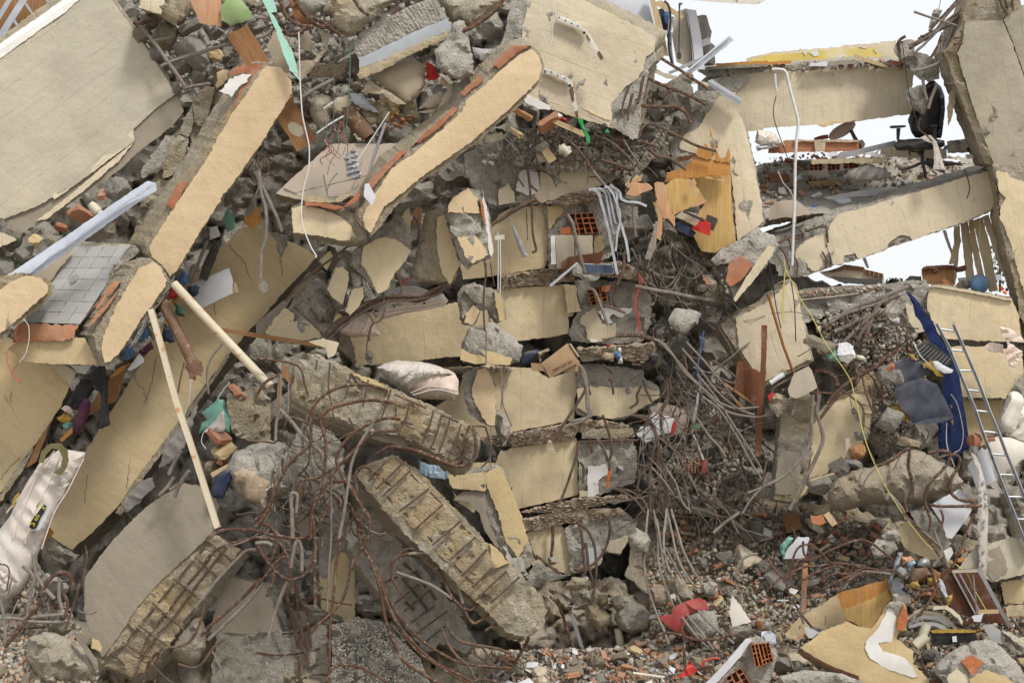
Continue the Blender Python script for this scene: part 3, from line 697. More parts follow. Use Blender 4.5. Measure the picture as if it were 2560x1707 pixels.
B('edge_strip',t(0,2,'2090,120 1880,420 1620,750 1500,920 1300,1180 1150,1400 1060,1568 1110,1600 1330,1230 1560,930 1900,440 2110,140'),14.2,.2,Ab,Au,par=D,r=2)
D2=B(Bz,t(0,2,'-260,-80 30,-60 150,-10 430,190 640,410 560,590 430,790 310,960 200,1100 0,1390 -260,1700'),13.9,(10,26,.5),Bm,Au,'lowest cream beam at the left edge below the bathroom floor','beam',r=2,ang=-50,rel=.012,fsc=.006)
cracks(D2,[t(0,2,'0,360 60,530 130,650 190,750'),t(0,2,'0,1260 60,1190 130,1110 190,1060'),t(0,2,'120,350 100,450 95,560')],.55)
B('plaster_ledge',t(0,2,'430,200 590,210 700,290 650,380 640,400'),13.8,.1,Am,Ab,par=D2,r=2)
B('plaster_ledge',t(0,2,'640,215 850,215 780,300 700,280'),13.83,.1,Ai,Ab,par=D2,r=2)
B('broken_edge',t(0,2,'310,960 210,1090 0,1390 -60,1480 -60,1560 130,1290 240,1130 290,1040'),13.84,.12,Ab,Au,par=D2,r=4)
X=B('mattress',v('-60,1290 20,1190 60,1110 92,1062 140,1030 196,1038 190,1066 150,1140 110,1215 80,1290 62,1335 45,1362 18,1380 -60,1380'),13.2,.12,Bc,Bc,'white mattress hanging down at the left edge with a black label','mattress',r=.8,g=9,bu=.14,folds=(-32,30,.022),pl=(0,-.05))
for q in ('500,1000 330,1250 200,1568 120,1800','560,1040 430,1330 320,1568 230,1850','770,1070 620,1370 500,1568 380,1900','420,1080 250,1330 60,1568'): R('seam',[(*p,-.03) for p in t(0,2,q)],1.6,None,Bg,par=X,lift=18)
B('foam_strap',t(0,2,'350,1110 380,1000 460,935 560,930 620,990 635,1090 600,1180 550,1225 490,1200 560,1150 575,1060 540,990 480,980 420,1040 400,1110'),13.0,.05,'olive','olive',par=X,r=1)
B('label_patch',t(0,2,'340,1568 400,1490 470,1510 440,1580 370,1720 300,1740 270,1720'),12.97,.01,Ar,Ar,par=X,r=0)
lb=B('label_oval',t(0,2,'405,1490 428,1510 415,1550 380,1600 340,1690 300,1720 268,1705 280,1650 330,1590 370,1530'),12.955,.008,Ah,Ah,par=X,r=0)
for s_,x,y,h in (('S',300,1670,15),('am',338,1612,11),('X',402,1525,12)): q=t(0,2,'%g,%g' % (x,y))[0]; text(s_,q[0],q[1],12.945,h,55,'ink_yellow',X)
q=t(0,2,'325,1710')[0]; text('White',q[0],q[1],12.955,8.5,68,'ink',X)
for q in ('110,1510 130,1420 165,1385 180,1395 150,1450 120,1530','330,1520 350,1480 372,1460 360,1490 340,1525'): B('stain',t(0,2,q),12.99,.01,'foam','foam',par=X,r=1)
B('timber_rail',t(0,3,'235,430 290,270 440,110 500,185 470,215 250,425'),13.45,.07,Ay,Ap,'orange timber rail end under the mattress',Ci,r=1,ang=-50)
# what is squeezed between the two long beams
for nm,q,m,yy,fo,lab in ((Ax,'840,240 960,205 985,350 990,600 1015,765 900,800 930,480 870,430 820,330','cloth_black',13.7,(0,30,.02),'black cloth strip hanging from the gap between the cream beams'),
    (Ax,'690,720 740,560 790,505 845,565 810,680 730,840 665,850','cloth_purple',13.75,(-40,30,.02),'dark purple garment squeezed between the cream beams'),(Ax,'520,690 590,660 665,700 640,750 570,745','cloth_yellow',13.78,(20,30,.015),'mustard yellow cloth between the cream beams'),
    (Ax,'560,610 620,580 680,630 670,675 600,650',Bg,13.76,(10,25,.015),'pink and red print cloth between the cream beams'),(Ax,'575,760 640,730 665,760 640,805 600,800',Ch,13.74,(30,20,.012),'rolled pale green cloth between the cream beams'),
    (Ax,'660,460 740,350 830,290 880,430 800,520 700,620 560,680 480,860 520,930 440,950 470,760','cloth_black',13.95,(40,30,.03),'dark rags stuffed deep between the cream beams'),(Ax,'1140,60 1200,20 1240,90 1180,170 1110,160','cloth_blue',13.6,(20,25,.02),'blue cloth above the tissue box'),
    (Ax,'1270,90 1390,0 1410,60 1320,130','cloth_purple',13.7,(20,20,.02),'plum coloured cloth behind the yellow profile')):
    B(nm,t(0,2,q),yy,.04,m,m,lab,Ax,r=3,g=7,folds=fo,bu=.03)
B(Ca,t(0,2,'1000,350 1165,215 1120,400 1070,545 980,580 800,690 850,560 920,440'),13.95,.02,Av,Av,'brown board standing in the gap behind the black cloth',Bh,r=1.5)
B(Bh,t(0,2,'470,720 410,900 330,1100 240,1160 300,1010 400,830'),13.85,.03,Av,Av,'narrow brown board along the left cream beam edge',Bh,r=1)
B('timber_offcut',t(0,2,'545,900 655,785 670,830 570,920'),13.7,.05,Ay,Ap,'small orange timber offcut between the cream beams',Ci,r=1)
B('plastic_box',t(0,2,'1165,260 1280,110 1320,150 1325,190 1195,268'),13.6,.08,Ar,Cb,'white plastic box lid wedged beside the black cloth','box',r=1)
B('timber_offcut',t(0,2,'1000,340 1090,240 1215,185 1170,230 1080,300'),13.65,.04,Ay,Ay,'orange timber sliver above the brown board',Ci,r=1)
# shoring pipes and boards, lower left
X=R('steel_pipe',v('400,652 500,760 622,888'),11,13.0,'pipe_cream','cream painted steel pipe leaning right from the stuccoed beam','pipe',sides=16,Y2=12.7)
R('steel_pipe',v('372,690 415,775 452,855'),14,13.15,Bn,'dark rusted iron pipe hanging behind the cream pipe','pipe',sides=16,Y2=12.9)
B('pipe_collar',t(0,2,'1690,220 1810,150 1870,240 1850,310 1800,310 1790,350 1740,330'),12.86,.06,Bn,Bn,'broken rusty collar at the lower end of the iron pipe','pipe fitting',r=3,bu=.05)
P3=R('steel_profile',v('347,712 372,800 405,920 445,1040 500,1212'),10,13.0,'pipe_cream','long rust streaked cream tube standing on the concrete slab','pipe',sides=4,Y2=12.5,n=10)
X=B('white_board',t(0,1,'1700,1170 1765,1040 2105,890 2165,1112 2010,1180 1860,1260 1790,1230'),14.05,.03,Aj,Ap,'white laminated board with chipped corner against the long cream beam',Bh,r=1)
B('chipped_corner',t(0,1,'2145,1030 2165,1025 2200,1110 2160,1120 2150,1080'),14.03,.03,Ap,Ap,par=X,r=2)
pipe_box('wooden_plank',v('505,757')[0],v('748,795')[0],11,13.7,Av,'brown wooden plank lying across below the white board','plank',th=.16)
for q,m,lab in (('1640,960 1690,910 1735,960 1720,1040 1650,1050 1605,1000','cloth_blue','blue glove behind the cream pipe'),('1720,1060 1790,1040 1835,1070 1800,1130 1770,1160 1715,1110',Cb,'navy rag on the white board'),('1540,1090 1590,1070 1640,1100 1620,1160 1560,1180','cloth_red','red and orange rag beside the cream pipe'),('1590,1140 1660,1150 1620,1220 1570,1230','cloth_yellow','yellow rag beside the cream pipe'),('1600,1220 1690,1260 1700,1340 1620,1330','cloth_green','dark green rag behind the cream pipe'),('1210,1480 1330,1420 1360,1500 1300,1568 1230,1568','cloth_blue','blue rag under the lower stuccoed beam'),('1500,1400 1590,1450 1600,1568 1480,1568',Cb,'navy cloth between the two hanging pipes')):
    B(Ax,t(0,1,q),13.75,.05,m,m,lab,Ax,r=4,g=7,folds=(20,26,.02),bu=.04)
for q,m,lab in (('1960,640 2040,640 1990,790 1900,1010 1830,1000 1850,880','wood_black','charred board between stuccoed beam and long cream beam'),('1920,520 1990,500 2020,600 1930,630',Ai,'white tile fragment beside the stuccoed beam'),('2270,330 2350,200 2350,330 2290,450 2240,455',Az,'grey plank end above the long cream beam'),('2080,340 2160,420 2150,540 2090,560 2050,440',Ch,'pale green rag hanging right of the stuccoed beam'),('2240,420 2350,330 2400,330 2400,500 2330,520 2240,490',Ay,'orange drawer front behind the hanging cables')):
    B(Ax if Ax in m else Bh,t(0,1,q),13.95,.05,m,m,lab,Ax if Ax in m else Bh,r=2.5,g=8)
pipe_box('timber_batten',t(0,1,'1905,640')[0],t(0,1,'1745,1030')[0],9,13.85,Az,'weathered batten beside the charred board',Ci)
R(Ae,t(0,2,'1690,190 1660,320 1630,480'),2.4,13.2,Ac,'thin pale bar hanging below the rusty iron pipe',Ba)
R('string',t(0,2,'1750,340 1740,500 1720,600 1690,690 1700,760 1790,980'),1.2,13.3,Aw,'frayed pale cord hanging from the rusty collar','cord')
R(Ae,t(0,2,'2040,20 1940,150 1900,280 1915,480'),3,13.3,Ac,'bent bar hanging under the wooden plank',Ba)
E=B('tipped_slab',[*t(0,3,'770,900 780,590 900,430 1000,290 1220,60 1350,-60'),*v('420,1108 470,1118 505,1160'),*t(0,3,'1950,110 1950,180 1800,330 1500,600 1250,880 1100,1120 940,1330 850,1180')],13.0,(22,30,.4),By,'conc','smooth grey slab tipped on edge at the lower left with bars in its broken side','slab',r=2.2,pl=(-.06,-.05),ang=-40,rel=.006)
B('broken_side',t(0,3,'1950,170 1800,330 1500,600 1250,880 1100,1120 900,1330 960,1410 1080,1450 1200,1490 1290,1480 1420,1380 1530,1235 1670,1060 1810,870 2000,610 2140,430 2200,330 2060,260'),12.97,(20,18,.34),'conc_rust','conc',par=E,r=4,rel=.03)
BS=bpy.data.objects['broken_side']; INFO['broken_side']=lambda x,y: 12.95; WORLD['broken_side']=WORLD['broken_side']
INFO[E.name]=lambda x,y: 12.945
bars(E,'stirrup',[t(0,3,q) for q in ('1895,255 2010,350 2140,455','1785,405 2005,600','1590,605 1840,800','1395,825 1675,1060','1270,1030 1535,1220','1125,1185 1300,1290 1485,1370','1020,1290 1150,1390')],3.)
bars(E,Ae,[t(0,3,q) for q in ('1890,290 1830,370','1770,440 1640,605','1600,650 1460,820','1410,880 1310,1000','1265,1060 1170,1180','1130,1225 960,1340','1960,370 1880,470 1720,660','1700,690 1560,880 1400,1060','1380,1090 1300,1280','2080,310 1900,540 1770,710','1740,760 1600,950 1440,1120','1420,1150 1300,1330 1220,1568','1790,880 1680,1010')],3.,lift=.2)
for q,r_,m,lab in (('2350,340 2270,345 2180,420 2000,610 1900,740 1800,860',4.3,Ac,'pale straight bar leaning across the broken side of the tipped slab'),('1910,240 2010,170 2150,150 2350,160',4.2,Aa,'rusty bar arching from the top of the tipped slab'),('1880,470 1960,360 2100,290 2350,230',4.2,Aa,'second rusty bar arching from the tipped slab edge'),
    ('1880,830 1850,960 1790,1110 1700,1210 1540,1240',3.6,Af,'dark bar curling out below the tipped slab'),('2060,1160 1960,1240 1850,1390 1760,1420 1640,1390',3.4,Af,'dark bar curling round the hanging rock'),('1840,1130 1960,1010 2200,800 2400,600',4.5,Aa,'upper of the rusty pair of bars jutting down left of the pillar'),('1910,1165 2100,990 2300,790 2420,640',4.5,Ac,'lower whitish one of the pair of bars jutting down left of the pillar'),
    ('1940,1250 1990,1350 2060,1510',2.2,Ac,'thin wire hanging left of the pillar foot'),('0,1290 200,1040 370,820 430,640 520,560 590,545 650,600 665,700',5.5,Aa,'thick rusty bar hooked over at the lower left corner'),('0,1330 200,1240 370,1070',4.5,Ac,'grey bar lying across the lower left corner rubble'),('780,300 795,400 770,560 770,740',2.2,Af,'thin bar on the left side of the tipped slab'),('730,650 690,800 640,950 600,1060',2.6,Af,'twisted dark wire beside the tipped slab'),
    ('0,970 150,970 330,1000 560,1000',4.2,Ac,'long grey bar lying level at the lower left'),('220,965 400,945 590,930',4.2,Ac,'second grey bar lying level at the lower left'),('540,600 545,780 570,880',4.6,Ac,'upright stub of bar at the lower left'),('300,380 330,560 400,680 500,790',5,Ac,'bent grey bar below the mattress'),('210,490 310,590 290,700 250,950',5,Ac,'curved grey bar hanging below the mattress'),('0,800 40,1000 50,1200',4.5,Ac,'grey bar hanging at the left picture edge'),('1420,1568 1450,1330 1480,1240',3,Aa,'rusty bar under the tipped slab corner'),('1320,1568 1380,1360 1490,1240',4,Aa,'thick rusty bar under the tipped slab corner'),('1410,1400 1480,1480 1590,1568',2.4,Af,'thin dark bar below the tipped slab'),('610,1568 760,1480 900,1400',4,Aa,'rusty bar across the bottom edge left of the pillar'),('580,740 620,830 600,960',4.5,Aa,'short rusty bar by the hooked bar')):
    R(Ae,t(0,3,q),r_,12.75,m,lab,Ba,wob=.004)
B('rock',t(0,3,'1560,1240 1640,1090 1760,950 1850,960 1890,1080 1890,1230 1830,1360 1760,1400 1660,1370 1570,1300'),13.1,.3,Bk,Bk,'tan rock hanging below the broken side of the tipped slab','rock',bu=.18,taper=.6)
B('rock',t(0,3,'240,1330 260,1150 420,1090 560,1120 720,1200 830,1280 900,1400 880,1560 400,1600 330,1500'),12.6,.4,Ab,Ab,'big broken rock at the bottom left with a smooth grey face','rock',bu=.2,rel=.06,taper=.8)
B(Cg,t(0,3,'840,1250 850,1150 900,1170 945,1240 930,1270'),12.45,.05,As,As,'tan wedge of plaster on the bottom left rock',Ak,r=2)
B('rock',t(0,3,'380,640 420,540 560,600 640,690 600,760 480,760'),12.95,.25,Ad,Ad,'pale rock inside the hooked bar at the lower left','rock',bu=.12,taper=.7)
B('broken_beam_end',t(0,3,'400,200 480,230 560,300 690,380 725,395 690,440 600,470 480,420 440,340'),13.6,.4,Au,Au,'dark broken end below the long cream beam','beam',r=4)
pipe_box('timber_batten',t(0,3,'700,1110')[0],t(0,3,'885,1390')[0],13,12.4,Az,'grey batten lying on the bottom left rock',Ci)
X=B('concrete_pillar',t(1,3,'-300,560 0,640 90,650 160,840 230,1090 420,1085 600,1030 640,1040 690,1566 690,1700 -430,1700'),13.3,(24,0,.5),'conc','conc','wide broken concrete pillar at the bottom left of centre with rusty bars in its face','pillar',r=4)
B('smooth_face',t(1,3,'-300,570 0,650 80,660 150,840 215,1080 -100,1110 -420,1100'),m=By,s='conc',par=X,r=3,ang=0,th=.02)
bars(X,Ae,[t(1,3,q) for q in ('270,700 330,960 390,1260','370,640 390,940 440,1200 475,1390','450,800 480,1040 510,1240','390,1320 410,1566')],4.6,Aa,2)
bars(X,'stirrup',[t(1,3,q) for q in ('240,1110 420,1090 560,980','350,1300 480,1270 590,1240','380,1550 520,1490 700,1490','0,1280 180,1310 380,1290','250,870 420,800 560,780 760,830 885,850','330,870 500,900 660,925')],2.4,Aa,1)
X=B('concrete_pillar',[*t(1,2,'490,690 610,700 700,830 800,960 805,1230'),*t(1,3,'830,0 830,250 830,370 900,440 912,1000 830,1030 700,945 600,920 575,600 580,200 540,40'),*t(1,2,'420,1560 330,1240 300,1000 400,800')],13.7,.5,'conc',Au,'upright concrete pillar behind the tangle of rusty bars','pillar',r=4)
B('cream_paint',t(1,3,'580,590 660,500 740,360 820,372 905,450 910,990 830,1020 790,960 690,920 640,900 600,880'),m=Bm,s=Ag,par=X,r=2.5,th=.03)
B('pillar_side',t(1,3,'370,-20 520,-20 540,200 490,250 400,210 380,100'),13.5,.2,By,'conc',par=X,r=3)
B('rock',t(1,2,'-290,1180 -200,1010 0,930 110,893 270,940 320,1100 362,1290 300,1390 190,1445 0,1480 -180,1400'),12.95,.4,Ad,'conc','big pale concrete boulder beside the leaning cream tube','rock',bu=.22,rel=.05,taper=.7)
F1=B('broken_beam',t(1,2,'310,440 360,330 350,220 430,120 560,110 700,170 830,240 910,280 1060,340 1230,410 1450,520 1640,600 1790,680 1920,735 2050,840 2055,930 2000,1060 1940,1125 1840,1130 1700,1050 1560,985 1440,930 1300,860 1100,830 880,790 700,730 620,690 480,620 330,540'),
       12.75,(-6,26,.42),Ab,By,'upper broken concrete beam with bare stirrups pointing down to the right','beam',r=4,rel=.04,pl=(-.02,0))
B('core',t(1,2,'1290,600 1400,540 1640,625 1860,735 1960,800 1900,1060 1790,1080 1560,970 1330,860 1280,740'),m='conc_rust',s='conc_rust',par=F1,r=3,rel=.03,th=.02)
B('soffit',t(1,2,'310,545 480,630 620,700 880,800 1100,845 1300,870 1420,930 1370,960 1100,900 800,800 500,690 330,600'),12.85,(0,14,.3),By,By,par=F1,r=2)
B(Br,t(1,2,'880,285 1000,320 1160,390 1225,430 1215,450 1050,400 900,310'),m=As,s=Ag,par=F1,r=2,th=.04)
bars(F1,'stirrup',[t(1,2,q) for q in ('870,290 850,400 820,520','1030,350 1005,480 980,600','1240,440 1200,560 1150,700','1415,560 1370,720 1300,850','1630,630 1590,780 1520,940','1705,670 1660,840 1600,990','1780,710 1740,860 1680,1015','1885,750 1840,900 1770,1045','1950,790 1900,950 1850,1060','680,190 665,400 690,560 720,730','560,170 550,260','420,240 450,400 480,520','850,700 880,750 905,800')],2.5,lift=7)
bars(F1,Ae,[t(1,2,q) for q in ('1270,480 1450,560 1560,610','1700,670 1860,740','1370,740 1440,760','1340,860 1420,890 1500,930','1560,800 1640,840','1760,1000 1840,1040')],3,lift=5)
R('loop_bar',t(1,2,'1950,770 2005,830 2015,1000 1960,1110 1850,1145 1720,1100 1600,1050 1400,980 1230,965 1100,1030'),4.4,12.62,Aa,par=F1)
R('loop_bar',t(1,2,'1880,840 1935,900 1905,1060 1800,1125 1640,1060 1500,1010 1330,970'),4.4,12.64,Aa,par=F1)
R('loop_bar',t(1,2,'1840,940 1890,990 1900,1080 1820,1140 1660,1080 1480,1000 1250,975'),4.2,12.66,Aa,par=F1)
for q,lab in (('1210,445 1000,393 800,410 650,470 545,570 507,680 500,900 460,980 330,1090 220,1270 100,1560 0,1700','outermost rusty bar looping out of the upper broken beam'),('1370,600 1200,550 1000,540 720,600 620,665 592,740 640,920 620,1200 520,1560 500,1800','second rusty bar looping out of the upper broken beam'),('1330,710 1200,700 1050,750 880,850 760,1000 740,1120 800,1250 860,1330 960,1500 1000,1580','rusty bar swinging down from the middle of the upper broken beam'),('1290,820 1130,820 1040,870 850,1050 700,1220 560,1500','rusty bar crossing down left from under the upper broken beam'),('1160,590 1080,740 940,960 870,1150 840,1350 810,1568 760,1800','pale spotted straight bar standing before the upper broken beam')):
    R(Ae,t(1,2,q),4.1,12.5,Aa if 'pale' not in lab else Ac,lab,Ba,wob=.004,sides=8)
F2=B('broken_beam',v('818,1092 850,1065 905,1043 960,1080 1030,1150 1110,1235 1190,1310 1240,1362 1256,1400 1245,1440 1205,1466 1165,1452 1115,1400 1060,1350 1000,1292 945,1240 890,1180 845,1125'),12.7,(-16,10,.4),Ab,By,'long broken concrete beam with a ladder of stirrups running down to the right','beam',r=3.5,rel=.028)
B('core',v('850,1075 903,1050 955,1090 1030,1165 1105,1245 1150,1300 1090,1340 1010,1275 950,1215 890,1150'),m='conc_rust',s='conc_rust',par=F2,r=3,rel=.022,th=.012)
B(Br,t(1,3,'2150,290 2220,330 2325,465 2230,500 2170,500 2155,440'),m=As,s=Ag,par=F2,r=3,th=.035)
bars(F2,'stirrup',[*[t(1,3,q) for q in ('1630,0 1460,155','1880,75 1615,300','2020,225 1775,435','2120,335 1885,585','2170,505 1985,690','2300,535 2040,775','2420,590 2150,830')],*[t(1,2,q) for q in ('1360,1100 1210,1250 1100,1350','1415,1185 1160,1420','1585,1350 1310,1560','1720,1490 1590,1600','1190,1100 1030,1280')]],3.2,lift=5)
bars(F2,Ae,[*[t(1,2,q) for q in ('1350,1140 1390,1180','1420,1210 1530,1330','1600,1380 1700,1480','1310,1240 1460,1400','1200,1410 1300,1520','1150,1240 1260,1340','1500,1440 1610,1560')],*[t(1,3,q) for q in ('1360,0 1480,120','1510,150 1620,260','1660,290 1745,390','1640,20 1760,140','1710,265 1800,355','1830,210 2010,390','1880,110 1990,210','1850,400 1915,470','1820,470 1890,545','1960,540 2020,580','1930,580 1995,650','2090,760 2140,810')]],3.6,lift=0)
F3=B('broken_beam',t(1,3,'870,320 1040,200 1250,180 1340,300 1480,450 1570,560 1690,690 1800,850 1900,1000 2020,1190 1930,1290 1700,1190 1590,1300 1540,1260 1360,1040 1130,740 900,440'),13.3,(-12,12,.4),'conc',By,'third broken beam lying in shade under the ladder of stirrups','beam',r=4)
bars(F3,'stirrup',[t(1,3,q) for q in ('1500,650 1270,835','1600,705 1360,900','1645,850 1420,1010','1760,900 1510,1080','1740,1040 1550,1190','1300,590 1180,640')],2.5,lift=6)
bars(F3,Ae,[t(1,3,q) for q in ('1350,470 1480,570 1560,690','1340,600 1450,730 1570,890','1600,720 1650,800','1370,820 1450,890')],4,lift=1)
for q,r_,m,lab in (('920,-20 930,120 980,300 1080,480 1150,640 1280,900 1400,1050 1560,1200 1700,1290 1900,1380 2350,1430',3.7,Aa,'rusty bar running down under the third beam to the bottom edge'),('940,0 960,200 1040,420 1140,580 1200,800 1290,1000 1450,1200 1640,1370 1900,1500 2000,1566',3.9,Aa,'second rusty bar of the bundle under the third beam'),('930,40 960,260 1060,450 1140,700 1170,900 1230,1100 1330,1330 1520,1470 1700,1566',4.4,Aa,'lowest rusty bar of the bundle beside the third beam'),('960,60 985,300 1100,500 1190,780 1300,1030 1500,1280 1800,1480 1960,1560',3.7,Aa,'rusty bar twisted into the bundle beside the third beam'),
    ('990,-40 1040,60 1030,200 960,340 880,480 850,620 790,800 690,920 560,1040 510,1110',3.7,Aa,'rusty bar crossing in front of the pillar to the left'),('810,-100 780,250 740,480 710,800 680,1100 670,1566',4,Aa,'long spotted rusty bar hanging in front of the pillar'),('690,0 690,200 670,560 650,900',2.6,Ac,'thin grey wire hanging in front of the pillar'),('520,-100 530,120 545,300 540,560 545,870',4,Aa,'rusty bar ending in mid air before the pillar'),('540,160 530,400 450,560 350,610 260,600 150,500 60,380 20,300',4,Aa,'rusty bar bent into a wide hook before the pillar'),('640,0 580,100 550,180',4,Aa,'short rusty bar across the tangle'),
    ('0,60 100,0 180,-100',4,Aa,'rusty bar at the left of the tangle'),('0,130 80,105 150,150 200,260 140,440',3.9,Aa,'rusty bar curled over left of the tangle'),('0,165 200,210 380,240 500,215',4,Aa,'rusty bar lying level across the tangle'),('0,225 120,235 220,290 290,420 320,600 340,740',4,Aa,'rusty bar bending down left of the pillar'),('0,690 90,570 200,440 270,400',4,Aa,'rusty bar rising to the tangle from the left'),('0,280 100,275 150,300',5,Ac,'grey bar end at the left of the tangle'),('320,500 350,330 380,250 420,340 425,530',5,Ac,'grey bar folded into a hairpin in the tangle'),('330,-40 330,120 340,230',5.5,Ac,'thick corroded bar at the top of the tangle'),
    ('100,1215 150,1000 220,780 290,630',5,Ac,'whitish bar poking down left of the pillar'),('100,770 150,640 190,480',4.4,Aa,'short rusty bar left of the pillar'),('650,1566 680,1450 760,1400 880,1400 1020,1440 1200,1560',4,Aa,'rusty bar arching over the gravel at the bottom'),('1340,750 1250,600 1240,480 1300,400 1450,380 1570,430 1700,560 1760,700 1820,800 1900,880',4,Aa,'rusty bar arching out of the third beam'),('1400,380 1520,365 1680,390 1800,480 1850,640 1900,830',4.4,Ac,'grey bar arching beside the ladder of stirrups'),('1290,545 1450,600 1640,680 1800,790',4,Ac,'grey bar lying across the third beam'),('1330,440 1320,380 1400,330 1500,340',4,Af,'dark bar end hooked behind the third beam'),
    ('1900,880 1980,890 2060,830 2140,850 2230,930 2350,960',3.7,Aa,'rusty bar wound round the low end of the long beam'),('1920,900 1990,1010 2080,980 2180,900 2350,950',3.7,Aa,'second rusty bar wound round the low end of the long beam'),('2100,1085 2200,1030 2350,985',4,Aa,'broken rusty bar stub under the long beam end'),('1700,1050 1760,1200 1850,1320 1950,1400 2010,1520',4,Af,'dark bar curling down at the foot of the third beam'),('1750,1030 1850,1160 2000,1210 2200,1240 2350,1290',4,Af,'dark bar running right from the foot of the third beam'),('1900,740 1970,790 2000,840',4,Aa,'short rusty bar beside the long beam end'),('1990,1200 2020,1300 2090,1345 2120,1300 2060,1210',3.6,Af,'small dark hook of bar below the long beam'),('1900,1566 2000,1540 2100,1530 2230,1560',3.7,Aa,'rusty bar at the bottom edge below the long beam'),('700,1270 760,1340 820,1440',2.6,Aa,'thin rusty wire over the gravel'),('700,1040 760,1060 800,1130 730,1160',2.4,Ac,'thin grey wire over the gravel')):
    yy=12.55 if 'pillar' in lab or 'tangle' in lab else 12.75
    R(Ae,t(1,3,q),r_,yy,m,lab,Ba,wob=.005,sides=8)
for q,r_,m,lab in (('220,620 330,740 420,860 490,930 600,1020 640,1140',5,Ac,'pale spotted bar slanting down left of the upper broken beam'),('130,690 300,690 440,730 475,760 440,780',2.6,Aa,'thin rusty bar ending in a hook left of the upper broken beam'),('180,910 190,740 220,600 230,300',4,Ac,'upright bar left of the upper broken beam'),('0,510 80,380 200,300',4,Aa,'rusty bar meeting the end of the cream pipe'),('0,150 150,170 300,190 400,240 440,360 480,500',3,Aa,'thin rusty bar over the top of the upper broken beam'),('300,370 300,520 295,650',2,Ac,'thin wire hanging behind the cream pipe end'),('1130,1220 1000,1145 930,1180 910,1260 930,1360',3.9,Aa,'rusty bar hooked at the top of the long stirrup beam'),
    ('420,1270 500,1255 580,1290 600,1400',3.9,Aa,'rusty bar bent over the boulder side'),('400,1568 410,1350 430,1290',3.9,Aa,'rusty upright bar beside the boulder'),('330,1568 320,1420 340,1390 380,1420 370,1568',5,Ac,'grey hairpin of bar below the boulder'),('700,1280 850,1300 950,1480 1000,1568',3.9,Aa,'rusty bar running down from the tangle to the right'),('650,1370 740,1440 790,1568',3.9,Aa,'rusty bar running down the middle of the tangle'),('690,1270 690,1450 700,1568',3.4,Ac,'grey bar hanging in the middle of the tangle'),('610,1400 650,1500 640,1568',3.9,Aa,'short rusty bar in the middle of the tangle'),
    ('2140,1100 2150,940 2110,800 2080,775 1960,780',2.4,Aa,'thin rusty wire bent behind the upper beam end'),('2060,1160 2130,1090 2150,1040',2.4,Aa,'thin wire above the plastered fallen block')):
    R(Ae,t(1,2,q),r_,12.62,m,lab,Ba,wob=.005,sides=8)
pipe_box('timber_batten',t(1,2,'205,640')[0],t(1,2,'225,290')[0],11,12.9,Av,'brown batten standing left of the upper broken beam',Ci)
B('timber_offcut',t(1,2,'230,200 260,210 330,330 400,445 330,380 250,330'),12.85,.05,Av,Ap,'split brown timber wedge near the cream pipe end',Ci,r=2)
B(Bb,t(0,0,'1270,80 1300,-20 1530,-60 1750,-40 1755,60 1700,160 1610,232 1540,205 1470,150 1360,110'),13.4,.3,Ab,'conc','broken lump with a patch of cream plaster at the top edge beside the leaning wall',Ak,bu=.05)
B('cream_patch',t(0,0,'1275,70 1300,-20 1530,-40 1500,60 1480,140 1390,110'),13.33,.03,Am,Ag,par=bpy.data.objects[Bb],r=3)
B('curved_board',t(0,0,'1735,-20 2035,-30 2028,242 1940,235 1830,210 1790,110'),13.3,.03,'wood_pink',Ap,'peach coloured warped board hanging at the top edge',Bh,r=2)
B('curved_board',t(0,0,'2030,60 2100,-20 2200,-20 2335,150 2230,210 2120,236 2030,190'),13.25,.03,'green_board',Ap,'bright green board scrap at the top edge',Bh,r=2,bu=.03)
B('rusted_sheet',t(1,0,'300,-40 430,-40 470,120 520,240 420,230 340,150'),13.6,.03,'rust_sheet','rust_sheet','rusty orange metal sheet behind the bars at the top edge','metal sheet',r=2,bu=.05)
X=B('mint_board',t(1,0,'40,-20 150,-30 195,112 135,118 190,190 260,340 340,490 405,745 310,650 240,460 170,250 100,90'),13.0,.03,'mint',Ap,'peeling mint green board pointing down at the top',Bh,r=1.5)
for q,s_,m,kd,lb in (('1515,350',120,Ab,'lump','tan stone right of the leaning wall corner'),('1780,490',160,Ad,'lump','pale speckled boulder behind the long rusty bar'),('1990,500',75,As,'lump','cream stone right of the speckled boulder'),('1650,620',80,'conc','lump','grey stone below the speckled boulder'),('1380,180',90,Ab,'lump','brown stone under the plaster lump at the top edge'),('1830,690',80,Ad,'lump','small pale stone above the stuccoed beam top'),('1740,260',110,'conc','slab','grey slab piece under the peach board'),('1300,330',80,Ab,'lump','tan stone on the leaning wall corner'),('1450,520',80,'conc','lump','grey lump beside the leaning wall edge'),('1620,820',60,'conc','lump','small grey lump near the leaning wall lower corner'),('1900,640',70,'conc','lump','small grey lump right of the pale stones')):
    x,y=t(0,0,q)[0]; piece('rock',kd,x,y,13.75,s_/3.672,m,lb,'rock')
for q,r_,m,lb in (('1480,610 1600,560 1800,500 1980,440 2180,390 2360,355',5,Ac,'long corroded bar lying across the rubble right of the leaning wall'),('1250,240 1340,205 1440,190',5,Aa,'rusty bar end poking past the leaning wall edge'),('1680,810 1800,790 1930,770',4,Ac,'corroded bar end beside the broken slab'),('1240,180 1340,300 1480,480 1700,800',5,Ac,'bar lying along the leaning wall edge'),('1350,380 1450,365 1560,350',3,Ac,'thin bar end across the tan stone')):
    R(Ae,t(0,0,q),r_,13.5,m,lb,Ba,wob=.004)
X=pipe_box('fibreboard_plank',v('545,70')[0],v('705,335')[0],58,13.45,Av,'long brown fibreboard plank with a pale oval spot','plank',r=1.5,th=.05)
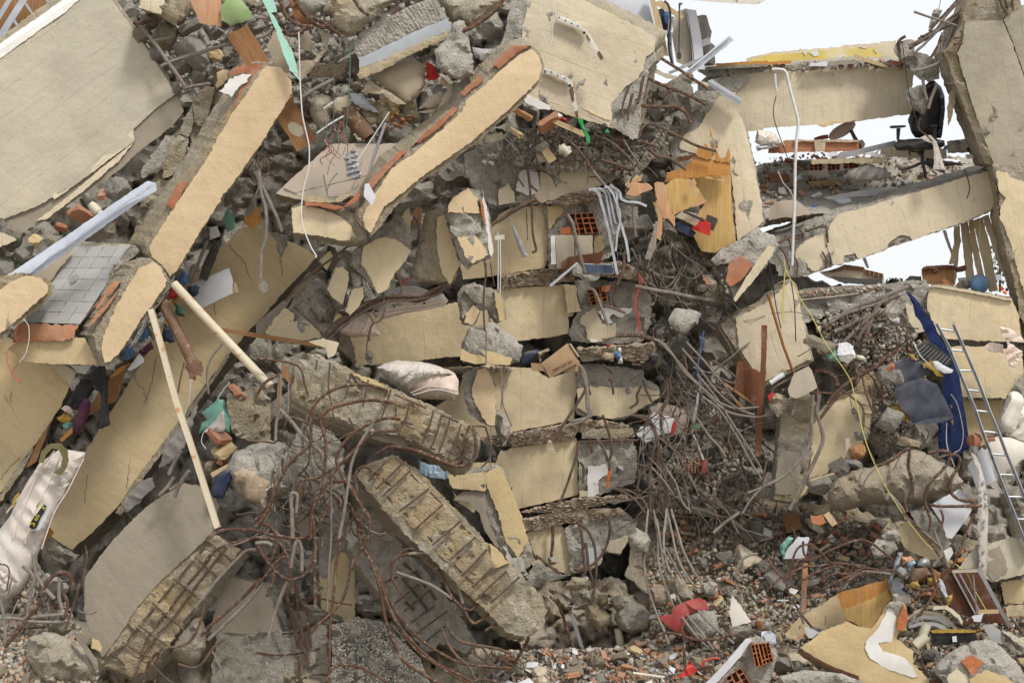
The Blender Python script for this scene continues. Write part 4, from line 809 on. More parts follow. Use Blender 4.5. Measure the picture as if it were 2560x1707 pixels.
B('oval_spot',t(1,0,'290,1150 320,1120 370,1130 430,1170 440,1230 400,1262 340,1240 300,1200'),par=X,m=Bi,s=Bi,r=0,th=.003,g=0)
X=B(Bb,t(1,0,'400,20 430,-60 640,-60 650,60 580,110 495,162 430,100'),13.2,.3,Ad,'conc','pale speckled concrete lump at the top above the bent bars',Ak,bu=.06,taper=.8)
X=B(Bb,t(1,0,'615,80 690,10 700,-60 1280,-60 1260,10 1210,60 1100,160 960,270 830,352 760,300 715,230 690,150'),13.1,(0,-10,.4),Ab,'conc','large tan concrete block at the top with a bar stub in its face',Ak,rel=.05,bu=.08)
cracks(X,[t(1,0,'740,50 750,120 715,190 780,280')],1.2); bars(X,Ae,[t(1,0,'890,-10 960,90 1035,145')],4.5,Aa,20)
X=empty('ribbed_slab',U(980,90,13),'grey slab with ribbed plaster and a smooth band at the top','slab')
B('ribbed_face',t(1,0,'895,390 960,300 1180,180 1400,60 1640,-20 1700,80 1760,170 1480,285 1180,430 945,545 905,460'),13.15,.12,Ad,'conc',par=X,r=1.5,folds=(-30,9,.010),g=5,rel=.006)
B('smooth_band',t(1,0,'945,540 1180,428 1480,283 1760,168 1795,270 1500,400 1200,540 950,632'),13.1,.1,'grey_sheet','conc',par=X,r=1)
B('broken_edge',t(1,0,'950,632 1200,540 1500,400 1795,268 1825,308 1640,400 1380,530 1120,660 960,727 935,690'),13.08,.16,Ag,Ag,par=X,r=3,rel=.02,g=8)
B(Bb,t(1,0,'1690,10 1720,-60 2290,-60 2260,60 2100,170 1960,262 1880,180 1800,222 1760,140'),13.3,.4,Ab,'conc','brown boulder at the top edge above the curved bar',Ak,bu=.15)
B(Bb,t(1,0,'1640,460 1760,345 1800,230 1860,178 1915,200 1975,430 2005,690 1950,705 1850,740 1760,690 1660,620'),12.95,.35,Ad,'conc','upright speckled concrete lump above the second stuccoed beam',Ak,bu=.10,taper=.75)
R(Ae,t(1,0,'1830,295 1960,265 2110,170 2220,70 2280,-20'),5.5,12.9,Aa,'rusty bar curving up to the top edge from the upright lump',Ba)
for q,r_,m,lb in (('140,-20 150,120 200,180',4,Aa,'rusty bar crossing the mint board'),('210,-10 280,150 390,230 530,250',5,Aa,'upper rusty bar sagging at the top left of the tan block'),('350,-10 450,130 580,240 690,240',6,Aa,'thick rusty bar sagging below the speckled lump'),('260,280 300,320 400,310 470,240',5,Aa,'rusty bar curled under the speckled lump'),('0,350 80,330 160,270',5,Ac,'corroded bar behind the mint board'),('500,160 640,220 700,270 800,345',5,Aa,'bar lying along the tan block'),('420,900 560,810 720,730',5,Ac,'corroded bar in the dark hollow'),('0,160 130,180',5,Ac,'grey bar end left of the mint board'),('1270,130 1290,60 1300,-20',4.5,Aa,'rusty bar end at the top edge over the ribbed slab')):
    R(Ae,t(1,0,q),r_,13.05,m,lb,Ba,wob=.004)
B('torn_sheet',t(1,0,'360,600 380,555 520,560 640,430 590,330 570,265 640,300 690,320 640,480 540,600 405,752'),13.25,.02,Aq,Aq,'pinkish beige sheet torn and hanging beside the mint board tip','sheet',r=2,folds=(40,40,.02),g=8)
B('torn_sheet',t(1,0,'100,420 160,300 280,340 340,560 300,680 180,620'),13.7,.03,Aq,Aq,'beige panel in shade behind the mint board','panel',r=2)
B('torn_sheet',t(1,0,'400,360 480,280 530,440 500,480 420,440'),13.7,.03,Aq,Aq,'small beige panel behind the torn sheet','panel',r=2)
B('ribbed_sheet',t(1,0,'475,650 530,580 740,600 860,545 810,650 825,660 755,712 500,715'),13.7,.03,Ab,Aq,'grey beige corrugated panel in the hollow below the tan block','panel',r=2,rel=.004,folds=(30,9,.008),g=5)
B('bent_sheet',t(1,0,'1080,690 1180,600 1440,525 1560,620 1545,800 1475,905 1370,960 1250,850 1150,790'),13.3,.06,Aq,Aq,'large dusty beige panel bowed in front of the hollow','panel',r=2,bu=.07,g=10)
B('bent_sheet',t(1,0,'960,850 1040,740 1110,790 1200,830 1330,920 1380,962 1290,960 1160,870 1040,855'),13.2,.03,Aq,Aq,'creased beige sheet below the bowed panel','sheet',r=2,folds=(60,26,.02),g=7)
B(Ax,t(1,0,'1560,570 1620,595 1690,700 1650,735 1580,742 1560,660'),13.3,.05,'cloth_red','cloth_red','small red cloth in shade beside the upright lump',Ax,r=2,bu=.04)
for q,m,lb in (('1490,1000 1580,900 1700,850 1715,930 1600,1000',Aq,'dusty tile panel below the red cloth'),('1665,1005 1700,900 1790,800 1900,880 1800,960 1720,1015',Aq,'slanting beige panel near the second stuccoed beam'),('1480,1035 1660,990 1710,1025 1600,1036',Aq,'narrow beige panel below the dusty tile'),('1985,440 2200,455 2080,560 2010,530','tile_grey','grey tile scrap above the second stuccoed beam'),('2120,585 2200,460 2350,470 2350,510 2220,588','tile_grey','second grey tile scrap near the second stuccoed beam top'),('860,858 980,858 1050,970 1148,1038 1060,1030 900,955','grey_sheet','curled grey vinyl piece in the hollow'),('700,950 740,900 850,880 870,990 800,1010 780,1050 720,1030',Aq,'ragged beige scrap left of the grey vinyl'),('895,1230 930,1215 1010,1300 940,1295','pvc','curled cream scrap under the rusty pipe'),('1700,700 1880,870 1880,885 1800,830 1690,760',Ap,'cream edged board beside the upright lump')):
    B('panel' if 'panel' in lb else 'scrap',t(1,0,q),13.3,.03,m,m,lb,'panel' if 'panel' in lb else 'scrap',r=2,bu=.02,g=8)
B('rock',t(1,0,'470,920 540,870 690,900 705,1000 680,1150 590,1215 510,1090'),13.4,.3,Ab,'conc','rounded concrete lump between the fibreboard plank and the hollow','rock',bu=.12)
R('soil_pipe',t(1,0,'840,1010 900,1100 1030,1270'),22,13.35,Bn,'wide rusty iron pipe with an open end in the hollow','pipe',sides=18,hollow=.86)
R('plastic_pipe',t(1,0,'560,1225 680,1140 805,1068'),2.6,13.2,Aw,'thin pale tube lying in the hollow','pipe'); R('plastic_pipe',t(1,0,'620,1000 710,940'),3,13.2,Aw,'short white tube above the thin pale tube','pipe')
R('steel_rod',t(1,0,'1040,1568 1110,1360 1190,1130'),4,12.95,At,'slate blue rod leaning on the second stuccoed beam','rod'); R('string',t(1,0,'930,1480 1080,1250 1225,1030'),1.5,12.95,Aw,'pale cord from the slate rod up into the hollow','cord')
for k in range(14):
    x,y=t(1,0,'%g,%g' % (1190+random.random()*270,1060+random.random()*130))[0]; piece('brick_sliver','slab',x,y,13.3,random.uniform(9,17),random.choice([An,Bf,Av]),'red brick sliver in the heap above the second stuccoed beam',An,'brick slivers above the second stuccoed beam',asp=(1,.6,.5))
for k in range(26):
    x,y=t(1,0,'%g,%g' % (1000+random.random()*500,900+random.random()*200))[0]; piece('foam_lump','lump',x,y,13.4,random.uniform(6,20),random.choice([Ag,Aq,As,Ab]),'tan plaster crumb heaped behind the second stuccoed beam',Ak,'plaster crumbs behind the second stuccoed beam')
# second stuccoed beam with the floor behind it
X=B('bathroom_floor',v('632,445 660,420 760,330 935,330 1090,235 1150,240 1000,350 845,455 760,452 700,462'),13.3,(0,14,.25),'tile_pink',Ab,'tilted floor of dusty pinkish tiles above the hanging cream soffit','floor',r=2,pl=(0,-.06),rel=.004)
qf=v('650,432 925,336 850,450 705,455')
for i in range(3):
    for j in range(2): B('tile',[quadpt(qf,u,w) for u,w in ((i/3+.006,j/2+.01),((i+1)/3-.006,j/2+.01),((i+1)/3-.006,(j+1)/2-.01),(i/3+.006,(j+1)/2-.01))],par=X,m='tile_pink',s='tile_pink',r=1,g=0,th=.02)
B('skirting',v('938,330 1060,248 1090,248 960,345 850,440 838,438'),13.2,.05,Bi,Ab,par=X,r=1)
B2=B('plastered_beam',v('1225,108 1241,126 1250,152 1242,190 1182,252 1087,335 964,420 905,480 852,545 836,531 823,498 855,436 895,378 938,350 1005,294 1052,250 1066,220 1105,190 1142,156 1188,112'),12.9,(-26,-22,.4),Ab,Ab,'second peach stuccoed beam leaning to the upper right at the centre','beam',rel=.015,r=3)
B(Cj,v('1222,112 1238,130 1246,155 1238,184 1178,244 1082,327 962,411 905,458 882,474 852,536 838,525 832,495 866,438 903,384 945,358 1013,300 1060,258 1074,228 1112,198 1148,163 1190,128'),m=Cj,s=Ag,par=B2,r=2.2)
for q in ('835,430 920,345 932,348 897,385 850,438','945,338 1040,245 1052,250 1005,298','1130,150 1175,106 1220,104 1188,122 1146,158','1058,212 1100,175 1108,186 1068,222'):
    B('brick_course',v(q),12.87,.1,An,An,par=B2,r=2.5,rel=.012,g=10)
X=B('soffit_block',v('668,478 690,465 720,462 790,478 828,500 838,545 820,556 785,556 735,545 672,536'),13.05,(6,12,.4),Ab,'conc','hanging beam end with cream soffit under the second stuccoed beam','beam',r=2.5)
B('cream_face',v('670,480 690,472 740,480 780,496 806,520 818,548 790,553 735,542 674,533'),m=Cf,s=Ag,par=X,r=2,th=.03)
B('brick_course',t(1,1,'450,285 640,300 800,330 900,240 960,170 950,270 830,330 720,360 560,325 450,325'),12.95,.08,An,An,par=X,r=2,rel=.012,g=8)
B('ledge',t(1,1,'360,215 560,235 730,250 800,225 950,130 880,220 780,290 640,295 450,280 360,250'),13.0,.1,Ag,Ab,par=X,r=2)
B('tile_shard',t(1,1,'1000,125 1035,118 1062,170 1100,240 1070,322 990,240'),12.7,.03,Aj,Ai,'white pointed tile shard stuck on the second stuccoed beam','tile',r=1)
B('cable_bracket',t(1,0,'800,1450 900,1360 935,1420 920,1480 960,1540 970,1640 900,1650 830,1620 835,1500'),12.95,.05,At,At,'crumpled grey metal box on the pinkish floor','metal box',r=2,folds=(70,14,.02),g=5)
R('electric_wire',[*t(1,0,'393,300 400,600 410,850 430,1080 480,1300 490,1420 480,1568'),*t(1,1,'440,150 418,340 430,500 500,690 548,770 552,800')],1.7,12.6,Aw,'long white wire hanging past the cream soffit','wire')
R('electric_wire',t(1,0,'900,380 870,470 860,700 850,930 830,1180 840,1350 830,1480'),1.1,12.8,'wire_green','thin green wire hanging in the hollow','wire')
R('electric_wire',t(1,1,'750,20 690,90 650,190 670,240 740,270'),1.2,12.9,'wire_green','green wire end on the pinkish floor','wire')
R('conduit',t(1,1,'960,240 920,360 930,460 1010,550 1035,620'),3.2,12.75,Af,'dark flexible conduit hanging at the second stuccoed beam end','conduit')
B('socket',t(1,1,'1005,545 1025,545 1050,600 1045,625 1020,625'),12.7,.04,Ah,Ah,'small black connector at the end of the dark conduit','connector',r=0,g=0)
for q,lb in (('30,0 50,200 95,380 90,620 50,770 45,1000','corroded cable hanging down left of the cream soffit'),('0,20 110,250 190,420 240,560','straight corroded bar above the long cream beam')):
    R(Bs,t(1,1,q),4.5,13.2,Ac,lb,Bs,wob=.004)
B('junction_box',t(1,1,'15,1040 50,1005 95,1015 118,1090 70,1125 35,1110'),13.15,.06,Au,Au,'small dark box at the end of the hanging corroded cable','junction box',r=1,rel=.01)
rg=random.Random(8)
for k in range(16):
    x0,y0=t(1,0,'%g,%g' % (rg.uniform(600,900),rg.uniform(1000,1350)))[0]; L=rg.uniform(40,110)
    R('thin_wire',[(x0,y0),(x0+rg.uniform(-14,14),y0+L*.35),(x0+rg.uniform(-25,25),y0+L*.7),(x0+rg.uniform(-30,30),y0+L)],rg.uniform(.6,1.1),13.0,rg.choice([Aw,Af,'wire_green',Ac,'wire_red']),'thin loose wire dangling over the pinkish floor','wire','wires dangling over the pinkish floor',sides=5)
for k in range(12):
    x0,y0=t(0,0,'%g,%g' % (rg.uniform(2150,2500),rg.uniform(1200,1600)))[0]; L=rg.uniform(40,120)
    R('thin_wire',[(x0,y0),(x0+rg.uniform(-24,24),y0+L*.35),(x0+rg.uniform(-35,25),y0+L*.7),(x0+rg.uniform(-50,30),y0+L)],rg.uniform(.8,2.),13.3,rg.choice([Af,Ac,Aa]),'loose wire tangled right of the long stuccoed beam','wire','wires tangled right of the long stuccoed beam',sides=5)
def chunk(pts,Y,label,skins=(),m='conc',th=.25,bu=.05,taper=.8,s='conc',back=(0,0),name=Bb,sm=Cf,ang=20):
    X=B(name,pts,Y,(*back,th),m,s,label,Ak,bu=bu,taper=taper,r=3)
    for q in skins:
        mm=sm
        if isinstance(q,tuple): q,mm=q
        B(Br,q,Y-bu-.03,bu+.06,mm,Ag,par=X,r=2.5,ang=ang)
    return X
T11=lambda s: t(1,1,s)
chunk(T11('860,870 900,720 1000,640 1090,540 1180,500 1320,400 1420,560 1432,700 1385,830 1250,1010 1120,1150 1010,1000 930,930'),13.5,'big cream faced chunk hanging under the second stuccoed beam',[T11('980,790 990,690 1100,630 1200,608 1300,640 1425,735 1370,830 1270,950 1200,1090 1120,1130 1020,930 965,850')],back=(-14,10))
chunk(T11('1180,500 1300,400 1410,290 1425,480 1420,620 1320,650 1230,560'),13.65,'grey chunk with cream edge above the big hanging chunk',[T11('1320,430 1400,330 1420,480 1420,590 1380,600 1330,500')])
chunk(T11('1430,940 1480,700 1530,450 1570,370 1700,338 1750,480 1800,650 1870,870 1830,1000 1780,1052 1640,1045 1500,1020'),13.6,'tall concrete chunk with hollowed cream side',[T11('1660,440 1720,400 1760,500 1810,680 1868,870 1780,1040 1720,960 1690,880 1660,700')],m=Ab,bu=.08)
X=chunk(T11('1755,350 1820,225 1950,155 2050,180 2120,340 2150,560 2172,720 2165,810 2050,840 1935,912 1870,830 1800,620'),13.25,'plastered masonry chunk with two peach patches hanging at the centre',[(T11('1765,310 1830,230 1950,162 2030,260 2050,390 1900,390 1760,380'),Cj),(T11('1850,612 2010,592 2080,680 2132,772 2070,810 1985,852 1930,790'),Cj),(T11('1780,500 1900,530 2060,470 2075,560 1990,590 1840,610 1790,560'),Ad)],back=(14,0))
B('brick_course',T11('2055,260 2075,280 2110,460 2105,500 2070,400'),13.15,.08,An,An,par=X,r=1.5); B('white_plaster',T11('2080,180 2120,340 2150,560 2175,720 2165,800 2140,760 2120,560 2090,380'),13.22,.06,Ai,Ai,par=X,r=2)
chunk(T11('570,830 620,770 685,728 720,800 690,870 655,922 610,880'),13.7,'small cream faced chunk left of the big hanging chunk',[T11('580,830 630,780 685,738 712,800 655,912 612,870')],bu=.02)
chunk(T11('640,1080 690,960 730,880 800,775 860,880 855,1050 830,1150 800,1235 690,1160'),13.6,'cream faced wedge left below the big hanging chunk',[T11('655,1080 735,895 790,880 852,930 845,1050 798,1228 700,1160')])
chunk(T11('815,1290 870,1100 880,1050 870,940 960,940 995,1080 985,1160 950,1250 860,1340'),13.55,'second cream faced wedge above the dark bundle of bars',[T11('822,1290 885,1090 990,1060 985,1150 945,1240 860,1330')])
X=chunk(T11('1845,1130 1900,1060 2010,1030 2100,1060 2180,1090 2262,1150 2295,1370 2210,1402 2120,1270 2060,1290 1990,1435 1880,1400'),14.3,'broken grey chunk with cream end hanging on bars before the second cream beam',[(T11('1925,1310 2000,1230 2055,1290 1990,1420 1920,1390'),Cj),(T11('1910,1090 1990,1070 2060,1120 2080,1210 2030,1220 1960,1160'),Ad),(T11('2190,1110 2262,1160 2285,1360 2240,1380 2200,1230'),As)])
X=chunk(v('1058,792 1078,752 1130,738 1165,762 1202,796 1195,830 1155,842 1110,832 1062,832'),14.2,'big grey lump with cream underside below the hanging chunk',[],m=Ad,bu=.12)
B('cream_underside',t(1,2,'1885,60 2000,120 2110,80 2240,110 2350,160 2330,215 2150,210 1990,200 1880,170'),14.08,.1,As,'conc',par=X,r=2)
chunk(t(1,2,'1890,310 2010,240 2110,225 2170,330 2205,420 2200,780 2130,775 1960,675 1910,500'),14.3,'flat plastered fragment with grey broken edge before the third cream beam',[t(1,2,'2030,260 2110,232 2165,340 2200,430 2195,770 2130,765 2060,650 2000,540 1975,470')],m='conc',sm=Cj,bu=.02)
chunk(t(1,2,'2210,625 2270,640 2335,760 2300,950 2270,955 2190,800'),14.3,'small grey stone hanging below the flat plastered fragment',[],m=Ad,bu=.08)
X=chunk([*t(1,2,'1750,1200 1830,1180 1960,1170 2230,1125 2290,1200 2350,1340'),*v('1170,1120 1200,1205 1222,1262 1226,1290 1200,1312 1150,1280 1110,1175'),*t(1,2,'2110,1380 1960,1370 1800,1345')],13.9,'fallen plastered block like a bracket under the upper broken beam',[v('1106,1092 1130,1078 1150,1069 1168,1110 1200,1190 1213,1240 1190,1282 1160,1240 1142,1170')],sm=As,back=(-6,14),bu=.03)
B('soffit',t(1,2,'1755,1215 1900,1215 2085,1200 2110,1370 1960,1360 1800,1340'),13.84,.05,Bm,'conc',par=X,r=2)
B('smooth_edge',[*t(1,2,'1810,1450 1900,1370 2100,1372 2140,1500'),*t(1,3,'2170,150 2240,330 2190,300 2090,140'),*t(1,2,'2050,1568 1960,1470')],13.88,.12,By,'conc',par=X,r=1.5)
chunk(t(1,3,'2240,330 2290,300 2350,420 2440,400 2500,560 2380,620 2290,500'),13.6,'grey lump under the fallen plastered block',[],m=Ad,bu=.1)
X=B('mattress',T11('1095,1345 1060,1320 1120,1180 1165,1110 1300,1068 1460,1058 1560,1090 1720,1130 1765,1190 1730,1240 1560,1280 1400,1300 1180,1355'),13.95,.2,Bc,Bg,'pale mattress end with small flower print crushed between cream beams','mattress',r=1.5,bu=.14,g=8,folds=(80,34,.016))
for q in ('1100,1310 1300,1260 1550,1230 1700,1200 1760,1190','1120,1340 1320,1295 1560,1265 1720,1230'): R('seam',T11(q),1.4,13.78,Bg,par=X)
for x,y,m in ((1240,1150,'cloth_purple'),(1100,1290,'cloth_purple'),(1540,1215,'cloth_purple'),(1270,1240,'cloth_green'),(1465,1215,'cloth_green'),(1300,1230,'cloth_green')):
    for k in range(3):
        a,b=x+random.uniform(-22,22),y+random.uniform(-14,14); w=random.uniform(7,13)
        B('printed_flower',T11('%g,%g %g,%g %g,%g %g,%g' % (a-w,b,a,b-w,a+w,b+2,a+2,b+w)),13.79,.006,m,m,par=X,r=.8,g=0)
X=B('pillow',T11('740,1450 850,1380 950,1330 1080,1285 1100,1380 1145,1512 1020,1518 870,1525 780,1490'),13.9,.15,Bg,Bg,'crumpled pinkish pillow below the flower print mattress','pillow',r=2,bu=.08,g=6,folds=(28,14,.02))
R('rebar_bundle',T11('640,1530 760,1400 870,1335 1000,1240 1300,1170 1500,1180 1640,1110 1780,1045'),9,13.55,Af,'thick dark bundle of bars lying over the flower print mattress',Ba,wob=.02,sides=9)
for q,lb in (('660,1560 800,1430 960,1310 1200,1200 1420,1190 1660,1140 1720,1070','dark bar along the bundle over the flower print mattress'),('900,1290 1090,1180 1300,1150 1540,1150 1700,1060','second dark bar along the bundle over the flower print mattress'),('1270,950 1320,1010 1335,1090 1310,1160','thin bar hooked above the flower print mattress'),('1165,1120 1180,1250 1160,1350 1090,1390 1050,1330 1010,1295','thin bar hooked below the flower print mattress'),('1080,1390 1050,1450 1040,1568','thin wire hanging from the pillow'),('350,1250 480,1360 640,1520','dark bar end on the broken corner left of the pillow'),('270,1200 440,1010 700,800 900,650','dark straight bar along the long cream beam top edge'),('870,900 1000,700 1000,690','bar beside the big hanging chunk')):
    R(Ae,T11(q),2.8,13.5,Af,lb,Ba,wob=.006)
X=B(Bz,T11('70,1490 200,1310 330,1240 520,1010 640,1020 760,1240 720,1400 640,1568 500,1600 200,1580'),14.0,.4,'conc','conc','crushed beam corner with a cream patch left of the pillow','beam',r=4,rel=.05)
B(Br,T11('80,1490 160,1360 260,1260 340,1300 350,1390 470,1370 580,1470 600,1530 400,1568 200,1560'),m=Cf,s=Ag,par=X,r=3,th=.03,ang=40)
B('rock',T11('490,1130 520,1060 640,1130 710,1290 690,1380 590,1380 510,1260'),13.85,.2,'conc','conc','grey rock in the crushed corner left of the wedges','rock',bu=.08)
B('rock',T11('715,1340 740,1290 790,1340 770,1390 720,1400'),13.75,.1,As,'conc','small tan stone under the cream wedges','rock',bu=.04)
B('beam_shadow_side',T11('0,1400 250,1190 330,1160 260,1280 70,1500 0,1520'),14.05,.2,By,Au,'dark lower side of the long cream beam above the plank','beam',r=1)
pipe_box('roof_batten',T11('100,1480')[0],T11('520,950')[0],22,14.12,Ab,'rough edge strip of the long cream beam near the wedges','beam edge',th=.15,r=3)
R('timber_pole',T11('1440,420 1480,470 1500,640'),2,13.7,Ac,'thin rod behind the tall concrete chunk','rod')
B('pink_board',T11('1430,420 1470,330 1520,340 1530,420 1490,500 1440,520'),13.9,.04,'wood_pink','wood_pink','pink rounded board seen between the hanging chunks',Bh,r=1)
R('marker',T11('1345,1055 1370,1010 1395,980'),2,13.6,Ce,'small red stick above the flower print mattress','stick')
X=B('bedding_roll',t(1,2,'1110,240 1180,200 1300,178 1520,190 1680,230 1815,285 1855,350 1855,490 1810,535 1500,520 1400,462 1280,400 1190,330'),13.7,.3,Bg,Bg,'white bundled bedding on the upper broken beam','bedding',r=1.5,bu=.2,g=8,folds=(70,40,.02))
B('white_cover',t(1,2,'1110,240 1180,200 1300,174 1520,186 1680,226 1815,280 1810,300 1640,350 1480,400 1410,465 1280,400 1190,330'),13.62,.1,Bc,Bc,par=X,r=1.5,bu=.19,g=6,folds=(35,18,.022))
for q in ('1420,470 1600,410 1855,450','1440,490 1650,440 1850,480'): R('seam',t(1,2,q),1.6,13.5,Bc,par=X)
B('plastic_bag',t(1,2,'2010,1085 2030,980 2060,895 2160,918 2205,1040 2200,1110 2180,1090 2000,1092'),14.3,.1,Ah,Ah,'black plastic bag sticking out behind the upper broken beam end','bag',r=2,bu=.06,folds=(20,22,.015),g=6)
B(Ax,t(1,2,'1495,1090 1600,1130 1830,1150 1828,1200 1740,1265 1620,1250 1500,1200'),14.2,.05,'cloth_lightblue','cloth_lightblue','light blue curtain bunched under the upper broken beam',Ax,r=2,folds=(5,12,.015),g=6)
X=B('cloth_bag',t(0,2,'1825,835 1860,740 1900,720 1855,650 1960,570 2000,515 2060,530 2075,600 2120,700 2105,825 2000,830 1900,825'),13.2,.04,Ch,Ch,'green and white cloth bag hanging by strings below the long cream beam','bag',r=2,g=7,bu=.05,folds=(15,24,.015))
B(Aj,t(0,2,'1865,830 1960,740 2055,615 2065,800 2040,830 1920,820'),13.12,.04,Bc,Bc,par=X,r=1.5,g=8,bu=.03)
R('string',t(0,2,'2000,520 2060,430 2110,370'),1.,13.15,Aw,par=X); R('string',t(0,2,'1865,835 1850,920 1890,980'),1.,13.1,Aw,par=X)
B(Bb,t(0,2,'2080,540 2200,480 2350,400 2480,520 2480,900 2350,915 2200,880 2130,830 2110,700'),13.6,.4,Ab,'conc','tan block behind the green and white bag',Ak,rel=.04)
for q,m,kd,s_,lb in (('2050,990',As,'slab',115,'tan tile fragment lying below the green bag'),('2010,860',An,'slab',100,'brick slab below the green bag'),('2280,1020',Ai,An,60,'white block near the pale boulder'),('2040,1110',Bf,An,60,'brick end below the tan tile fragment'),('1940,1150',Ab,'lump',50,'small tan stone left of the timber batten'),('2010,900',Ab,'lump',70,'tan lump under the green bag'),('2180,460',An,'slab',80,'brown slab behind the bag strings'),('2170,500','conc','slab',70,'grey slab behind the bag strings')):
    x,y=t(0,2,q)[0]; piece(Cg,kd,x,y,13.15,s_/3.672*1.1,m,lb,Ak)
pipe_box('timber_batten',t(0,2,'1940,1225')[0],t(0,2,'2250,1060')[0],12,12.95,Ap,'pale timber batten lying left of the pale boulder',Ci)
B(Ax,t(0,2,'1945,1350 1980,1230 2060,1170 2150,1160 2120,1300 2050,1430 1960,1440 1940,1400'),12.85,.05,Cb,Cb,'dark navy cloth behind the leaning cream tube',Ax,r=2,folds=(10,24,.015),bu=.03,g=7)
B(Ax,t(0,2,'2145,1200 2250,1160 2360,1200 2480,1290 2450,1420 2440,1568 2380,1480 2260,1440 2230,1300 2160,1300'),12.75,.06,'cloth_beige','cloth_beige','beige knitted garment draped on the pale boulder',Ax,r=2,folds=(10,16,.012),bu=.05,g=6)
B(Ax,t(0,2,'1520,930 1690,760 1810,560 1820,600 1700,950 1560,1110 1460,1160'),13.7,.05,Cc,Cc,'grey sheet hanging below the long cream beam',Ax,r=3,folds=(-50,24,.02),g=8)
B(Ax,t(0,2,'1200,1370 1290,1270 1400,1240 1420,1330 1280,1470 1160,1568 1130,1480'),13.5,.06,Cc,Cc,'grey blanket tucked behind the tipped slab',Ax,r=3,folds=(-50,20,.02),g=8)
for q,lb in (('1460,1410 1540,1330 1600,1240','whitish bar stub on top of the tipped slab'),('1600,1430 1660,1290 1740,1180','second whitish bar stub on top of the tipped slab'),('1560,1360 1620,1320 1680,1280','third whitish bar stub on top of the tipped slab'),('1550,1220 1600,1110 1660,1000','whitish bar behind the leaning cream tube')):
    R(Ae,t(0,2,q),5,12.85,Ac,lb,Ba)
B('rock',t(1,2,'940,1440 1000,1370 1090,1470 1060,1510 960,1520'),13.2,.15,Ad,'conc','pale rock under the long stirrup beam','rock',bu=.08)
B(Bb,[*t(1,2,'930,1530 1090,1520 1200,1568'),*t(1,3,'1270,90 1250,140 1090,190 1040,190 960,20')],13.3,.3,Ad,'conc','pale block between the long stirrup beam and the third beam',Ak,bu=.05)
B('cream_offcut',t(1,2,'480,2 620,-30 760,10 720,130 660,150 640,60'),13.3,.1,Am,Ag,'white plastered fragment on the top end of the upper broken beam',Ak,r=2)
B('hanging_mass',t(1,2,'720,80 800,-120 860,-40 900,60 915,200 830,140 800,110'),13.9,.1,'dirt','dirt','matted dark fibre clump hanging beside the upper broken beam','debris',r=4,rel=.03,facet=True,g=7)
X=B('bulb_holder',t(1,2,'1000,150 1010,90 1045,80 1080,140 1060,205 1025,200'),13.8,.05,Au,Au,'dirty lamp holder dangling on a wire before the second cream beam','lamp',r=1.5,bu=.03)
R('wire',t(1,2,'1035,-80 1020,20 1015,90'),1.2,13.8,Bj,par=X)
H={}
def floor_beam(k,pts,Y,label,ang=0,par_lines=None,**kw):
    H[k]=B(Bz,pts,Y,(0,0,.5),Cf,Ab,label,'beam',r=1.8,ang=ang,rel=.012,fsc=.006,pl=(.01,0),**kw); return H[k]
def end_block(k,pts,label,Y,skins=(),m=Ad,**kw):
    X=B('broken_beam',pts,Y,.6,m,Ad,label,'broken beam end',r=4,rel=.05,**kw)
    for q,mm in skins: B(Br,q,Y-.035,.07,mm,Ag,par=X,r=3,ang=0)
    return X
T21=lambda s: t(2,1,s); T22=lambda s: t(2,2,s); T23=lambda s: t(2,3,s)
E0=end_block(0,[*t(2,0,'-440,1420 -200,1300 60,1180 300,1180 500,1200 700,1270 880,1240 960,1300 1100,1340 1120,1568'),*T21('920,80 840,130 650,190 270,300 30,310 -160,330 -330,200 -420,60')],'crushed grey top floor edge with cracked cream patches below the leaning wall with brackets',15.0,
    [(T21('250,-20 330,-60 560,-120 700,-180 830,-120 860,-20 835,128 650,186 440,240 270,290 200,240 260,140'),Am),(T21('40,130 80,0 200,-50 250,60 262,190 200,212 150,228 35,180'),Ai),(T21('-130,180 -40,110 20,200 30,290 -120,320'),Am),(T21('540,-60 580,-160 650,-150 640,-40'),As)])
cracks(E0,[T21('270,80 290,180 420,150 430,240'),T21('300,-100 330,60 420,120 560,60 600,-60'),T21('560,60 640,180'),T21('440,20 400,140 420,200')],.9)
floor_beam(1,[*T11('1870,830 2000,640 2150,560'),*T21('-120,400 0,340 130,330 285,308 320,420 330,620 315,860 300,885 0,940 -300,985'),*T11('1900,1000')],15.1,'uppermost cream beam of the crushed stack, behind the hanging cables')
end_block(1,T21('285,310 420,260 700,200 850,220 1000,300 1150,340 1160,560 1050,590 950,620 940,760 860,800 750,860 640,880 500,900 330,880 330,600'),'grey broken end of the uppermost cream beam around a hollow brick',15.05,[(T21('330,330 460,300 470,380 400,470 340,560'),As),(T21('750,600 860,590 860,690 770,780 750,740'),As)])
hollow_brick(Bd,T21('520,395 745,385 800,570 560,585'),4,4,14.84,Be,.2,'orange hollow brick with broken cells, upper of two in the beam ends',An,miss=.25,wall=.2)
B('brick_scrap',T21('445,530 530,505 580,585 450,580'),14.86,.1,Be,An,'orange brick corner beside the upper hollow brick',An,r=2)
X=B('grey_panel',T21('398,590 740,592 742,782 600,770 560,790 440,900 412,895'),14.8,.03,Bi,Ap,'pale grey cabinet panel set under the hollow brick','panel',r=.8,g=0); B('cabinet_edge',T21('355,600 396,592 404,860 360,862'),14.78,.1,Ai,Ai,par=X,r=.8,g=0)
B(Bh,T21('445,845 520,790 850,742 810,850 640,870 450,905'),14.7,.04,'wood_red','wood_red','dark red board lying on the second floor edge',Bh,r=1)
X=B('tiled_strip',T21('650,850 925,862 932,948 690,944'),14.6,.08,Ai,'conc','strip of dark blue tiles at the second floor edge','tile strip',r=.5)
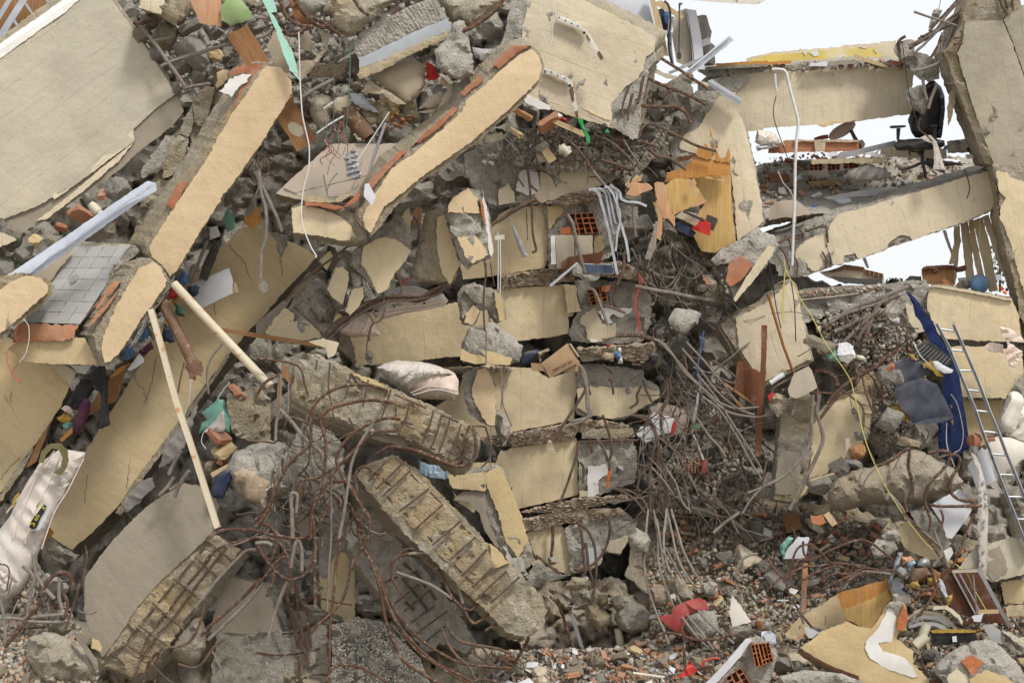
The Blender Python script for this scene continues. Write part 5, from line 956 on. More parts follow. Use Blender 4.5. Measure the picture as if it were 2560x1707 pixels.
for q in ('656,856 786,860 790,938 672,938','794,861 922,866 930,942 800,940'): B('tile',T21(q),par=X,m='tile_blue',s='tile_blue',r=.4,g=0,th=.02)
B(Bb,T21('560,870 650,850 665,935 720,940 810,960 800,1000 700,1015 640,1000 570,960'),14.6,.15,Ad,'conc','broken tile bedding below the dark blue tiles',Ak,bu=.03)
floor_beam(2,[*T11('860,1568 900,1350 1100,1330 1400,1290 1700,1240 1850,1210 2100,1120'),*T21('-200,1090 0,1078 260,1060 480,1040 540,1040 560,1330 515,1340 530,1490 400,1520 0,1570'),*t(2,2,'-280,60 -440,90'),*t(1,2,'1880,130 1500,170 1120,210 920,220 900,60')],15.0,'second cream beam of the crushed stack, behind the flower print mattress')
B('pilaster_end',T21('480,1045 590,1050 600,1190 635,1290 515,1308 490,1180'),14.9,.2,Cf,Ag,par=H[2],r=2)
X=end_block(2,T21('560,1010 700,1000 900,1010 1120,1020 1250,1100 1290,1180 1270,1400 1200,1568 950,1590 700,1580 540,1560 520,1480 600,1310 640,1290 590,1100'),'grey broken end of the second cream beam with white plaster patches',15.0,
    [(T21('640,1330 760,1260 830,1400 950,1420 950,1520 800,1568 690,1540 680,1440 630,1390'),Am),(T21('785,1290 830,1260 1120,1262 1080,1310 980,1350 920,1310 890,1350 930,1390 890,1405 840,1360'),Ai),(T21('890,1430 945,1385 960,1420 930,1480 900,1465'),Ai),(T21('670,1295 740,1290 715,1325 680,1320'),Ai),(T21('715,1520 745,1505 795,1568 720,1568'),Ai)])
hollow_brick(Bd,T21('690,1100 850,1050 880,1190 730,1240'),3,4,14.78,Be,.2,'orange hollow brick with smashed cells, lower of two in the beam ends',An,miss=.4,wall=.22)
B('brick_scrap',T21('820,1060 910,1050 890,1100 830,1110'),14.76,.08,Be,An,'orange brick sliver above the lower hollow brick',An,r=2)
floor_beam(3,[*t(1,2,'1500,700 1700,560 1840,500 1900,330 2100,220'),*T22('-200,190 0,235 180,245 340,335 480,290 585,268 600,420 575,560 570,715 300,770 0,830 -220,870'),*t(1,2,'1960,900 1700,820')],14.95,'third cream beam of the crushed stack, below the cardboard box')
X=end_block(3,T22('585,268 620,215 760,200 950,230 1200,260 1210,330 1300,380 1355,440 1350,510 1290,560 1120,650 1050,700 900,715 720,690 580,660 600,420'),'cracked end of the third cream beam with bent bars',14.9,
    [(T22('600,432 720,415 870,412 1000,425 1180,420 1340,442 1348,505 1280,556 1120,645 1060,690 900,706 730,676 600,600'),Cf)])
bars(X,Ae,[T22(q) for q in ('880,345 915,360 930,485','1200,350 1230,440 1280,555','690,380 720,490','1190,400 1150,490 1150,560 1080,610','830,210 930,290','1100,210 1200,215')],3.2,Af,16)
B('broken_slab',T22('620,110 830,100 860,150 740,180 640,180'),14.75,.2,Ab,'conc','broken slab edge on top of the third cream beam end','slab',r=3)
floor_beam(4,[*t(1,2,'1760,1200 1900,1110 2200,1110 2240,1000'),*T22('-60,1000 0,972 300,930 590,880 605,1000 600,1200 612,1405 330,1475 60,1532 -40,1420'),*t(1,2,'2240,1130 2000,1568 1830,1450')],14.9,'fourth cream beam of the crushed stack, behind the fallen plastered block')
X=end_block(4,T22('600,920 760,900 1000,905 1110,900 1150,1050 1145,1150 1120,1300 960,1340 830,1400 720,1425 615,1420 612,1200'),'grey end of the fourth cream beam with a large white plaster patch',14.85,
    [(T22('690,1140 800,1128 940,1130 930,1190 895,1230 830,1240 790,1290 800,1400 730,1425 700,1415'),Ai),(T22('970,1145 1020,1140 1020,1185 985,1170'),Ai),(T22('615,1370 690,1360 700,1420 620,1425'),Am)])
bars(X,Ae,[T22(q) for q in ('625,1105 655,1160 655,1300','860,1075 895,1110 895,1180','715,920 735,1020','600,920 850,912 1130,900')],3.4,Af,14)
R(Ae,T22('895,1180 885,1250 878,1335'),3.4,14.72,'orange_flower',par=X)
B('broken_slab',T22('640,830 760,800 1100,790 1130,870 1000,890 760,890 640,880'),14.75,.2,Ab,'conc','broken slab edge on top of the fourth cream beam end','slab',r=3)
floor_beam(5,T23('120,200 240,140 440,105 500,170 530,230 545,400 555,560 500,572 350,482 290,470 220,540 180,470 170,330'),14.8,'lowest cream beam of the crushed stack, with a rusty bar on its face')
bars(H[5],Ae,[T23('375,115 375,250 360,400')],4,Aa,6)
X=end_block(5,T23('490,130 700,70 900,20 1050,5 1135,100 1115,200 1045,300 980,390 900,370 830,370 800,480 650,540 550,565 200,700 120,600 230,440 330,500 490,570 540,560'),'broken lowest beam end with a white tile stuck on',14.75,[(T23('820,330 880,260 1100,205 1040,300 985,380 900,360'),Am),(T23('640,480 740,480 830,400 820,470 720,520 600,540'),Am)])
B('white_tile',T23('645,340 810,300 832,430 690,478 665,420'),14.55,.04,Aj,Ai,'square white tile on the lowest broken beam end','tile',r=1.2,g=0)
B('hanging_stone',T23('310,410 400,405 420,465 350,480'),14.55,.08,'conc','conc','small lump wired to the bar before the lowest cream beam',Ak,bu=.04,r=2)
X=empty('cardboard_box',U(1395,900,14.2),'brown cardboard box upside down between the second and third cream beams','box')
B('front',T22('272,195 500,20 520,18 622,190 480,262 350,337'),14.25,.02,Ca,Ca,par=X,r=.6,g=14,bu=.01)
B('flap',T22('525,18 545,20 622,138 605,140'),14.23,.02,Bi,Ca,par=X,r=.4,g=0); B('flap',T22('455,285 560,225 610,225 605,268'),14.3,.02,Ca,Ca,par=X,r=.4,g=0); B('side',T22('175,195 275,200 330,330 290,270 180,270'),14.36,.06,Ca,Ca,par=X,r=.6,g=0); B('side',T22('520,20 622,190 610,230 530,180'),14.35,.08,Ca,Ca,par=X,r=.6,g=0)
q=T22('462,222')[0]; text('ESTE LADO ARRIBA',q[0],q[1],14.232,6.6,207,'ink',X,font_w=.72)
for q,m,lb in (('60,205 110,100 240,65 265,80 210,150 150,205',Cb,'dark crumpled cloth left of the cardboard box'),('215,110 330,60 345,80 270,140 265,190','cloth_beige','small brown cloth by the cardboard box corner'),('930,90 985,85 1020,180 980,170 940,140','cloth_blue','blue grey rag hanging on the third floor edge'),('970,60 1000,55 1012,195 975,195',Ai,'white strip hanging on the third floor edge'),('1250,130 1290,85 1335,100 1335,170 1300,212 1260,190',Ah,'round dark knitted cap on the broken beam end'),('870,20 900,20 905,45 875,45',Ce,'tiny red plastic piece on the third floor edge'),('820,140 850,100 940,105 930,185 860,170','cloth_beige','brown paper scrap on the third floor edge')):
    B(Ax,T22(q),14.5,.05,m,m,lb,Ax,r=2,bu=.04,folds=(20,16,.01),g=6)
B('metal_strip',T21('340,1050 590,840 610,850 360,1065'),14.45,.02,'alu','alu','bright aluminium strip leaning on the second floor edge','metal strip',r=.5,g=0)
rg=random.Random(4)
for k,q in enumerate(('700,170 780,175 830,330 880,520 905,640 975,950','730,165 840,180 870,300 900,400 940,585','790,160 880,200 910,320 940,460 965,490','850,140 960,180 960,330 980,450 1040,620 1075,830','900,130 990,200 1010,270 1160,300 1235,330','880,150 950,260 990,400 970,600 950,740','740,170 800,220 850,420 900,590 955,930')):
    P=T21(q)
    for dx in (0,):
        R('aluminium_strip',P,4.4-.5*(k % 3),14.5-.03*k,'alu','crumpled aluminium slat hanging from the top floor edge','metal strip','crumpled aluminium slats',sides=4,wob=.012,n=9)
B('metal_strip',T21('-30,160 0,470 60,590 105,680 148,780 95,795 40,650 0,540'),14.6,.04,At,At,'grey ribbed metal strip hanging before the uppermost cream beam','metal strip',r=.6,folds=(60,8,.006),g=5)
for q,r_,m,lb in (('150,0 170,180 185,400 195,600 220,720 180,750',3.4,Af,'thick dark cable hanging before the uppermost cream beam'),('140,-150 160,100 230,190',3,Af,'dark bar across the white plaster patch'),('0,375 90,320 230,260',6,Af,'thick dark bar lying below the crushed top floor edge'),('-200,500 -60,420 60,330',5,Af,'dark bar behind the plastered masonry chunk'),('510,405 560,500 590,640 630,800 670,940',5,Ac,'grey bar bent down over the hollow brick'),('510,400 420,440 400,480',3,Af,'thin bar hooked left of the hollow brick'),('740,0 850,130 950,210 1110,310',4,Ac,'grey bar lying over the aluminium slats'),('1110,310 1120,450 1135,600',4,Ac,'grey rod standing right of the aluminium slats'),('1030,770 1020,920 960,1050',4,Af,'dark bar hooked over the second floor edge'),('690,1070 760,1110 820,1250 880,1420',4,Ac,'grey bar bent down over the smashed lower brick'),('835,1230 940,1265 1040,1305',3.6,Af,'short dark bar across the white plaster'),('950,1510 1150,1510 1350,1560',6,Af,'thick dark bar along the third floor edge'),
    ('580,340 575,550 580,800',2,Af,'thin cable down the pale grey panel'),('-130,560 -125,800 -130,1090',1.6,Aw,'white cord with connector before the uppermost cream beam'),('1160,930 1170,1030 1140,1200 1160,1330 1190,1568',1.3,'wire_red','red wire hanging down over the second beam end'),('1170,950 1190,1050 1130,1170 1150,1350 1170,1500',1.3,'wire_red','second red wire over the second beam end'),('1130,1060 1400,1110 1650,1160 1870,1190',5,Ac,'long grey bar lying right of the second beam end'),('130,350 145,640',1.4,Aa,'thin rusty wire on the uppermost cream beam')):
    R(Ae if 'bar' in lb or 'rod' in lb else Bs,T21(q),r_,14.6,m,lb,Ba if 'bar' in lb or 'rod' in lb else Bs,wob=.005)
X=B('connector',T11('2190,600 2280,585 2285,625 2195,635'),14.45,.05,Bw,Bw,'small double connector on the white cord','connector',r=1,g=0)
for q,r_,m,lb in (('610,210 660,280 690,420 700,560 725,660 690,700 540,735',4.2,Ac,'grey bar bent back at its foot before the third beam end'),('620,220 650,300 680,420 690,580 710,660 660,720 535,765',4.2,Ac,'second grey bar bent back at its foot before the third beam end'),('640,380 670,440 540,660 450,800 370,920',3.8,Af,'dark bar slanting to the hanging stone'),('830,670 880,800 915,950 905,1060 880,1070 830,960 780,895',3.8,Af,'dark bar bent into a loop before the fourth beam end'),('615,920 590,1060 530,1240 470,1400 440,1470 390,1490 340,1475',3.4,Af,'dark bar slanting over the fourth cream beam'),('1440,340 1455,450 1390,600 1370,720 1390,880',3.6,Af,'dark bar hanging right of the third beam end'),('1260,610 1250,720 1180,860 1140,920',3.4,Af,'dark bar hanging before the white plastic sheets')):
    R(Ae,T22(q),r_,14.5,m,lb,Ba,wob=.004)
B('hanging_stone',T22('300,985 345,900 375,930 398,1028 350,1015'),14.4,.1,Ag,'conc','pale stone stuck on the end of the slanting dark bar',Ak,bu=.04,r=1.5)
for q,lb in (('600,80 640,200 660,400 680,700 720,690 740,640 700,480 680,280 640,400','dark bars looping down before the lowest beam end'),('610,90 690,160 750,280 770,420 770,600 730,800 640,860 560,890','dark loop of bar right of the white tile'),('840,20 895,90 890,230 840,360 760,460 660,510 560,520','dark arc of bar round the white tile'),('650,560 640,680 660,780 720,800','dark bar hanging under the lowest beam end'),('150,250 190,370 230,430','short dark bar left of the wired lump'),('220,390 300,450 360,500 440,560','dark bar under the wired lump')):
    R(Ae,T23(q),3.6,14.45,Af,lb,Ba,wob=.004)
for q,lb in (('2095,810 2110,950 2095,1100 2090,1300 2110,1568','thick cable hanging by the grey chunk with cream end'),('2115,850 2115,980','short cable by the masonry chunk'),('2150,840 2170,960 2190,1060','thin cable right of the masonry chunk'),('2240,630 2245,850 2240,1130','pale cord under the double connector'),('2140,1310 2145,1390','thin wire under the grey chunk')):
    R(Bs,T11(q),2.6 if 'thick' in lb else 1.6,14.1,Aw if 'pale' in lb else Af,lb,Bs)
for q,lb in (('2115,-100 2110,220','cable hanging before the big grey lump'),('2155,780 2155,940 2150,1130','grey cable below the flat plastered fragment'),('2250,240 2260,420 2250,620','thin dark cable before the third cream beam'),('2340,240 2280,380 2265,560 2310,680 2350,780','dark cable sagging before the third cream beam')):
    R(Bs,t(1,2,q),1.8,14.0,Ac,lb,Bs)
# crushed floor layers between the beams: thin fragments nobody could count
lay=[(T21('-100,960 300,900 560,900 560,1010 300,1040 0,1075 -100,1085'),lambda x,y: 14.95,3),(T21('300,300 560,190 760,170 830,240 500,330'),lambda x,y: 14.95,1.2),(T22('600,60 1300,10 1330,110 1200,190 820,130 620,110'),lambda x,y: 14.7,2),(T22('-100,850 560,740 620,700 1100,760 1000,800 600,830 560,900 0,960'),lambda x,y: 14.85,3),(T22('60,1568 560,1440 1050,1400 1080,1450 500,1560'),lambda x,y: 14.75,2.2),(T23('100,60 500,-30 1000,-40 1040,20 480,110 120,180'),lambda x,y: 14.75,2),(t(1,2,'1700,240 2300,220 2350,270 1850,290'),lambda x,y: 14.85,1),(T21('800,850 1000,830 1250,960 1300,1060 1100,990 820,970'),lambda x,y: 14.75,1.4),(t(1,2,'2000,880 2350,870 2350,960 2200,950'),lambda x,y: 14.9,.6)]
crumbs('crushed_floor_layer',lay,2000,(1.6,12),'rubble_red',11,'thin layers of crushed brick and screed between the cream beams','rubble',flatten=(.08,.28),lie=.16,pw=2.)
for po,fn,_ in lay: B('screed_layer',po,fn(0,0)+.015,.4,'screed','screed',kind='stuff',r=4,rel=.014,g=6,fsc=.06)
T20=lambda s: t(2,0,s); T30=lambda s: t(3,0,s); T31=lambda s: t(3,1,s); T32=lambda s: t(3,2,s); T33=lambda s: t(3,3,s)
J1=B('leaning_wall',T20('0,-60 560,-60 900,110 1180,250 1330,330 1340,400 1310,470 1330,560 1250,650 1240,760 1200,900 1170,1150 1155,1275 1110,1285 1020,1230 900,1175 740,1130 600,1095 470,1040 350,1005 200,940 60,890 -60,820 -200,600 -60,300'),
       14.55,(20,-14,.42),Ad,Ab,'leaning cream wall at the top centre with two rusty brackets','wall slab',r=3,rel=.04,pl=(.02,0))
B(Br,T20('150,-50 560,-50 900,125 1180,262 1325,345 1300,470 1225,540 1200,640 1160,720 1060,785 960,900 905,960 920,1080 890,1165 740,1120 600,1085 350,995 90,890 120,760 100,430 90,280 130,130'),m=Am,s=Ag,par=J1,r=2.2,ang=-68,rel=.01,th=.03)
B('plaster_strip',T20('90,890 140,870 350,970 350,1010 250,1000 120,940'),m=Ai,s=Ag,par=J1,r=2,th=.05)
B('plaster_strip',T20('640,990 720,1010 880,1080 900,1110 760,1060'),m=Cf,s=Ag,par=J1,r=2,th=.045)
cracks(J1,[T20('1160,300 1150,430 1130,540'),T20('1210,540 1150,640 1140,740 1110,830'),T20('1070,660 1060,780')],.9)
bars(J1,Ae,[T20(q) for q in ('1075,790 1030,920 1000,1075','1110,860 1080,980 1060,1110','1210,700 1180,850 1150,960')],3.2,Af,3)
def bracket(q1,q2,bolts,label):
    X=empty('wall_bracket',U(*q1[0],14.4),label,'bracket')
    B('plate',q1,14.42,.05,Bw,Bw,par=X,r=.5,g=8,step=5); B('arm',q2,14.25,.05,Bw,Bw,par=X,r=.5,g=8,step=5)
    for a,b,s_ in bolts:
        B('bolt_hole',[(a+s_*math.cos(k*.9),b+s_*math.sin(k*.9)) for k in range(7)],14.4 if s_ < 4 else 14.2,.012,Ah,Ah,par=X,r=0,g=0)
    return X
X=bracket(T20('418,145 435,142 600,205 640,245 690,270 695,300 650,285 580,265 420,190'),T20('655,300 680,285 715,320 760,400 843,535 815,560 790,520 700,390'),[(*T20(q)[0],2.2) for q in ('433,165','490,192','548,217','605,240')]+[(*T20('663,305')[0],4.2)],'upper rusty white bracket hinged on the leaning wall with its arm hanging')
B('slot',T20('680,320 690,315 720,370 712,378'),14.23,.02,'rust_sheet','rust_sheet',par=X,r=0,g=0); B('rust_end',T20('785,480 800,470 843,535 815,560'),14.235,.02,Bn,Bn,par=X,r=1)
X=bracket(T20('292,632 308,628 420,665 500,710 560,745 555,765 500,760 380,705 295,672'),T20('510,765 555,755 575,860 600,990 612,1090 590,1095 565,1000 530,870'),[(*T20(q)[0],2.2) for q in ('305,655','362,665','422,695','485,722')]+[(*T20('530,790')[0],4.6)],'lower rusty white bracket hinged on the leaning wall with its arm hanging')
B('rust_end',T20('540,800 565,800 572,920 545,925 528,850'),14.235,.02,Bn,Bn,par=X,r=1.5); B('rust_end',T20('580,1030 602,1010 612,1090 590,1095'),14.235,.02,Bn,Bn,par=X,r=1)
B('green_wrapper',T20('600,1090 640,1082 665,1170 700,1240 715,1310 690,1325 675,1250 635,1170'),14.15,.03,'green_plastic','green_plastic','torn green plastic at the foot of the lower bracket','plastic scrap',r=2,g=6,folds=(70,14,.012))
B('green_wrapper',T20('850,1200 880,1185 895,1225 860,1220'),14.4,.02,'green_plastic','green_plastic','small green plastic scrap beside the black lump at the wall foot','plastic scrap',r=1)
R('string',T20('268,-20 272,150 285,290 310,400 335,440 360,390 375,250 380,-20'),.9,14.3,Aw,'white string hanging in a loop over the leaning wall','string')
for q,m,kd,s_,lb in (('480,1100',Ce,'slab',30,'red plastic cap at the wall foot'),('840,1165',Ah,'lump',34,'black lump at the wall foot'),('60,970',Ah,'lump',46,'black boot like lump left of the wall foot'),('340,1130',Bf,'slab',90,'rusty orange sheet at the wall foot'),('40,1220',Ap,An,60,'beige brick at the wall foot left'),('100,1050',Av,'slab',80,'brown wood piece below the black lump'),('420,1060',Ai,'slab',36,'white paper scrap at the wall foot')):
    x,y=T20(q)[0]; piece('scrap' if 'stic' in m else Cg,kd,x,y,14.35,s_/3.672*1.2,m,lb,'scrap')
pipe_box('timber_rail',T20('340,1090')[0],T20('670,1240')[0],12,14.3,Ap,'long pale timber at the foot of the leaning wall',Ci,r=1)
# three pipe ends under it
R('pvc_pipe',T20('430,1375 480,1380 520,1420'),12,14.55,'pvc','grey pipe with a dark open end below the leaning wall','pipe',hollow=.84,sides=14)
R('pvc_pipe',T20('240,1450 290,1440 340,1420'),13,14.6,'pvc','wider grey pipe with a ragged end left of the dark one','pipe',hollow=.84,sides=14)
B('brick_block',T20('215,1360 290,1290 330,1310 340,1390 260,1410'),14.5,.15,Ad,'conc','small block above the pipe ends',Ak,r=2,bu=.03)
B('card_scrap',T20('270,1390 330,1350 410,1460 340,1500'),14.45,.06,Ap,Ap,'bent cardboard between the pipe ends','scrap',r=1)
B('pale_roll',t(1,0,'1985,1330 2060,1270 2150,1240 2255,1215 2295,1270 2180,1300 2060,1330'),13.3,.06,'pvc','pvc','rolled cream sheet end beside the second stuccoed beam','scrap',r=1,bu=.04)
# furniture at the top
B('white_cabinet',T20('840,-40 1240,-40 1300,200 1365,450 1320,330 1200,245 1040,170 960,130 900,105'),15.3,.05,Aj,Aj,'white cabinet back panel at the top behind the leaning wall','cabinet',r=.6)
X=empty('door_surround',U(1640,60,15.1),'pale wooden door frame standing at the top behind the leaning wall','frame')
B('side',T20('1238,-40 1300,-40 1360,150 1440,520 1350,505 1330,380 1290,200'),15.15,.1,Ap,Aj,par=X,r=.6,g=0); B('white_edge',T20('1238,-40 1255,-40 1365,445 1350,450'),15.13,.03,Aj,Aj,par=X,r=.4,g=0)
B('panel_scrap',T20('760,10 850,-40 860,90 790,50'),15.2,.03,Av,Av,'brown scrap at the top behind the leaning wall','scrap',r=1); B('tile_heap',T20('985,140 1030,120 1095,190 1040,170'),14.9,.05,Av,Av,'brown curved tile on the leaning wall top','tile',r=1)
B('shelf_board',T20('1310,20 1370,5 1575,150 1565,178 1500,150 1320,50'),15.2,.06,Ap,Aj,'white shelf board sticking out at the top','shelf',r=.6,g=0)
X=B('blue_box',T20('1345,90 1390,75 1400,100 1455,120 1460,245 1400,300 1370,260'),15.35,.12,Cb,Ah,'dark box with a blue front under the shelf','box',r=1); B('blue_front',T20('1400,100 1450,118 1448,250 1400,200'),15.3,.03,'cloth_blue','cloth_blue',par=X,r=.5)
B('white_tub',T20('1440,160 1490,150 1480,240 1455,300 1430,290'),15.3,.1,Ar,Ar,'white tub under the shelf','tub',r=1,bu=.04)
X=B('white_cupboard',T20('1500,110 1590,82 1610,180 1665,560 1655,640 1510,570 1470,330'),15.5,.08,Bi,Aj,'white cupboard standing against the sky at the top','cupboard',r=.6)
B('white_face',T20('1605,85 1690,95 1740,360 1770,640 1660,640 1640,380'),15.45,.06,Aj,Aj,par=X,r=.6,g=0)
for q in ('1590,82 1612,200 1648,460 1658,640','1600,82 1625,220 1662,480 1672,640'): R('edge_groove',T20(q),1.,15.43,'crack',par=X)
B('mattress',T20('1700,150 1745,135 1785,145 1825,290 1820,390 1860,420 1865,600 1760,610 1740,430'),15.8,.3,Cc,Cc,'grey blue mattress end standing beside the white cupboard','mattress',r=1.5,bu=.12,g=9)
B('white_board',T20('1735,375 1810,345 1830,400 1745,435'),15.6,.04,Aj,Aj,'small white board before the grey mattress',Bh,r=.8)
X=R('tool_handle',T20('1535,45 1535,300 1533,490'),1.6,15.1,Ah,'black rod with a foam grip hanging at the top','tool')
B('foam_grip',T20('1515,490 1533,480 1552,490 1555,535 1530,552 1512,530'),15.08,.05,Ah,Ah,par=X,bu=.04,r=.5); B('cross_head',T20('1528,30 1566,28 1566,42 1548,46 1540,105 1532,105'),15.08,.04,Ah,Ah,par=X,r=.4,g=0)
R('hose',T20('1400,10 1440,60 1455,180 1440,330 1440,450 1470,590'),3,15.1,Bj,'black hose hanging from the shelf','hose'); R('hose',T20('1430,230 1425,330 1460,420'),1.5,15.12,Bj,'thin black cable under the shelf',Bs); R('lamp_tube',T20('1460,300 1460,450 1475,590'),3.6,15.15,At,'grey tube below the blue box','tube')
X=B('aluminium_channel',T20('1558,690 1700,572 1850,445 2000,332 2036,372 1890,490 1740,610 1582,727'),14.9,.05,'alu','alu','wide aluminium channel pointing up to the sky','metal channel',r=.6,folds=(49,70,.004)); pipe_box('lip',T20('1560,690')[0],T20('2002,332')[0],4,14.86,Bv,par=X,th=.03)
X=B('aluminium_profile',T20('1800,740 1840,732 1990,830 2115,915 2085,975 1940,880 1800,775'),14.8,.08,'alu',At,'square cut aluminium profile hanging over the cream column','metal profile',r=.5)
for f in (.3,.6): a,b,c,d=T20('1800,740 2115,915 2085,975 1800,775'); R('groove',[(a[0]*(1-f)+d[0]*f,a[1]*(1-f)+d[1]*f),(b[0]*(1-f)+c[0]*f,b[1]*(1-f)+c[1]*f)],1.2,14.78,At,par=X)
B('window_profile',T20('1270,610 1400,670 1600,725 1825,770 1800,800 1600,760 1420,720 1265,650'),14.95,.06,'pvc',Bw,'bent cream window profile under the aluminium channel','metal profile',r=1.5)
B('window_profile',T20('1430,665 1590,590 1790,505 1760,545 1600,620 1450,690'),15.0,.06,At,At,'grey window profile behind the aluminium channel','metal profile',r=1)
for q,r_,m,lb in (('1370,540 1500,620 1640,710 1800,820',4,Aa,'rusty bar behind the aluminium channel foot'),('1250,720 1400,790 1560,850 1680,910 1790,970',4.4,Aa,'rusty bar in the broken joint right of the leaning wall'),('1170,970 1330,985 1480,985 1590,1030 1640,1130',5,Aa,'rusty bar curving down in the broken joint'),('1330,420 1310,560 1260,760 1225,920',2.6,Ac,'thin bar at the leaning wall edge'),('1170,1220 1230,1150 1340,1160 1560,1270 1700,1340 1875,1390',3.6,Af,'long dark bar running to the splintered cupboard'),('1240,350 1290,385 1340,410',5,Af,'rusty bolt at the leaning wall top corner'),('440,1250 540,1310 650,1430 740,1568',3.6,Af,'dark bar arching below the leaning wall'),('750,1235 880,1290 1000,1380 1110,1500 1090,1550 960,1510 815,1470',3.8,Af,'dark bar hooked below the leaning wall'),('1250,1370 1330,1430 1450,1460 1600,1560',4.4,Af,'dark bar at the head of the aluminium slats'),('1020,1280 1100,1410 1200,1540',2.4,Ac,'thin wire below the leaning wall corner'),('1130,1300 1220,1310 1350,1360',3.4,Aa,'rusty bar at the leaning wall corner'),('1380,900 1450,840 1520,830',3,Aa,'short rusty bar in the broken joint'),('480,1280 500,1400',2,Ac,'short wire below the green wrapper')):
    R(Ae,T20(q),r_,14.6,m,lb,Ba,wob=.004)
B('pipe_bundle',T20('1500,1040 1440,1200 1340,1400 1200,1568 1090,1650 1120,1560 1280,1330 1400,1080'),14.7,.1,Az,'conc','grey ribbed conduit bundle running down the broken joint','conduit',r=2,folds=(-30,9,.02),g=5)
for q,s_,m in (('1450,930',110,Ad),('1560,820',100,'conc'),('1480,780',60,'conc'),('1330,960',80,Ab),('1330,1030',90,Ad),('1560,1060',100,Ad),('1230,1160',90,'conc'),('1240,1230',70,Ad),('1560,890',80,'conc'),('1650,960',90,Ad),('1360,860',60,Au),('1700,900',70,'conc'),('1300,800',60,'conc'),('1440,1180',70,'conc'),('1600,730',60,Ab)):
    x,y=T20(q)[0]; piece('rock','lump',x,y,14.85,s_/3.672,m,'grey concrete lump packed in the broken joint right of the leaning wall','rock','lumps in the broken joint')
# upper right floor: beam, yellow wall, things lying on it
J3=B(Bz,[*T20('1700,840 1830,725 2050,690 2190,672'),*T30('100,655 400,640 800,620 1100,600 1290,590 1340,690 1320,800 1250,870 1300,960 1335,1055 1180,1065 800,1120 400,1150 100,1170 -60,1183'),*T20('2300,1198 2130,1205 2060,1010 2050,870')],16.0,(0,-16,.5),Am,Ad,'upper right cream beam against the white sky','beam',r=2,ang=0,rel=.01,fsc=.006)
B('broken_end',T20('1690,850 1830,720 2190,685 2180,745 2110,800 2060,830 1920,850 1860,900 1700,1000'),m=Ad,s='conc',par=J3,r=3,th=.04,rel=.03)
B('flaking',T30('450,1145 600,1120 800,1105 700,1120 560,1155 500,1170'),15.95,.1,As,Ag,par=J3,r=3)
cracks(J3,[T20('1850,1150 1960,1090 2040,1010'),T30('470,690 475,830 480,920'),T30('600,680 605,800')],.7)
X=B('yellow_wall',T30('-190,540 0,490 400,455 800,415 1180,380 1195,560 900,580 400,590 0,585 -200,590'),16.7,.25,Am,Ab,'low parapet with flaking yellow paint on the upper right floor','wall',r=2.5)
B('yellow_paint',T30('-180,560 0,505 260,495 560,455 870,428 960,440 1020,480 1055,520 1000,540 660,550 300,575 0,582 -190,580'),m='yellow_wall',s=Ag,par=X,r=3.5,th=.012,lay=1)
for q in ('310,480 350,478 340,505','380,480 460,470 465,510 420,525','640,520 700,490 700,520 660,550','840,435 910,430 900,450','960,455 1005,460 1000,490'): B('bare_patch',T30(q),16.68,.02,Ar,Ag,par=X,r=3,g=0)
B('floor_crust',[*T20('1700,660 1900,625 2200,600 2350,610'),*T30('200,600 700,560 1150,565 1280,590 800,622 200,655'),*T20('2350,680 2050,690 1800,720')],16.0,(0,-10,.7),Ad,'conc','rough floor edge lying on the upper right beam','slab',r=3)
for q,m,lb in (('-60,575 200,557 215,575 210,585 -60,600',Ay,'orange board on the upper right floor'),('380,585 545,568 548,608 385,612',Aj,'white block on the upper right floor'),('550,570 800,545 810,590 560,605',By,'grey slab piece on the upper right floor'),('785,510 800,498 1090,600 1110,625 1060,620 800,540',Ap,'pale timber tilted on the upper right floor'),('1140,560 1260,570 1200,600 1110,600',An,'brick bits on the upper right floor')):
    B(Bh if Bh in lb or Ci in lb else 'block',T30(q),15.85,.1,m,m,lb,Bh if Bh in lb or Ci in lb else 'block',r=1)
B(Bh,T20('1870,585 2120,570 2350,558 2350,585 2120,598 1880,620'),15.9,.08,Ay,Ap,'long pale and orange board on the upper right floor',Bh,r=.8)
B(Bh,T20('1770,620 1960,600 2350,590 2350,612 1960,632 1780,640'),15.85,.06,Az,Az,'grey plank on the upper right floor edge',Bh,r=1)
B('roof_sheet',[*T20('1640,-40 2360,-40 2330,5 2250,44 2100,38 1660,5')],15.2,.6,Bw,Aj,'thin flat roof edge cut by the top of the picture','roof edge',r=.6)
R('conduit',T30('35,640 110,640 165,670 205,830 250,1000 278,1130 265,1250 250,1500 245,1800 220,2440'),3.8,15.2,Aw,'long white conduit hanging from the upper right beam','conduit',sides=10)
R('conduit',T30('65,680 68,760 82,845'),3.2,15.7,Aw,'short white conduit stub on the upper right beam','conduit'); R(Bs,T30('75,880 50,1000 60,1110 110,1260 180,1450'),1.2,15.7,Bj,'thin black cable below the short conduit stub',Bs)
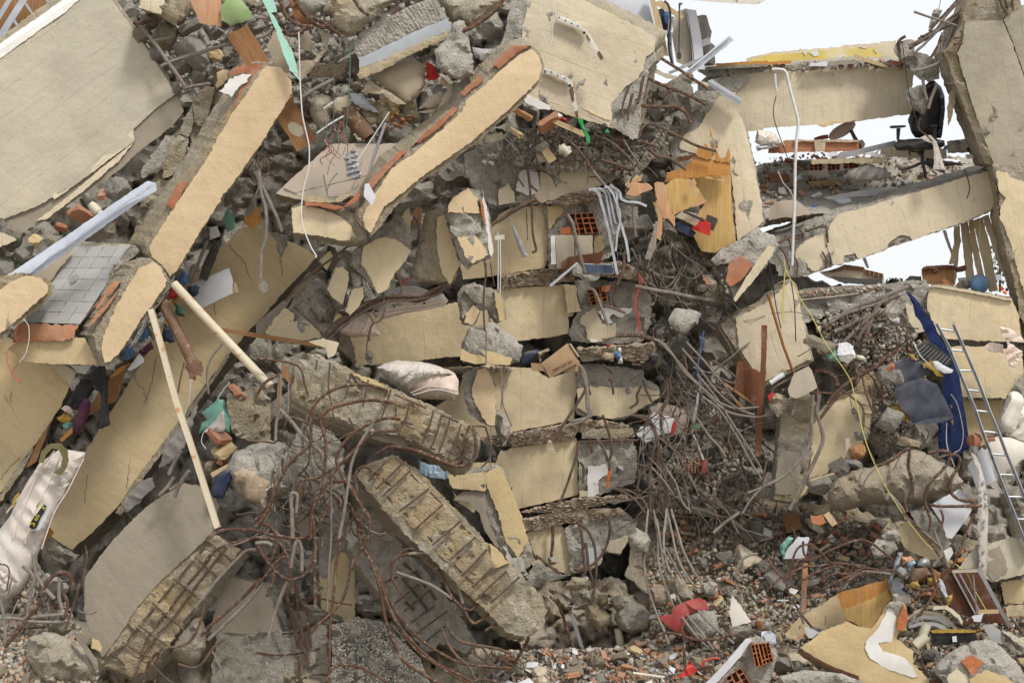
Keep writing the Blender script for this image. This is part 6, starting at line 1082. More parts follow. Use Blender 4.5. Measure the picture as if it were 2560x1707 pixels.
# office chair on the middle floor
X=empty('office_chair',U(*T30('1400,1480')[0],15.6),'black high backed office chair on the middle right floor','chair')
B('backrest',T30('1300,1160 1285,1100 1320,1000 1400,830 1470,760 1530,740 1590,800 1620,880 1622,960 1600,1120 1590,1270 1480,1275 1350,1265 1320,1220'),15.75,.12,Ah,Ah,par=X,r=.8,bu=.08,g=8)
for q in ('1300,1130 1400,860 1500,770','1600,880 1605,1000 1575,1250'): B('bolster',[(x+dx,y) for x,y,dx in [(*p,-5) for p in T30(q)]+[(*p,6) for p in reversed(T30(q))]],15.66,.06,Bt,Bt,par=X,r=.5,bu=.05)
B('seat',T30('1165,1315 1200,1282 1340,1275 1500,1270 1620,1290 1625,1340 1560,1370 1400,1385 1180,1382 1165,1350'),15.5,.45,Ah,Ah,par=X,r=.8,bu=.07,g=8)
for q1,q2 in (('1115,1170 1125,1155 1260,1150 1272,1162 1250,1172 1130,1182','1178,1180 1218,1178 1205,1290 1180,1290'),('1487,1152 1500,1142 1555,1142 1560,1152 1550,1165 1495,1168','1512,1165 1550,1165 1552,1370 1520,1372')):
    pad=B('armrest',T30(q1),15.45,.25,Ah,Ah,par=X,r=.3,g=0); B('arm_post',T30(q2),15.5,.06,Ah,Ah,par=pad,r=.3,g=0)
B('gas_column',T30('1375,1380 1440,1385 1432,1420 1445,1500 1400,1500 1400,1430 1375,1425'),15.65,.1,Ah,Ah,par=X,r=.3,g=0)
for q in ('1420,1490 1330,1530 1230,1560','1430,1490 1520,1540 1620,1580','1420,1490 1440,1580 1450,1640','1430,1490 1560,1500 1700,1500'): R('base_leg',T30(q),4,15.55,Ah,par=X)
R('lever',T30('1380,1400 1300,1390 1310,1430'),2,15.6,Ah,par=X)
B(Ax,T30('1390,1272 1440,1250 1490,1248 1545,1300 1580,1400 1625,1550 1590,1562 1520,1555 1525,1400 1510,1320 1450,1300'),15.35,.03,Bc,Bc,'white cloth hanging over the office chair arm',Ax,r=1.5,folds=(5,10,.012),g=5)
B('dish',[(T30('680,1200')[0][0]+34*math.cos(a)*.98-7*math.sin(a),T30('680,1200')[0][1]-12*math.cos(a)+20*math.sin(a)) for a in [k*math.pi/10 for k in range(20)]],16.5,.04,Bg,Av,'weathered satellite dish tilted on the middle right floor','satellite dish',r=.3,bu=.015,g=7)
pipe_box('dish_bracket',T30('760,1195')[0],T30('850,1370')[0],10,16.4,Bn,'rusty arm of the satellite dish','bracket',r=1)
B('small_disc',T30('840,1285 870,1285 893,1320 885,1350 860,1365 845,1340'),16.5,.04,Bw,'rust_sheet','small rusty disc beside the satellite dish arm','disc',r=.5)
R('red_tube',T30('430,1285 490,1265 550,1255'),5.5,16.5,'red_sheet','orange red tube beside the satellite dish','tube',sides=10)
# middle right floor
J6=B(Bz,T31('-160,720 20,620 300,520 640,395 900,330 1200,235 1500,150 1800,60 2045,-12 2085,60 2095,180 2125,260 2090,330 2040,380 1800,480 1500,580 1200,680 900,790 600,880 370,960 240,982 100,960 60,860 -100,800'),15.6,(0,-22,.5),Ad,'conc','long middle right cream beam rising to the right with bare bars at its left end','beam',r=2.5,pl=(.03,0),rel=.03)
B(Br,T31('560,500 640,400 900,335 1200,240 1500,155 1800,65 2040,0 2080,70 2090,180 2118,258 2085,325 2035,372 1800,472 1500,572 1325,640 1300,600 1220,590 1110,660 1090,720 820,810 800,760 700,770 690,850 590,868 560,760 530,640'),m=Am,s=Ag,par=J6,r=2,th=.03,ang=-16)
B(Br,T31('330,640 520,560 545,700 540,860 400,930 360,860 240,800 280,700'),m=Am,s=Ag,par=J6,r=4,th=.025,ang=-10)
bars(J6,'stirrup',[T31(q) for q in ('290,545 320,580 325,640','340,530 375,560','420,500 450,540','530,500 545,580 550,665','160,600 200,660 220,760 270,840 265,960','90,690 150,760 200,900','560,750 580,830 570,890','500,740 540,830 530,900')],2.2,Af,5)
bars(J6,Ae,[T31(q) for q in ('20,640 80,635','100,660 200,610 310,580','340,555 510,500','240,625 310,600','1110,690 1165,668','1210,650 1260,635','745,810 780,800','490,520 530,510')],3.2,Af,5)
cracks(J6,[T31('1120,350 1125,450'),T31('1195,260 1205,330'),T31('785,460 790,500')],.7)
X=B('floor_slab',T31('-200,500 0,440 380,400 640,385 900,300 1300,200 1700,90 1990,-10 1900,-120 1500,-150 1000,-130 500,-100 100,-90 -200,-40'),lambda x,y: 15.62-(y-550)*.011,(0,16,.2),Ad,Ab,'littered middle right floor with scattered tiles','floor',rel=.02,r=3,g=14)
FY=INFO[X.name]
B('tiled_floor_edge',T31('0,395 60,290 240,258 385,375 390,402 10,452'),15.4,.2,'tile_pink','conc','slab corner of pinkish grey tiles lying at the left end of the middle right floor','floor piece',r=2)
rg=random.Random(21)
for q in ('640,180 860,85 935,92 720,200','500,250 740,200 760,240 600,270','560,240 800,190 1100,150 1000,215 800,265','800,200 960,160 1060,165 880,215','1280,110 1330,80 1365,90 1340,125','930,180 1050,170 1010,200','600,265 750,250 770,290 680,310','680,330 740,310 750,345 700,350','820,300 900,270 960,270 880,320','1000,120 1280,85 1300,110 1050,160','300,60 640,-10 690,10 360,95','390,230 480,190 500,220 420,250','960,230 1080,190 1090,215 990,255'):
    P=T31(q); c=np.mean(P,0); B('floor_tile',P,FY(c[0],c[1])-.08,.025,rg.choice(['tile_grey','tile_white','tile_white']),Ad,'loose grey floor tile lying on the middle right floor','tile','loose tiles on the middle right floor',r=1,g=0)
for q,m,lb in (('0,180 130,140 360,50 370,80 140,185 10,225',Az,'grey plank across the left of the middle right floor'),('370,100 690,80 685,130 380,155',Ap,'beige timber on the middle right floor'),('360,10 400,-20 560,-10 570,80 440,100 365,90',Ai,'white plastered block on the middle right floor'),('90,160 150,150 175,220 100,215',Ai,'small white block at the left end of the middle right floor'),('255,130 330,95 395,150 360,185 280,185',Cc,'clear plastic bag crumpled on the middle right floor'),('0,20 190,30 200,95 20,110',An,'broken hollow brick at the left end of the middle right floor')):
    P=T31(q); c=np.mean(P,0); B('floor_object',P,FY(c[0],c[1])-.12,.15,m,Ad if Br in m else m,lb,'block' if 'block' in lb else ('bag' if 'bag' in lb else (An if An in lb else Ci)),r=1.5,bu=.02)
B('blue_scrap',T31('400,320 430,305 450,325 420,340'),15.4,.03,'blue_tape','blue_tape','small bright blue scrap on the tile bedding','scrap',r=1)
B(Ax,T31('690,40 780,-20 900,-60 1060,-30 1140,50 1050,85 940,95 800,100'),15.75,.1,Cc,Cc,'grey tarpaulin crumpled under the office chair','tarpaulin',r=4,folds=(20,20,.03),bu=.05,g=6)
X=B('hollow_brick_slab',T30('0,1330 120,1300 240,1285 830,1290 838,1390 560,1395 270,1395 250,1400 0,1410'),15.9,.3,An,Ab,'red masonry strip of hollow bricks below the satellite dish','brickwork',r=2)
B('mortar_face',T30('240,1285 830,1290 828,1308 240,1302'),par=X,m=Ag,s=Ag,r=1.5); B('mortar_face',T30('430,1300 530,1302 520,1395 435,1390'),par=X,m=Ag,s=Ag,r=2)
hollow_brick(Bd,T30('380,1510 500,1505 500,1568 380,1568'),3,2,15.75,An,.15,'left one of three hollow bricks on the middle right floor',An,miss=.2); hollow_brick(Bd,T30('545,1505 660,1500 660,1560 545,1568'),3,2,15.75,An,.15,'middle one of three hollow bricks on the middle right floor',An,miss=.2); hollow_brick(Bd,T30('690,1490 830,1485 835,1545 690,1550'),3,2,15.75,An,.15,'right one of three hollow bricks on the middle right floor',An,miss=.2)
B('brick_slab',T30('400,1470 700,1460 1080,1455 1100,1490 850,1500 400,1510'),15.7,.3,Ag,An,'mortared top of the row of three hollow bricks','brickwork',r=3)
pipe_box('metal_rail',T30('600,1450')[0],T30('1175,1315')[0],14,15.8,At,'long grey metal rail leading to the office chair','metal rail')
for q,m,lb in (('545,1400 620,1395 640,1430 560,1440',Aj,'white tile scrap under the metal rail'),('890,1415 960,1395 1065,1425 1000,1445',Aj,'white slatted scrap behind the metal rail'),('1620,1340 1650,1325 1645,1375 1600,1370','cloth_blue','small blue scrap right of the office chair'),('1030,1370 1180,1320 1640,1370 1640,1460 1200,1450 1030,1420',Am,'pale plastered wall stub behind the office chair'),('1640,1300 1800,1275 1880,1310 1860,1400 1650,1410',Ad,'grey concrete stub between the chair and the column'),('1810,1420 1890,1410 1900,1450 1830,1460',Aj,'white tile at the column foot'),('1820,1360 1860,1340 1890,1370 1850,1410',Ah,'black box at the column foot'),('1450,1450 1700,1490 1830,1510 1600,1530 1440,1510','wood_black','dark board under the office chair'),('-100,1190 60,1220 160,1330 -60,1340 -120,1310',Bu,'quilted cream cushion left of the red masonry strip'),('-110,1340 60,1320 100,1345 -100,1390',Aj,'white sheet below the quilted cushion')):
    nm='scrap' if 'scrap' in lb else ('wall_stub' if 'stub' in lb else ('cushion' if 'cushion' in lb else 'panel'))
    B(nm,T30(q),16.1 if 'stub' in lb else 15.75,.12,m,m,lb,nm.replace('_',' '),r=1.5,bu=.05 if nm == 'cushion' else 0,folds=(60,8,.01) if nm == 'cushion' else None,g=6 if nm == 'cushion' else None)
R('hanging_cable',T31('1800,-10 1830,60 1850,150 1845,200 1825,255'),1.6,15.5,Bj,'black cable end over the middle right beam',Bs)
R('string',T31('90,0 140,110 200,180 240,280 250,380 255,480'),1,15.3,Aw,'thin white string beside the white conduit','string')
# big right column
X=B('concrete_column',T30('1620,485 1680,400 1780,220 1790,130 1860,-60 2300,-60 2335,65 2700,-60 2700,1560 2350,1532 2080,1525 1985,1490 1950,1400 1880,1200 1820,1040 1730,800'),15.1,(-26,4,.55),Ab,Ab,'big leaning cream column at the upper right corner','column',r=2.5,rel=.03,pl=(.02,.1))
B('front_face',T30('1735,490 1785,400 1805,215 1900,200 2155,186 2250,420 2370,760 2600,1530 2080,1522 1960,1200 1850,870'),m='cream_grey',s=Ag,par=X,r=1.6,ang=-18,th=.03,rel=.008)
B('side_face',T30('2165,180 2335,65 2700,-20 2700,1530 2610,1530 2380,760 2260,420'),m='cream_grey',s=Ag,par=X,r=1.6,ang=-18,th=.028)
bars(X,Ae,[T30(q) for q in ('2120,-30 2150,60 2200,140','2170,-30 2200,80','2240,-30 2250,100','1700,350 1780,340','1700,405 1785,400')],3,Af,4)
B('broken_flake',T30('1660,880 1700,805 1728,810 1715,940 1690,1090 1655,1165 1650,1000'),15.3,.1,Ag,Ab,'thin flake of plaster hanging left of the big column',Ak,r=2)
for k,q in enumerate(('1790,-20 1650,130 1520,300 1400,340','1870,40 1700,150 1560,260 1380,360','1850,60 1640,220 1470,330 1290,410','1840,90 1620,250 1450,360 1300,450','1780,80 1600,240 1440,400 1340,490','1740,0 1600,160 1480,290','1700,250 1620,450 1560,580 1380,650','1590,330 1560,430 1500,530','1600,300 1590,450 1600,620')):
    R(Ae,T30(q),3.6,15.1,(Ac,Aa)[k % 2],'bundled bar pulled out between the upper right beam and the big column',Ba,'bars pulled out at the upper right joint',wob=.008)
R(Ae,T30('1340,110 1500,165 1740,240'),3,15.0,Ac,'straight grey bar pointing left into the sky',Ba)
R(Ae,T30('1215,570 1205,450 1200,380 1260,335'),4,15.6,Aa,'rusty angle bar standing at the end of the upper right beam',Ba)
R('wire',T30('1590,-20 1570,75'),.8,15.2,Bj,'thin wire at the top right sky','wire')
B('rubble_knot',T30('1470,260 1520,90 1560,78 1595,100 1570,180 1500,250'),15.3,.12,Ad,'conc','long grey lump wired up in the sky at the upper right',Ak,r=2,bu=.04)
B('broken_joint',T30('1160,460 1170,400 1300,365 1360,390 1330,480 1450,500 1540,550 1580,640 1560,720 1480,750 1400,730 1340,680 1280,590 1220,560'),15.6,.35,Ad,'conc','broken joint at the right end of the upper right beam',Ak,r=3.5,rel=.05)
chunk(T30('1250,860 1300,810 1415,775 1425,880 1470,930 1460,1010 1420,1065 1340,1010 1310,920'),15.4,'grey lump hanging over the office chair back',[],m=Ad,bu=.08)
chunk(T30('1660,180 1780,120 1800,230 1760,300 1790,420 1700,500 1600,420 1600,290'),15.2,'broken concrete at the shoulder of the big column',[],m=Ad,bu=.06)
for q,r_,m,lb in (('1230,380 1260,600 1290,830 1330,1000 1400,1200',1,Bj,'thin cable past the office chair'),('1400,1080 1380,1180 1450,1240 1510,1300',2,Aa,'rusty wire before the office chair'),('1420,720 1440,850 1460,920',4,Ac,'grey bar beside the lump over the chair'),('1550,780 1500,900 1470,1000',4,Ac,'grey bar across the chair back')):
    R(Ae if 'bar' in lb else Bs,T30(q),r_,15.2,m,lb,Ba if 'bar' in lb else Bs)
# column continued below, slats in the gap
X=B('concrete_column',T31('2050,-60 2700,-60 2700,1700 2480,1560 2310,1340 2290,1150 2230,880 2160,620 2110,440 2120,260 2090,120'),15.3,(-20,0,.5),Ab,Ab,'cracked lower part of the big column at the right edge','column',r=2.5,rel=.03)
B('front_face',T31('2090,0 2200,20 2220,60 2360,110 2700,150 2700,1640 2520,1560 2370,1200 2290,900 2220,640 2130,430 2140,330 2180,250 2120,200'),m=Cf,s=Ag,par=X,r=2.5,ang=-14,th=.03)
cracks(X,[T31('2210,50 2190,100 2120,180 2110,290'),T31('2190,110 2240,220 2170,310'),T31('2080,60 2105,160 2120,300 2130,400')],1.6)
for k,(q,m) in enumerate((('1705,520 1760,495 1765,600 1745,860 1720,1050 1695,1045 1710,800',Am),('1660,860 1700,690 1760,570 1775,650 1720,850',Cf),('1765,490 1835,470 1870,700 1895,1000 1820,1000 1790,720',Cf),('1840,465 1880,450 1940,760 1985,975 1930,985 1870,720',Bm),('1880,455 1970,425 2040,700 2110,1100 2030,1110 1960,800',Cf),('1970,420 2025,400 2110,700 2180,920 2140,930 2060,700',Am),('2045,400 2110,450 2180,690 2310,1150 2290,1160 2160,760',Cf),('2150,920 2180,930 2350,1320 2400,1500 2330,1400',Am))):
    B('facing_plank',T31(q),16.2-.05*k,.05,m,Ag,'tall cream facing board leaning in the gap below the middle right beam',Bh,'facing boards in the gap below the middle right beam',r=1)
R('thin_wire',T31('1945,430 1940,700 1925,960'),.7,15.8,Aw,'thin cord in front of the facing boards','cord')
B('window_bar',T31('1600,550 1630,540 1695,740 1680,770'),16.4,.04,'alu','alu','leaning grey window bar left of the facing boards','window bar',r=.5,g=0)
B('window_bar',T31('1740,985 2130,950 2150,1000 1750,1020'),16.6,.06,Bv,Bv,'pale window sill behind the facing boards','window sill',r=.5,g=0)
B('window_bar',T31('865,805 895,795 930,890 905,895'),16.0,.04,Aj,'alu','short white window bar under the middle right beam','window bar',r=.5,g=0)
X=empty('cabinet_chair',U(*T31('1560,1000')[0],15.8),'brown wooden chair seat turned on its side below the middle right beam','chair')
B('seat_panel',T31('1410,905 1440,885 1700,880 1705,930 1695,1060 1680,1080 1420,1030'),15.85,.3,Av,Bx,par=X,r=1); B('rail',T31('1408,900 1500,870 1690,865 1700,890 1500,895 1425,905'),15.8,.1,Bx,Bx,par=X,r=1)
for q in ('1430,900 1480,890 1545,910 1520,930','1690,880 1740,900 1805,885 1790,905 1730,915'): R('leg',T31(q),5,15.75,Bx,par=X,sides=10)
for q in ('1580,1060 1640,1030','1600,1000 1700,1060'): R('brick_scrap',T31(q),6,15.7,An,'brick scrap lying in the brown chair',An,'brick scraps in the brown chair',sides=4)
B('dark_board',T31('1240,1030 1300,965 1405,970 1410,1030'),15.9,.1,'wood_black',Az,'dark slanting board left of the brown chair',Bh,r=1)
X=B('ball',[(T31('1940,1040')[0][0]+25*math.cos(k*math.pi/12),T31('1940,1040')[0][1]+25*math.sin(k*math.pi/12)) for k in range(24)],15.9,.1,'blue_ball','blue_ball','blue ball lying behind the lower right beam','ball',r=0,bu=.12,g=5)
B('tub',T31('1720,1060 1760,1010 1850,1000 1870,1060 1830,1090 1740,1085'),15.95,.15,Aq,Aq,'beige sack beside the blue ball','sack',r=1.5,bu=.06)
X=B('hollow_brick_slab',T31('470,935 620,905 700,860 880,885 890,905 1058,945 1058,1050 900,1045 700,1030 560,980'),15.7,.35,Aq,An,'upside down slab of hollow bricks under the middle right beam','brickwork',r=1.5)
hollow_brick(Bd,T31('712,868 880,890 870,918 708,905'),5,2,15.66,An,.12,par=X); hollow_brick(Bd,T31('890,905 1056,945 1056,985 888,948'),4,2,15.66,An,.12,par=X); hollow_brick(Bd,T31('560,915 690,875 690,915 580,935'),5,2,15.67,An,.12,par=X)
B('gap_shade',T31('590,970 1050,1000 1052,1045 700,1028'),par=X,m='wood_black',s='wood_black',r=1)  # solid black sheet painted in for the shade inside the gap
# lower right floor
J10a=B('broken_slab',T31('275,1185 560,1155 830,1125 1100,1080 1290,1035 1450,1035 1460,1060 1490,1090 1490,1180 1460,1290 1300,1220 1100,1180 900,1210 700,1290 500,1340 330,1400 300,1290'),15.2,(0,-8,.6),Ad,'conc','broken grey floor edge below the brown chair','slab',r=4,rel=.05)
B('lino',T31('280,1180 560,1150 830,1120 840,1130 560,1165 285,1192'),par=J10a,m=Bi,s=Bi,r=1); B('floor_top',T31('260,1170 300,1090 700,1060 1250,1030 1440,1030 830,1118'),15.25,.4,Az,'conc',par=J10a,r=2)
J10=B(Bz,T31('1470,1130 1500,1070 1560,1060 1900,1120 2230,1188 2290,1290 2310,1400 2330,1560 2300,1568 1800,1560 1640,1540 1560,1490 1460,1260'),15.0,(0,-6,.5),Cf,Ab,'lower right cream beam behind the top of the ladder','beam',r=2.5,ang=4,rel=.01)
B('coping',T31('1470,1062 1560,1050 1900,1105 2230,1178 2240,1195 1900,1128 1560,1070'),par=J10,m=Am,s=Ag,r=1.5,th=.04)
B('concrete_post',T31('1170,1180 1260,1160 1330,1230 1430,1480 1380,1490 1340,1568 1050,1560 900,1500 960,1330 1100,1230'),15.0,.4,'conc',Au,'crumbling grey post left of the blue rug',Ak,r=4,rel=.06)
B('cream_fragment',T31('1260,1220 1340,1230 1440,1470 1360,1490 1290,1380'),14.9,.05,Am,Ag,'cream patch on the crumbling post beside the blue rug',Ak,r=2.5)
X=B(Bz,T32('1640,60 1760,40 2000,50 2330,80 2345,300 2250,430 2180,515 1900,512 1780,505 1720,300'),14.8,.5,Cf,Ab,'cream beam behind the middle of the ladder','beam',r=2.5,ang=0)
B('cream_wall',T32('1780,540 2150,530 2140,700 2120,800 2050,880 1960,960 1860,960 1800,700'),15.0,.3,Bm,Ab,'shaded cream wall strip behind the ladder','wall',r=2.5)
chunk([*T32('2240,430 2330,300 2450,280 2450,560 2300,520')],14.75,'grey broken end right of the beam behind the ladder',[],m='conc')
# blue rug, black sheet, ladder, sofa
B('rug',[*T31('1268,1105 1300,1120 1380,1200 1440,1300 1530,1420 1600,1568'),*T32('1690,130 1750,280 1770,400 1800,600 1855,960 1780,1020 1680,1110 1570,1055 1560,900 1565,750 1600,560 1600,380 1640,260'),*T31('1480,1560 1400,1380 1350,1330 1330,1230')],14.35,.03,'rug_blue','rug_blue','long blue rug hanging down behind the ladder','rug',r=1,folds=(8,36,.02),g=9)
B('grating',T32('1300,110 1400,20 1500,10 1705,165 1660,225 1480,140'),14.3,.03,Bj,Bj,'dark mesh tray beside the top of the blue rug','tray',r=1)
for k in range(9):
    a,b,c,d=T32('1300,110 1420,10 1705,165 1660,225'); f=(k+1)/10
    R('mesh_bar',[(a[0]*(1-f)+d[0]*f,a[1]*(1-f)+d[1]*f),(b[0]*(1-f)+c[0]*f,b[1]*(1-f)+c[1]*f)],.9,14.26,At,par=bpy.data.objects['grating'])
X=B('black_sheet',T32('1150,425 1200,395 1410,332 1545,385 1610,500 1660,600 1705,690 1600,735 1450,750 1345,752 1260,640 1180,520'),13.95,.06,Bt,Bt,'black leather seat hanging before the blue rug','seat',r=1.2,g=8,rel=.02,fsc=.02)
B('front_edge',T32('1345,745 1450,712 1600,690 1700,680 1705,700 1600,740 1450,757 1350,756'),par=X,m=Bt,s=Bt,r=.5,bu=.02); B('backrest',T32('1060,220 1160,180 1300,150 1400,200 1480,290 1410,335 1200,398 1120,330'),14.1,.06,Bt,Bt,par=X,r=1.5,g=8,rel=.015,fsc=.02)
for q in ('1280,105 1330,110 1362,180 1320,150','1410,205 1500,180 1560,260 1610,320 1560,320 1500,260','1130,600 1200,590 1300,700 1230,730 1170,690','1675,575 1695,590 1690,615','1685,730 1700,725 1700,760'): B('foam',T32(q),14.05,.05,'foam','foam','yellow foam tatter sticking out of the black leather seat','foam','foam tatters of the black leather seat',r=2.5)
B('crumpled_foil',T32('1510,185 1550,180 1700,260 1695,290 1620,290 1540,250'),13.9,.03,Ar,'alu','white foil packet above the black leather seat','packet',r=2,folds=(30,12,.01),g=5)
X=empty('ladder',U(2400,1100,13.8),'aluminium ladder leaning at the right edge','ladder')
LR=[*T31('1545,1400'),*T32('1665,60 1790,360 1900,620 1960,800 2040,1010 2110,1200 2200,1430'),*T33('2290,90 2400,380')]
RR=[*T31('1700,1405'),*T32('1790,40 1890,270 1960,440 2030,630 2110,820 2190,1030 2270,1220 2345,1400'),*T33('2450,100 2560,380')]
for P in (LR,RR):
    a,b=P[0],P[-1]
    rl=B('rail',[(x-4.4,y) for x,y in P]+[(x+4.4,y) for x,y in reversed(P)],13.9,.06,At,At,par=X,r=0,g=0,pl=(0,-.03))
    B('rail_edge',[(x+2.6,y) for x,y in P]+[(x+5,y) for x,y in reversed(P)],13.87,.08,'alu','alu',par=X,r=0,g=0,pl=(0,-.03))
def at_y(P,y):
    for a,b in zip(P,P[1:]):
        if a[1] <= y <= b[1]: f=(y-a[1])/(b[1]-a[1]); return a[0]+(b[0]-a[0])*f
    return P[-1][0]
for ya,yb in ((822,829),(874,878),(926,927),(974,979),(1026,1030),(1078,1082),(1134,1138),(1186,1187),(1241,1242),(1297,1298),(1350,1352)):
    R('rung',[(at_y(LR,ya),ya),(at_y(RR,yb),yb)],2.9,13.92-.0003*(ya-1050),'alu',par=X,sides=10)
    x=at_y(LR,ya+10); B('rivet',[(x+2.4*math.cos(k),ya+10+2.4*math.sin(k)) for k in range(6)],13.88,.02,Ah,Ah,par=X,r=0,g=0)
X=empty('sofa',U(2500,1120,14.2),'torn white leather sofa behind the ladder at the right edge','sofa')
B('armrest',T32('2105,770 2140,660 2210,480 2240,455 2290,460 2340,500 2360,560 2320,640 2280,800 2240,835 2200,838 2130,800'),14.2,.3,Bu,Bu,par=X,r=1,bu=.12,g=8,folds=(20,50,.012))
B('backrest',T32('2290,600 2330,580 2500,700 2500,960 2350,930 2230,880 2180,850 2280,790'),14.25,.3,Bu,Bu,par=X,r=1,bu=.06,folds=(35,30,.03),g=7)
B('seat',T32('2060,870 2230,880 2400,950 2400,1080 2340,1080 2190,1200 2090,1270 1990,1010'),14.15,.2,Bu,Bu,par=X,r=1,bu=.04)
B('base_panel',T32('1835,1140 1960,970 2000,1000 2095,1270 1925,1365'),14.1,.06,Aj,Aj,par=X,r=.8)
B('paper',[*T31('2110,1420 2220,1450 2350,1540 2350,1580 2240,1568 2170,1540'),*T32('2340,100 2280,240 2220,240 2180,120 2200,30')],14.4,.04,Bg,Bg,'crumpled cream paper bag hanging at the right edge','paper bag',r=2,folds=(60,20,.03),g=6)
B('paper',T32('1975,60 2030,10 2150,20 2160,100 2050,95'),14.5,.05,Bg,Bg,'crumpled cream paper behind the ladder top','paper',r=2,folds=(20,14,.02),g=6)
X=B('curtain_strip',[*T32('1860,1015 1900,1030 1950,1130 1990,1280 2010,1400 2025,1568'),*T33('2020,60 2015,250 2000,520 1940,540 1930,300 1925,0'),*T32('1930,1400 1925,1200 1890,1080')],13.85,.02,Bc,Bc,'pale curtain strip with grey diamonds hanging left of the ladder','curtain',r=1,folds=(3,18,.012),g=6)
for x,y in ((1935,1240),(1980,1290),(1940,1360),(2005,1380),(1960,1440),(2010,1490),(1940,1610),(1985,1690),(1950,1765),(1990,1640),(1945,1850),(1985,1920),(1950,1990),(1980,2040)):
    B('printed_diamond',T32('%d,%d %d,%d %d,%d %d,%d' % (x-14,y,x,y-20,x+15,y+2,x,y+20)),par=X,m='grey_sheet',s='grey_sheet',r=.5,g=0,th=.03)
# slanted columns right of the stack
J4=B('concrete_column',[*T20('1430,1250 1540,1000 1680,850 1900,845 2060,840 2070,1010 2130,1130 2190,1350 2245,1568'),*T21('2260,100 2300,300 2325,480 2200,560 2080,660 2040,680 1960,640 1700,300 1500,60')],15.0,.5,'conc',Ab,'leaning cream column between the splintered cupboard and the middle right floor','column',r=3,rel=.04)
B(Br,[*T20('1535,1360 1570,1240 1700,1180 1780,1060 1900,890 2050,845 2065,1010 2125,1130 2185,1350 2235,1568'),*T21('2250,100 2292,300 2310,470 2190,560 2075,640 2040,300 2010,0'),*T20('1900,1520 1700,1420')],m=Am,s=Ag,par=J4,r=2,ang=-12,th=.03)
X=B('plywood_cupboard',[*T21('1690,-40 2005,-40 2012,200 2030,440 2055,660 1960,700 1860,755 1735,740 1690,640 1650,560 1700,400 1780,290'),*T21('1640,100')],14.85,.12,'plywood',Ay,'splintered orange plywood cupboard against the leaning column','cupboard',r=1.5)
B('top_panel',[*T20('1590,1530 1700,1440 1850,1470 2000,1440'),*T21('2008,40 1850,45 1620,70 1400,110 1420,20')],14.7,.04,Ay,Cd,par=X,r=2)
for q in ('1700,1440 1705,1350 1760,1340 1830,1440 1800,1470','1760,1330 1780,1322 1850,1440 1820,1470','1800,1160 1815,1170 1880,1380 1920,1480 1870,1480 1850,1330','1960,1440 1990,1345 2003,1440 2003,1500 1930,1480','1520,1440 1640,1420 1700,1430 1640,1460 1520,1490'): B('splinter',T20(q),14.68,.02,Ay if q[0] != '1' or '1520' not in q[:5] else 'wood_red',Cd,par=X,r=2)
B('torn_panel',T21('1395,140 1500,70 1640,80 1700,150 1785,280 1680,320 1540,375 1490,405 1400,300'),14.6,.03,'plywood',Cd,par=X,r=2); B('torn_core',T21('1290,290 1420,240 1520,250 1540,370 1480,410 1400,390 1320,425 1310,340'),14.62,.04,Cd,Cd,par=X,r=4)
for q in ('1300,115 1395,110 1420,250 1490,430 1492,512 1440,440 1390,440 1340,300','1340,440 1390,330 1380,500 1365,640 1325,620','1040,220 1130,100 1250,120 1300,160 1210,200 1130,240','1100,100 1200,40 1180,90 1050,140','1640,100 1660,60 1700,120 1650,140','1780,60 1900,75 2000,110 1900,95','1640,310 1760,255 1788,290 1650,335'): B('splinter',T21(q),14.5,.02,'wood_pink',Cd,'torn reddish splinter of the plywood cupboard','splinter','splinters of the plywood cupboard',r=2.5)
B('concrete_block',T21('1035,120 1140,40 1190,70 1080,165'),14.6,.08,Ap,Ap,'beige offcut left of the plywood cupboard','offcut',r=2)
B('binder',T21('1640,530 1700,490 1740,425 1828,488 1815,598 1760,580'),14.5,.15,Ce,Ce,'bright red folder in the plywood cupboard','folder',r=.6,g=0); B('binder',T21('1775,465 1790,400 1885,437 1890,460 1845,555 1820,545 1825,480'),14.55,.15,Ah,Ah,'black folder right of the red folder','folder',r=.6,g=0)
B('binder',T21('1500,470 1600,500 1690,570 1660,610 1540,560'),14.6,.1,Cb,Cb,'dark blue folder under the red folder','folder',r=1); B('paper_stack',T21('1560,370 1680,390 1740,440 1700,510 1600,470 1500,420'),14.6,.1,Aq,Aq,'stack of papers above the red folder','papers',r=1.5); R('tube',T21('1570,370 1680,420 1765,460'),3.5,14.45,Ah,'black tube over the red folder','tube')
B('timber_strip',T21('1320,460 1340,470 1320,700 1265,820 1215,815 1260,680'),14.5,.05,Az,Az,'grey grooved strip hanging below the plywood cupboard','strip',r=1,folds=(20,8,.005),g=5)
K1=B('concrete_column',v('1655,745 1690,722 1760,690 1815,640 1832,655 1870,828 1800,864 1760,884 1735,872 1690,800'),14.7,(-26,6,.4),Ab,Ab,'tilted cream column with a rusty pole leaning on it','column',r=2.5)
B(Br,v('1690,730 1762,695 1814,648 1828,664 1864,824 1796,856 1756,876 1738,862 1698,800'),m=Am,s=Ag,par=K1,r=2,ang=-14,th=.03)
R('iron_pole',[*T31('0,1130 50,1300 130,1568'),*T32('150,60 240,300')],3.6,14.3,'rust_sheet','thin reddish pole leaning on the tilted column','pole',sides=8)
B('timber_post',[*T22('2290,-150 2345,-150 2330,280 2310,560 2280,1060 2230,1050 2250,560 2285,200')],14.2,.05,'wood_red',Av,'reddish brown timber post before the tilted column','post',r=.8)
B('torn_board',T22('2040,420 2070,180 2130,170 2180,230 2320,300 2290,580 2240,590 2000,450'),14.4,.05,'wood_red',Ay,'broken dark red door panel beside the timber post','door panel',r=2)
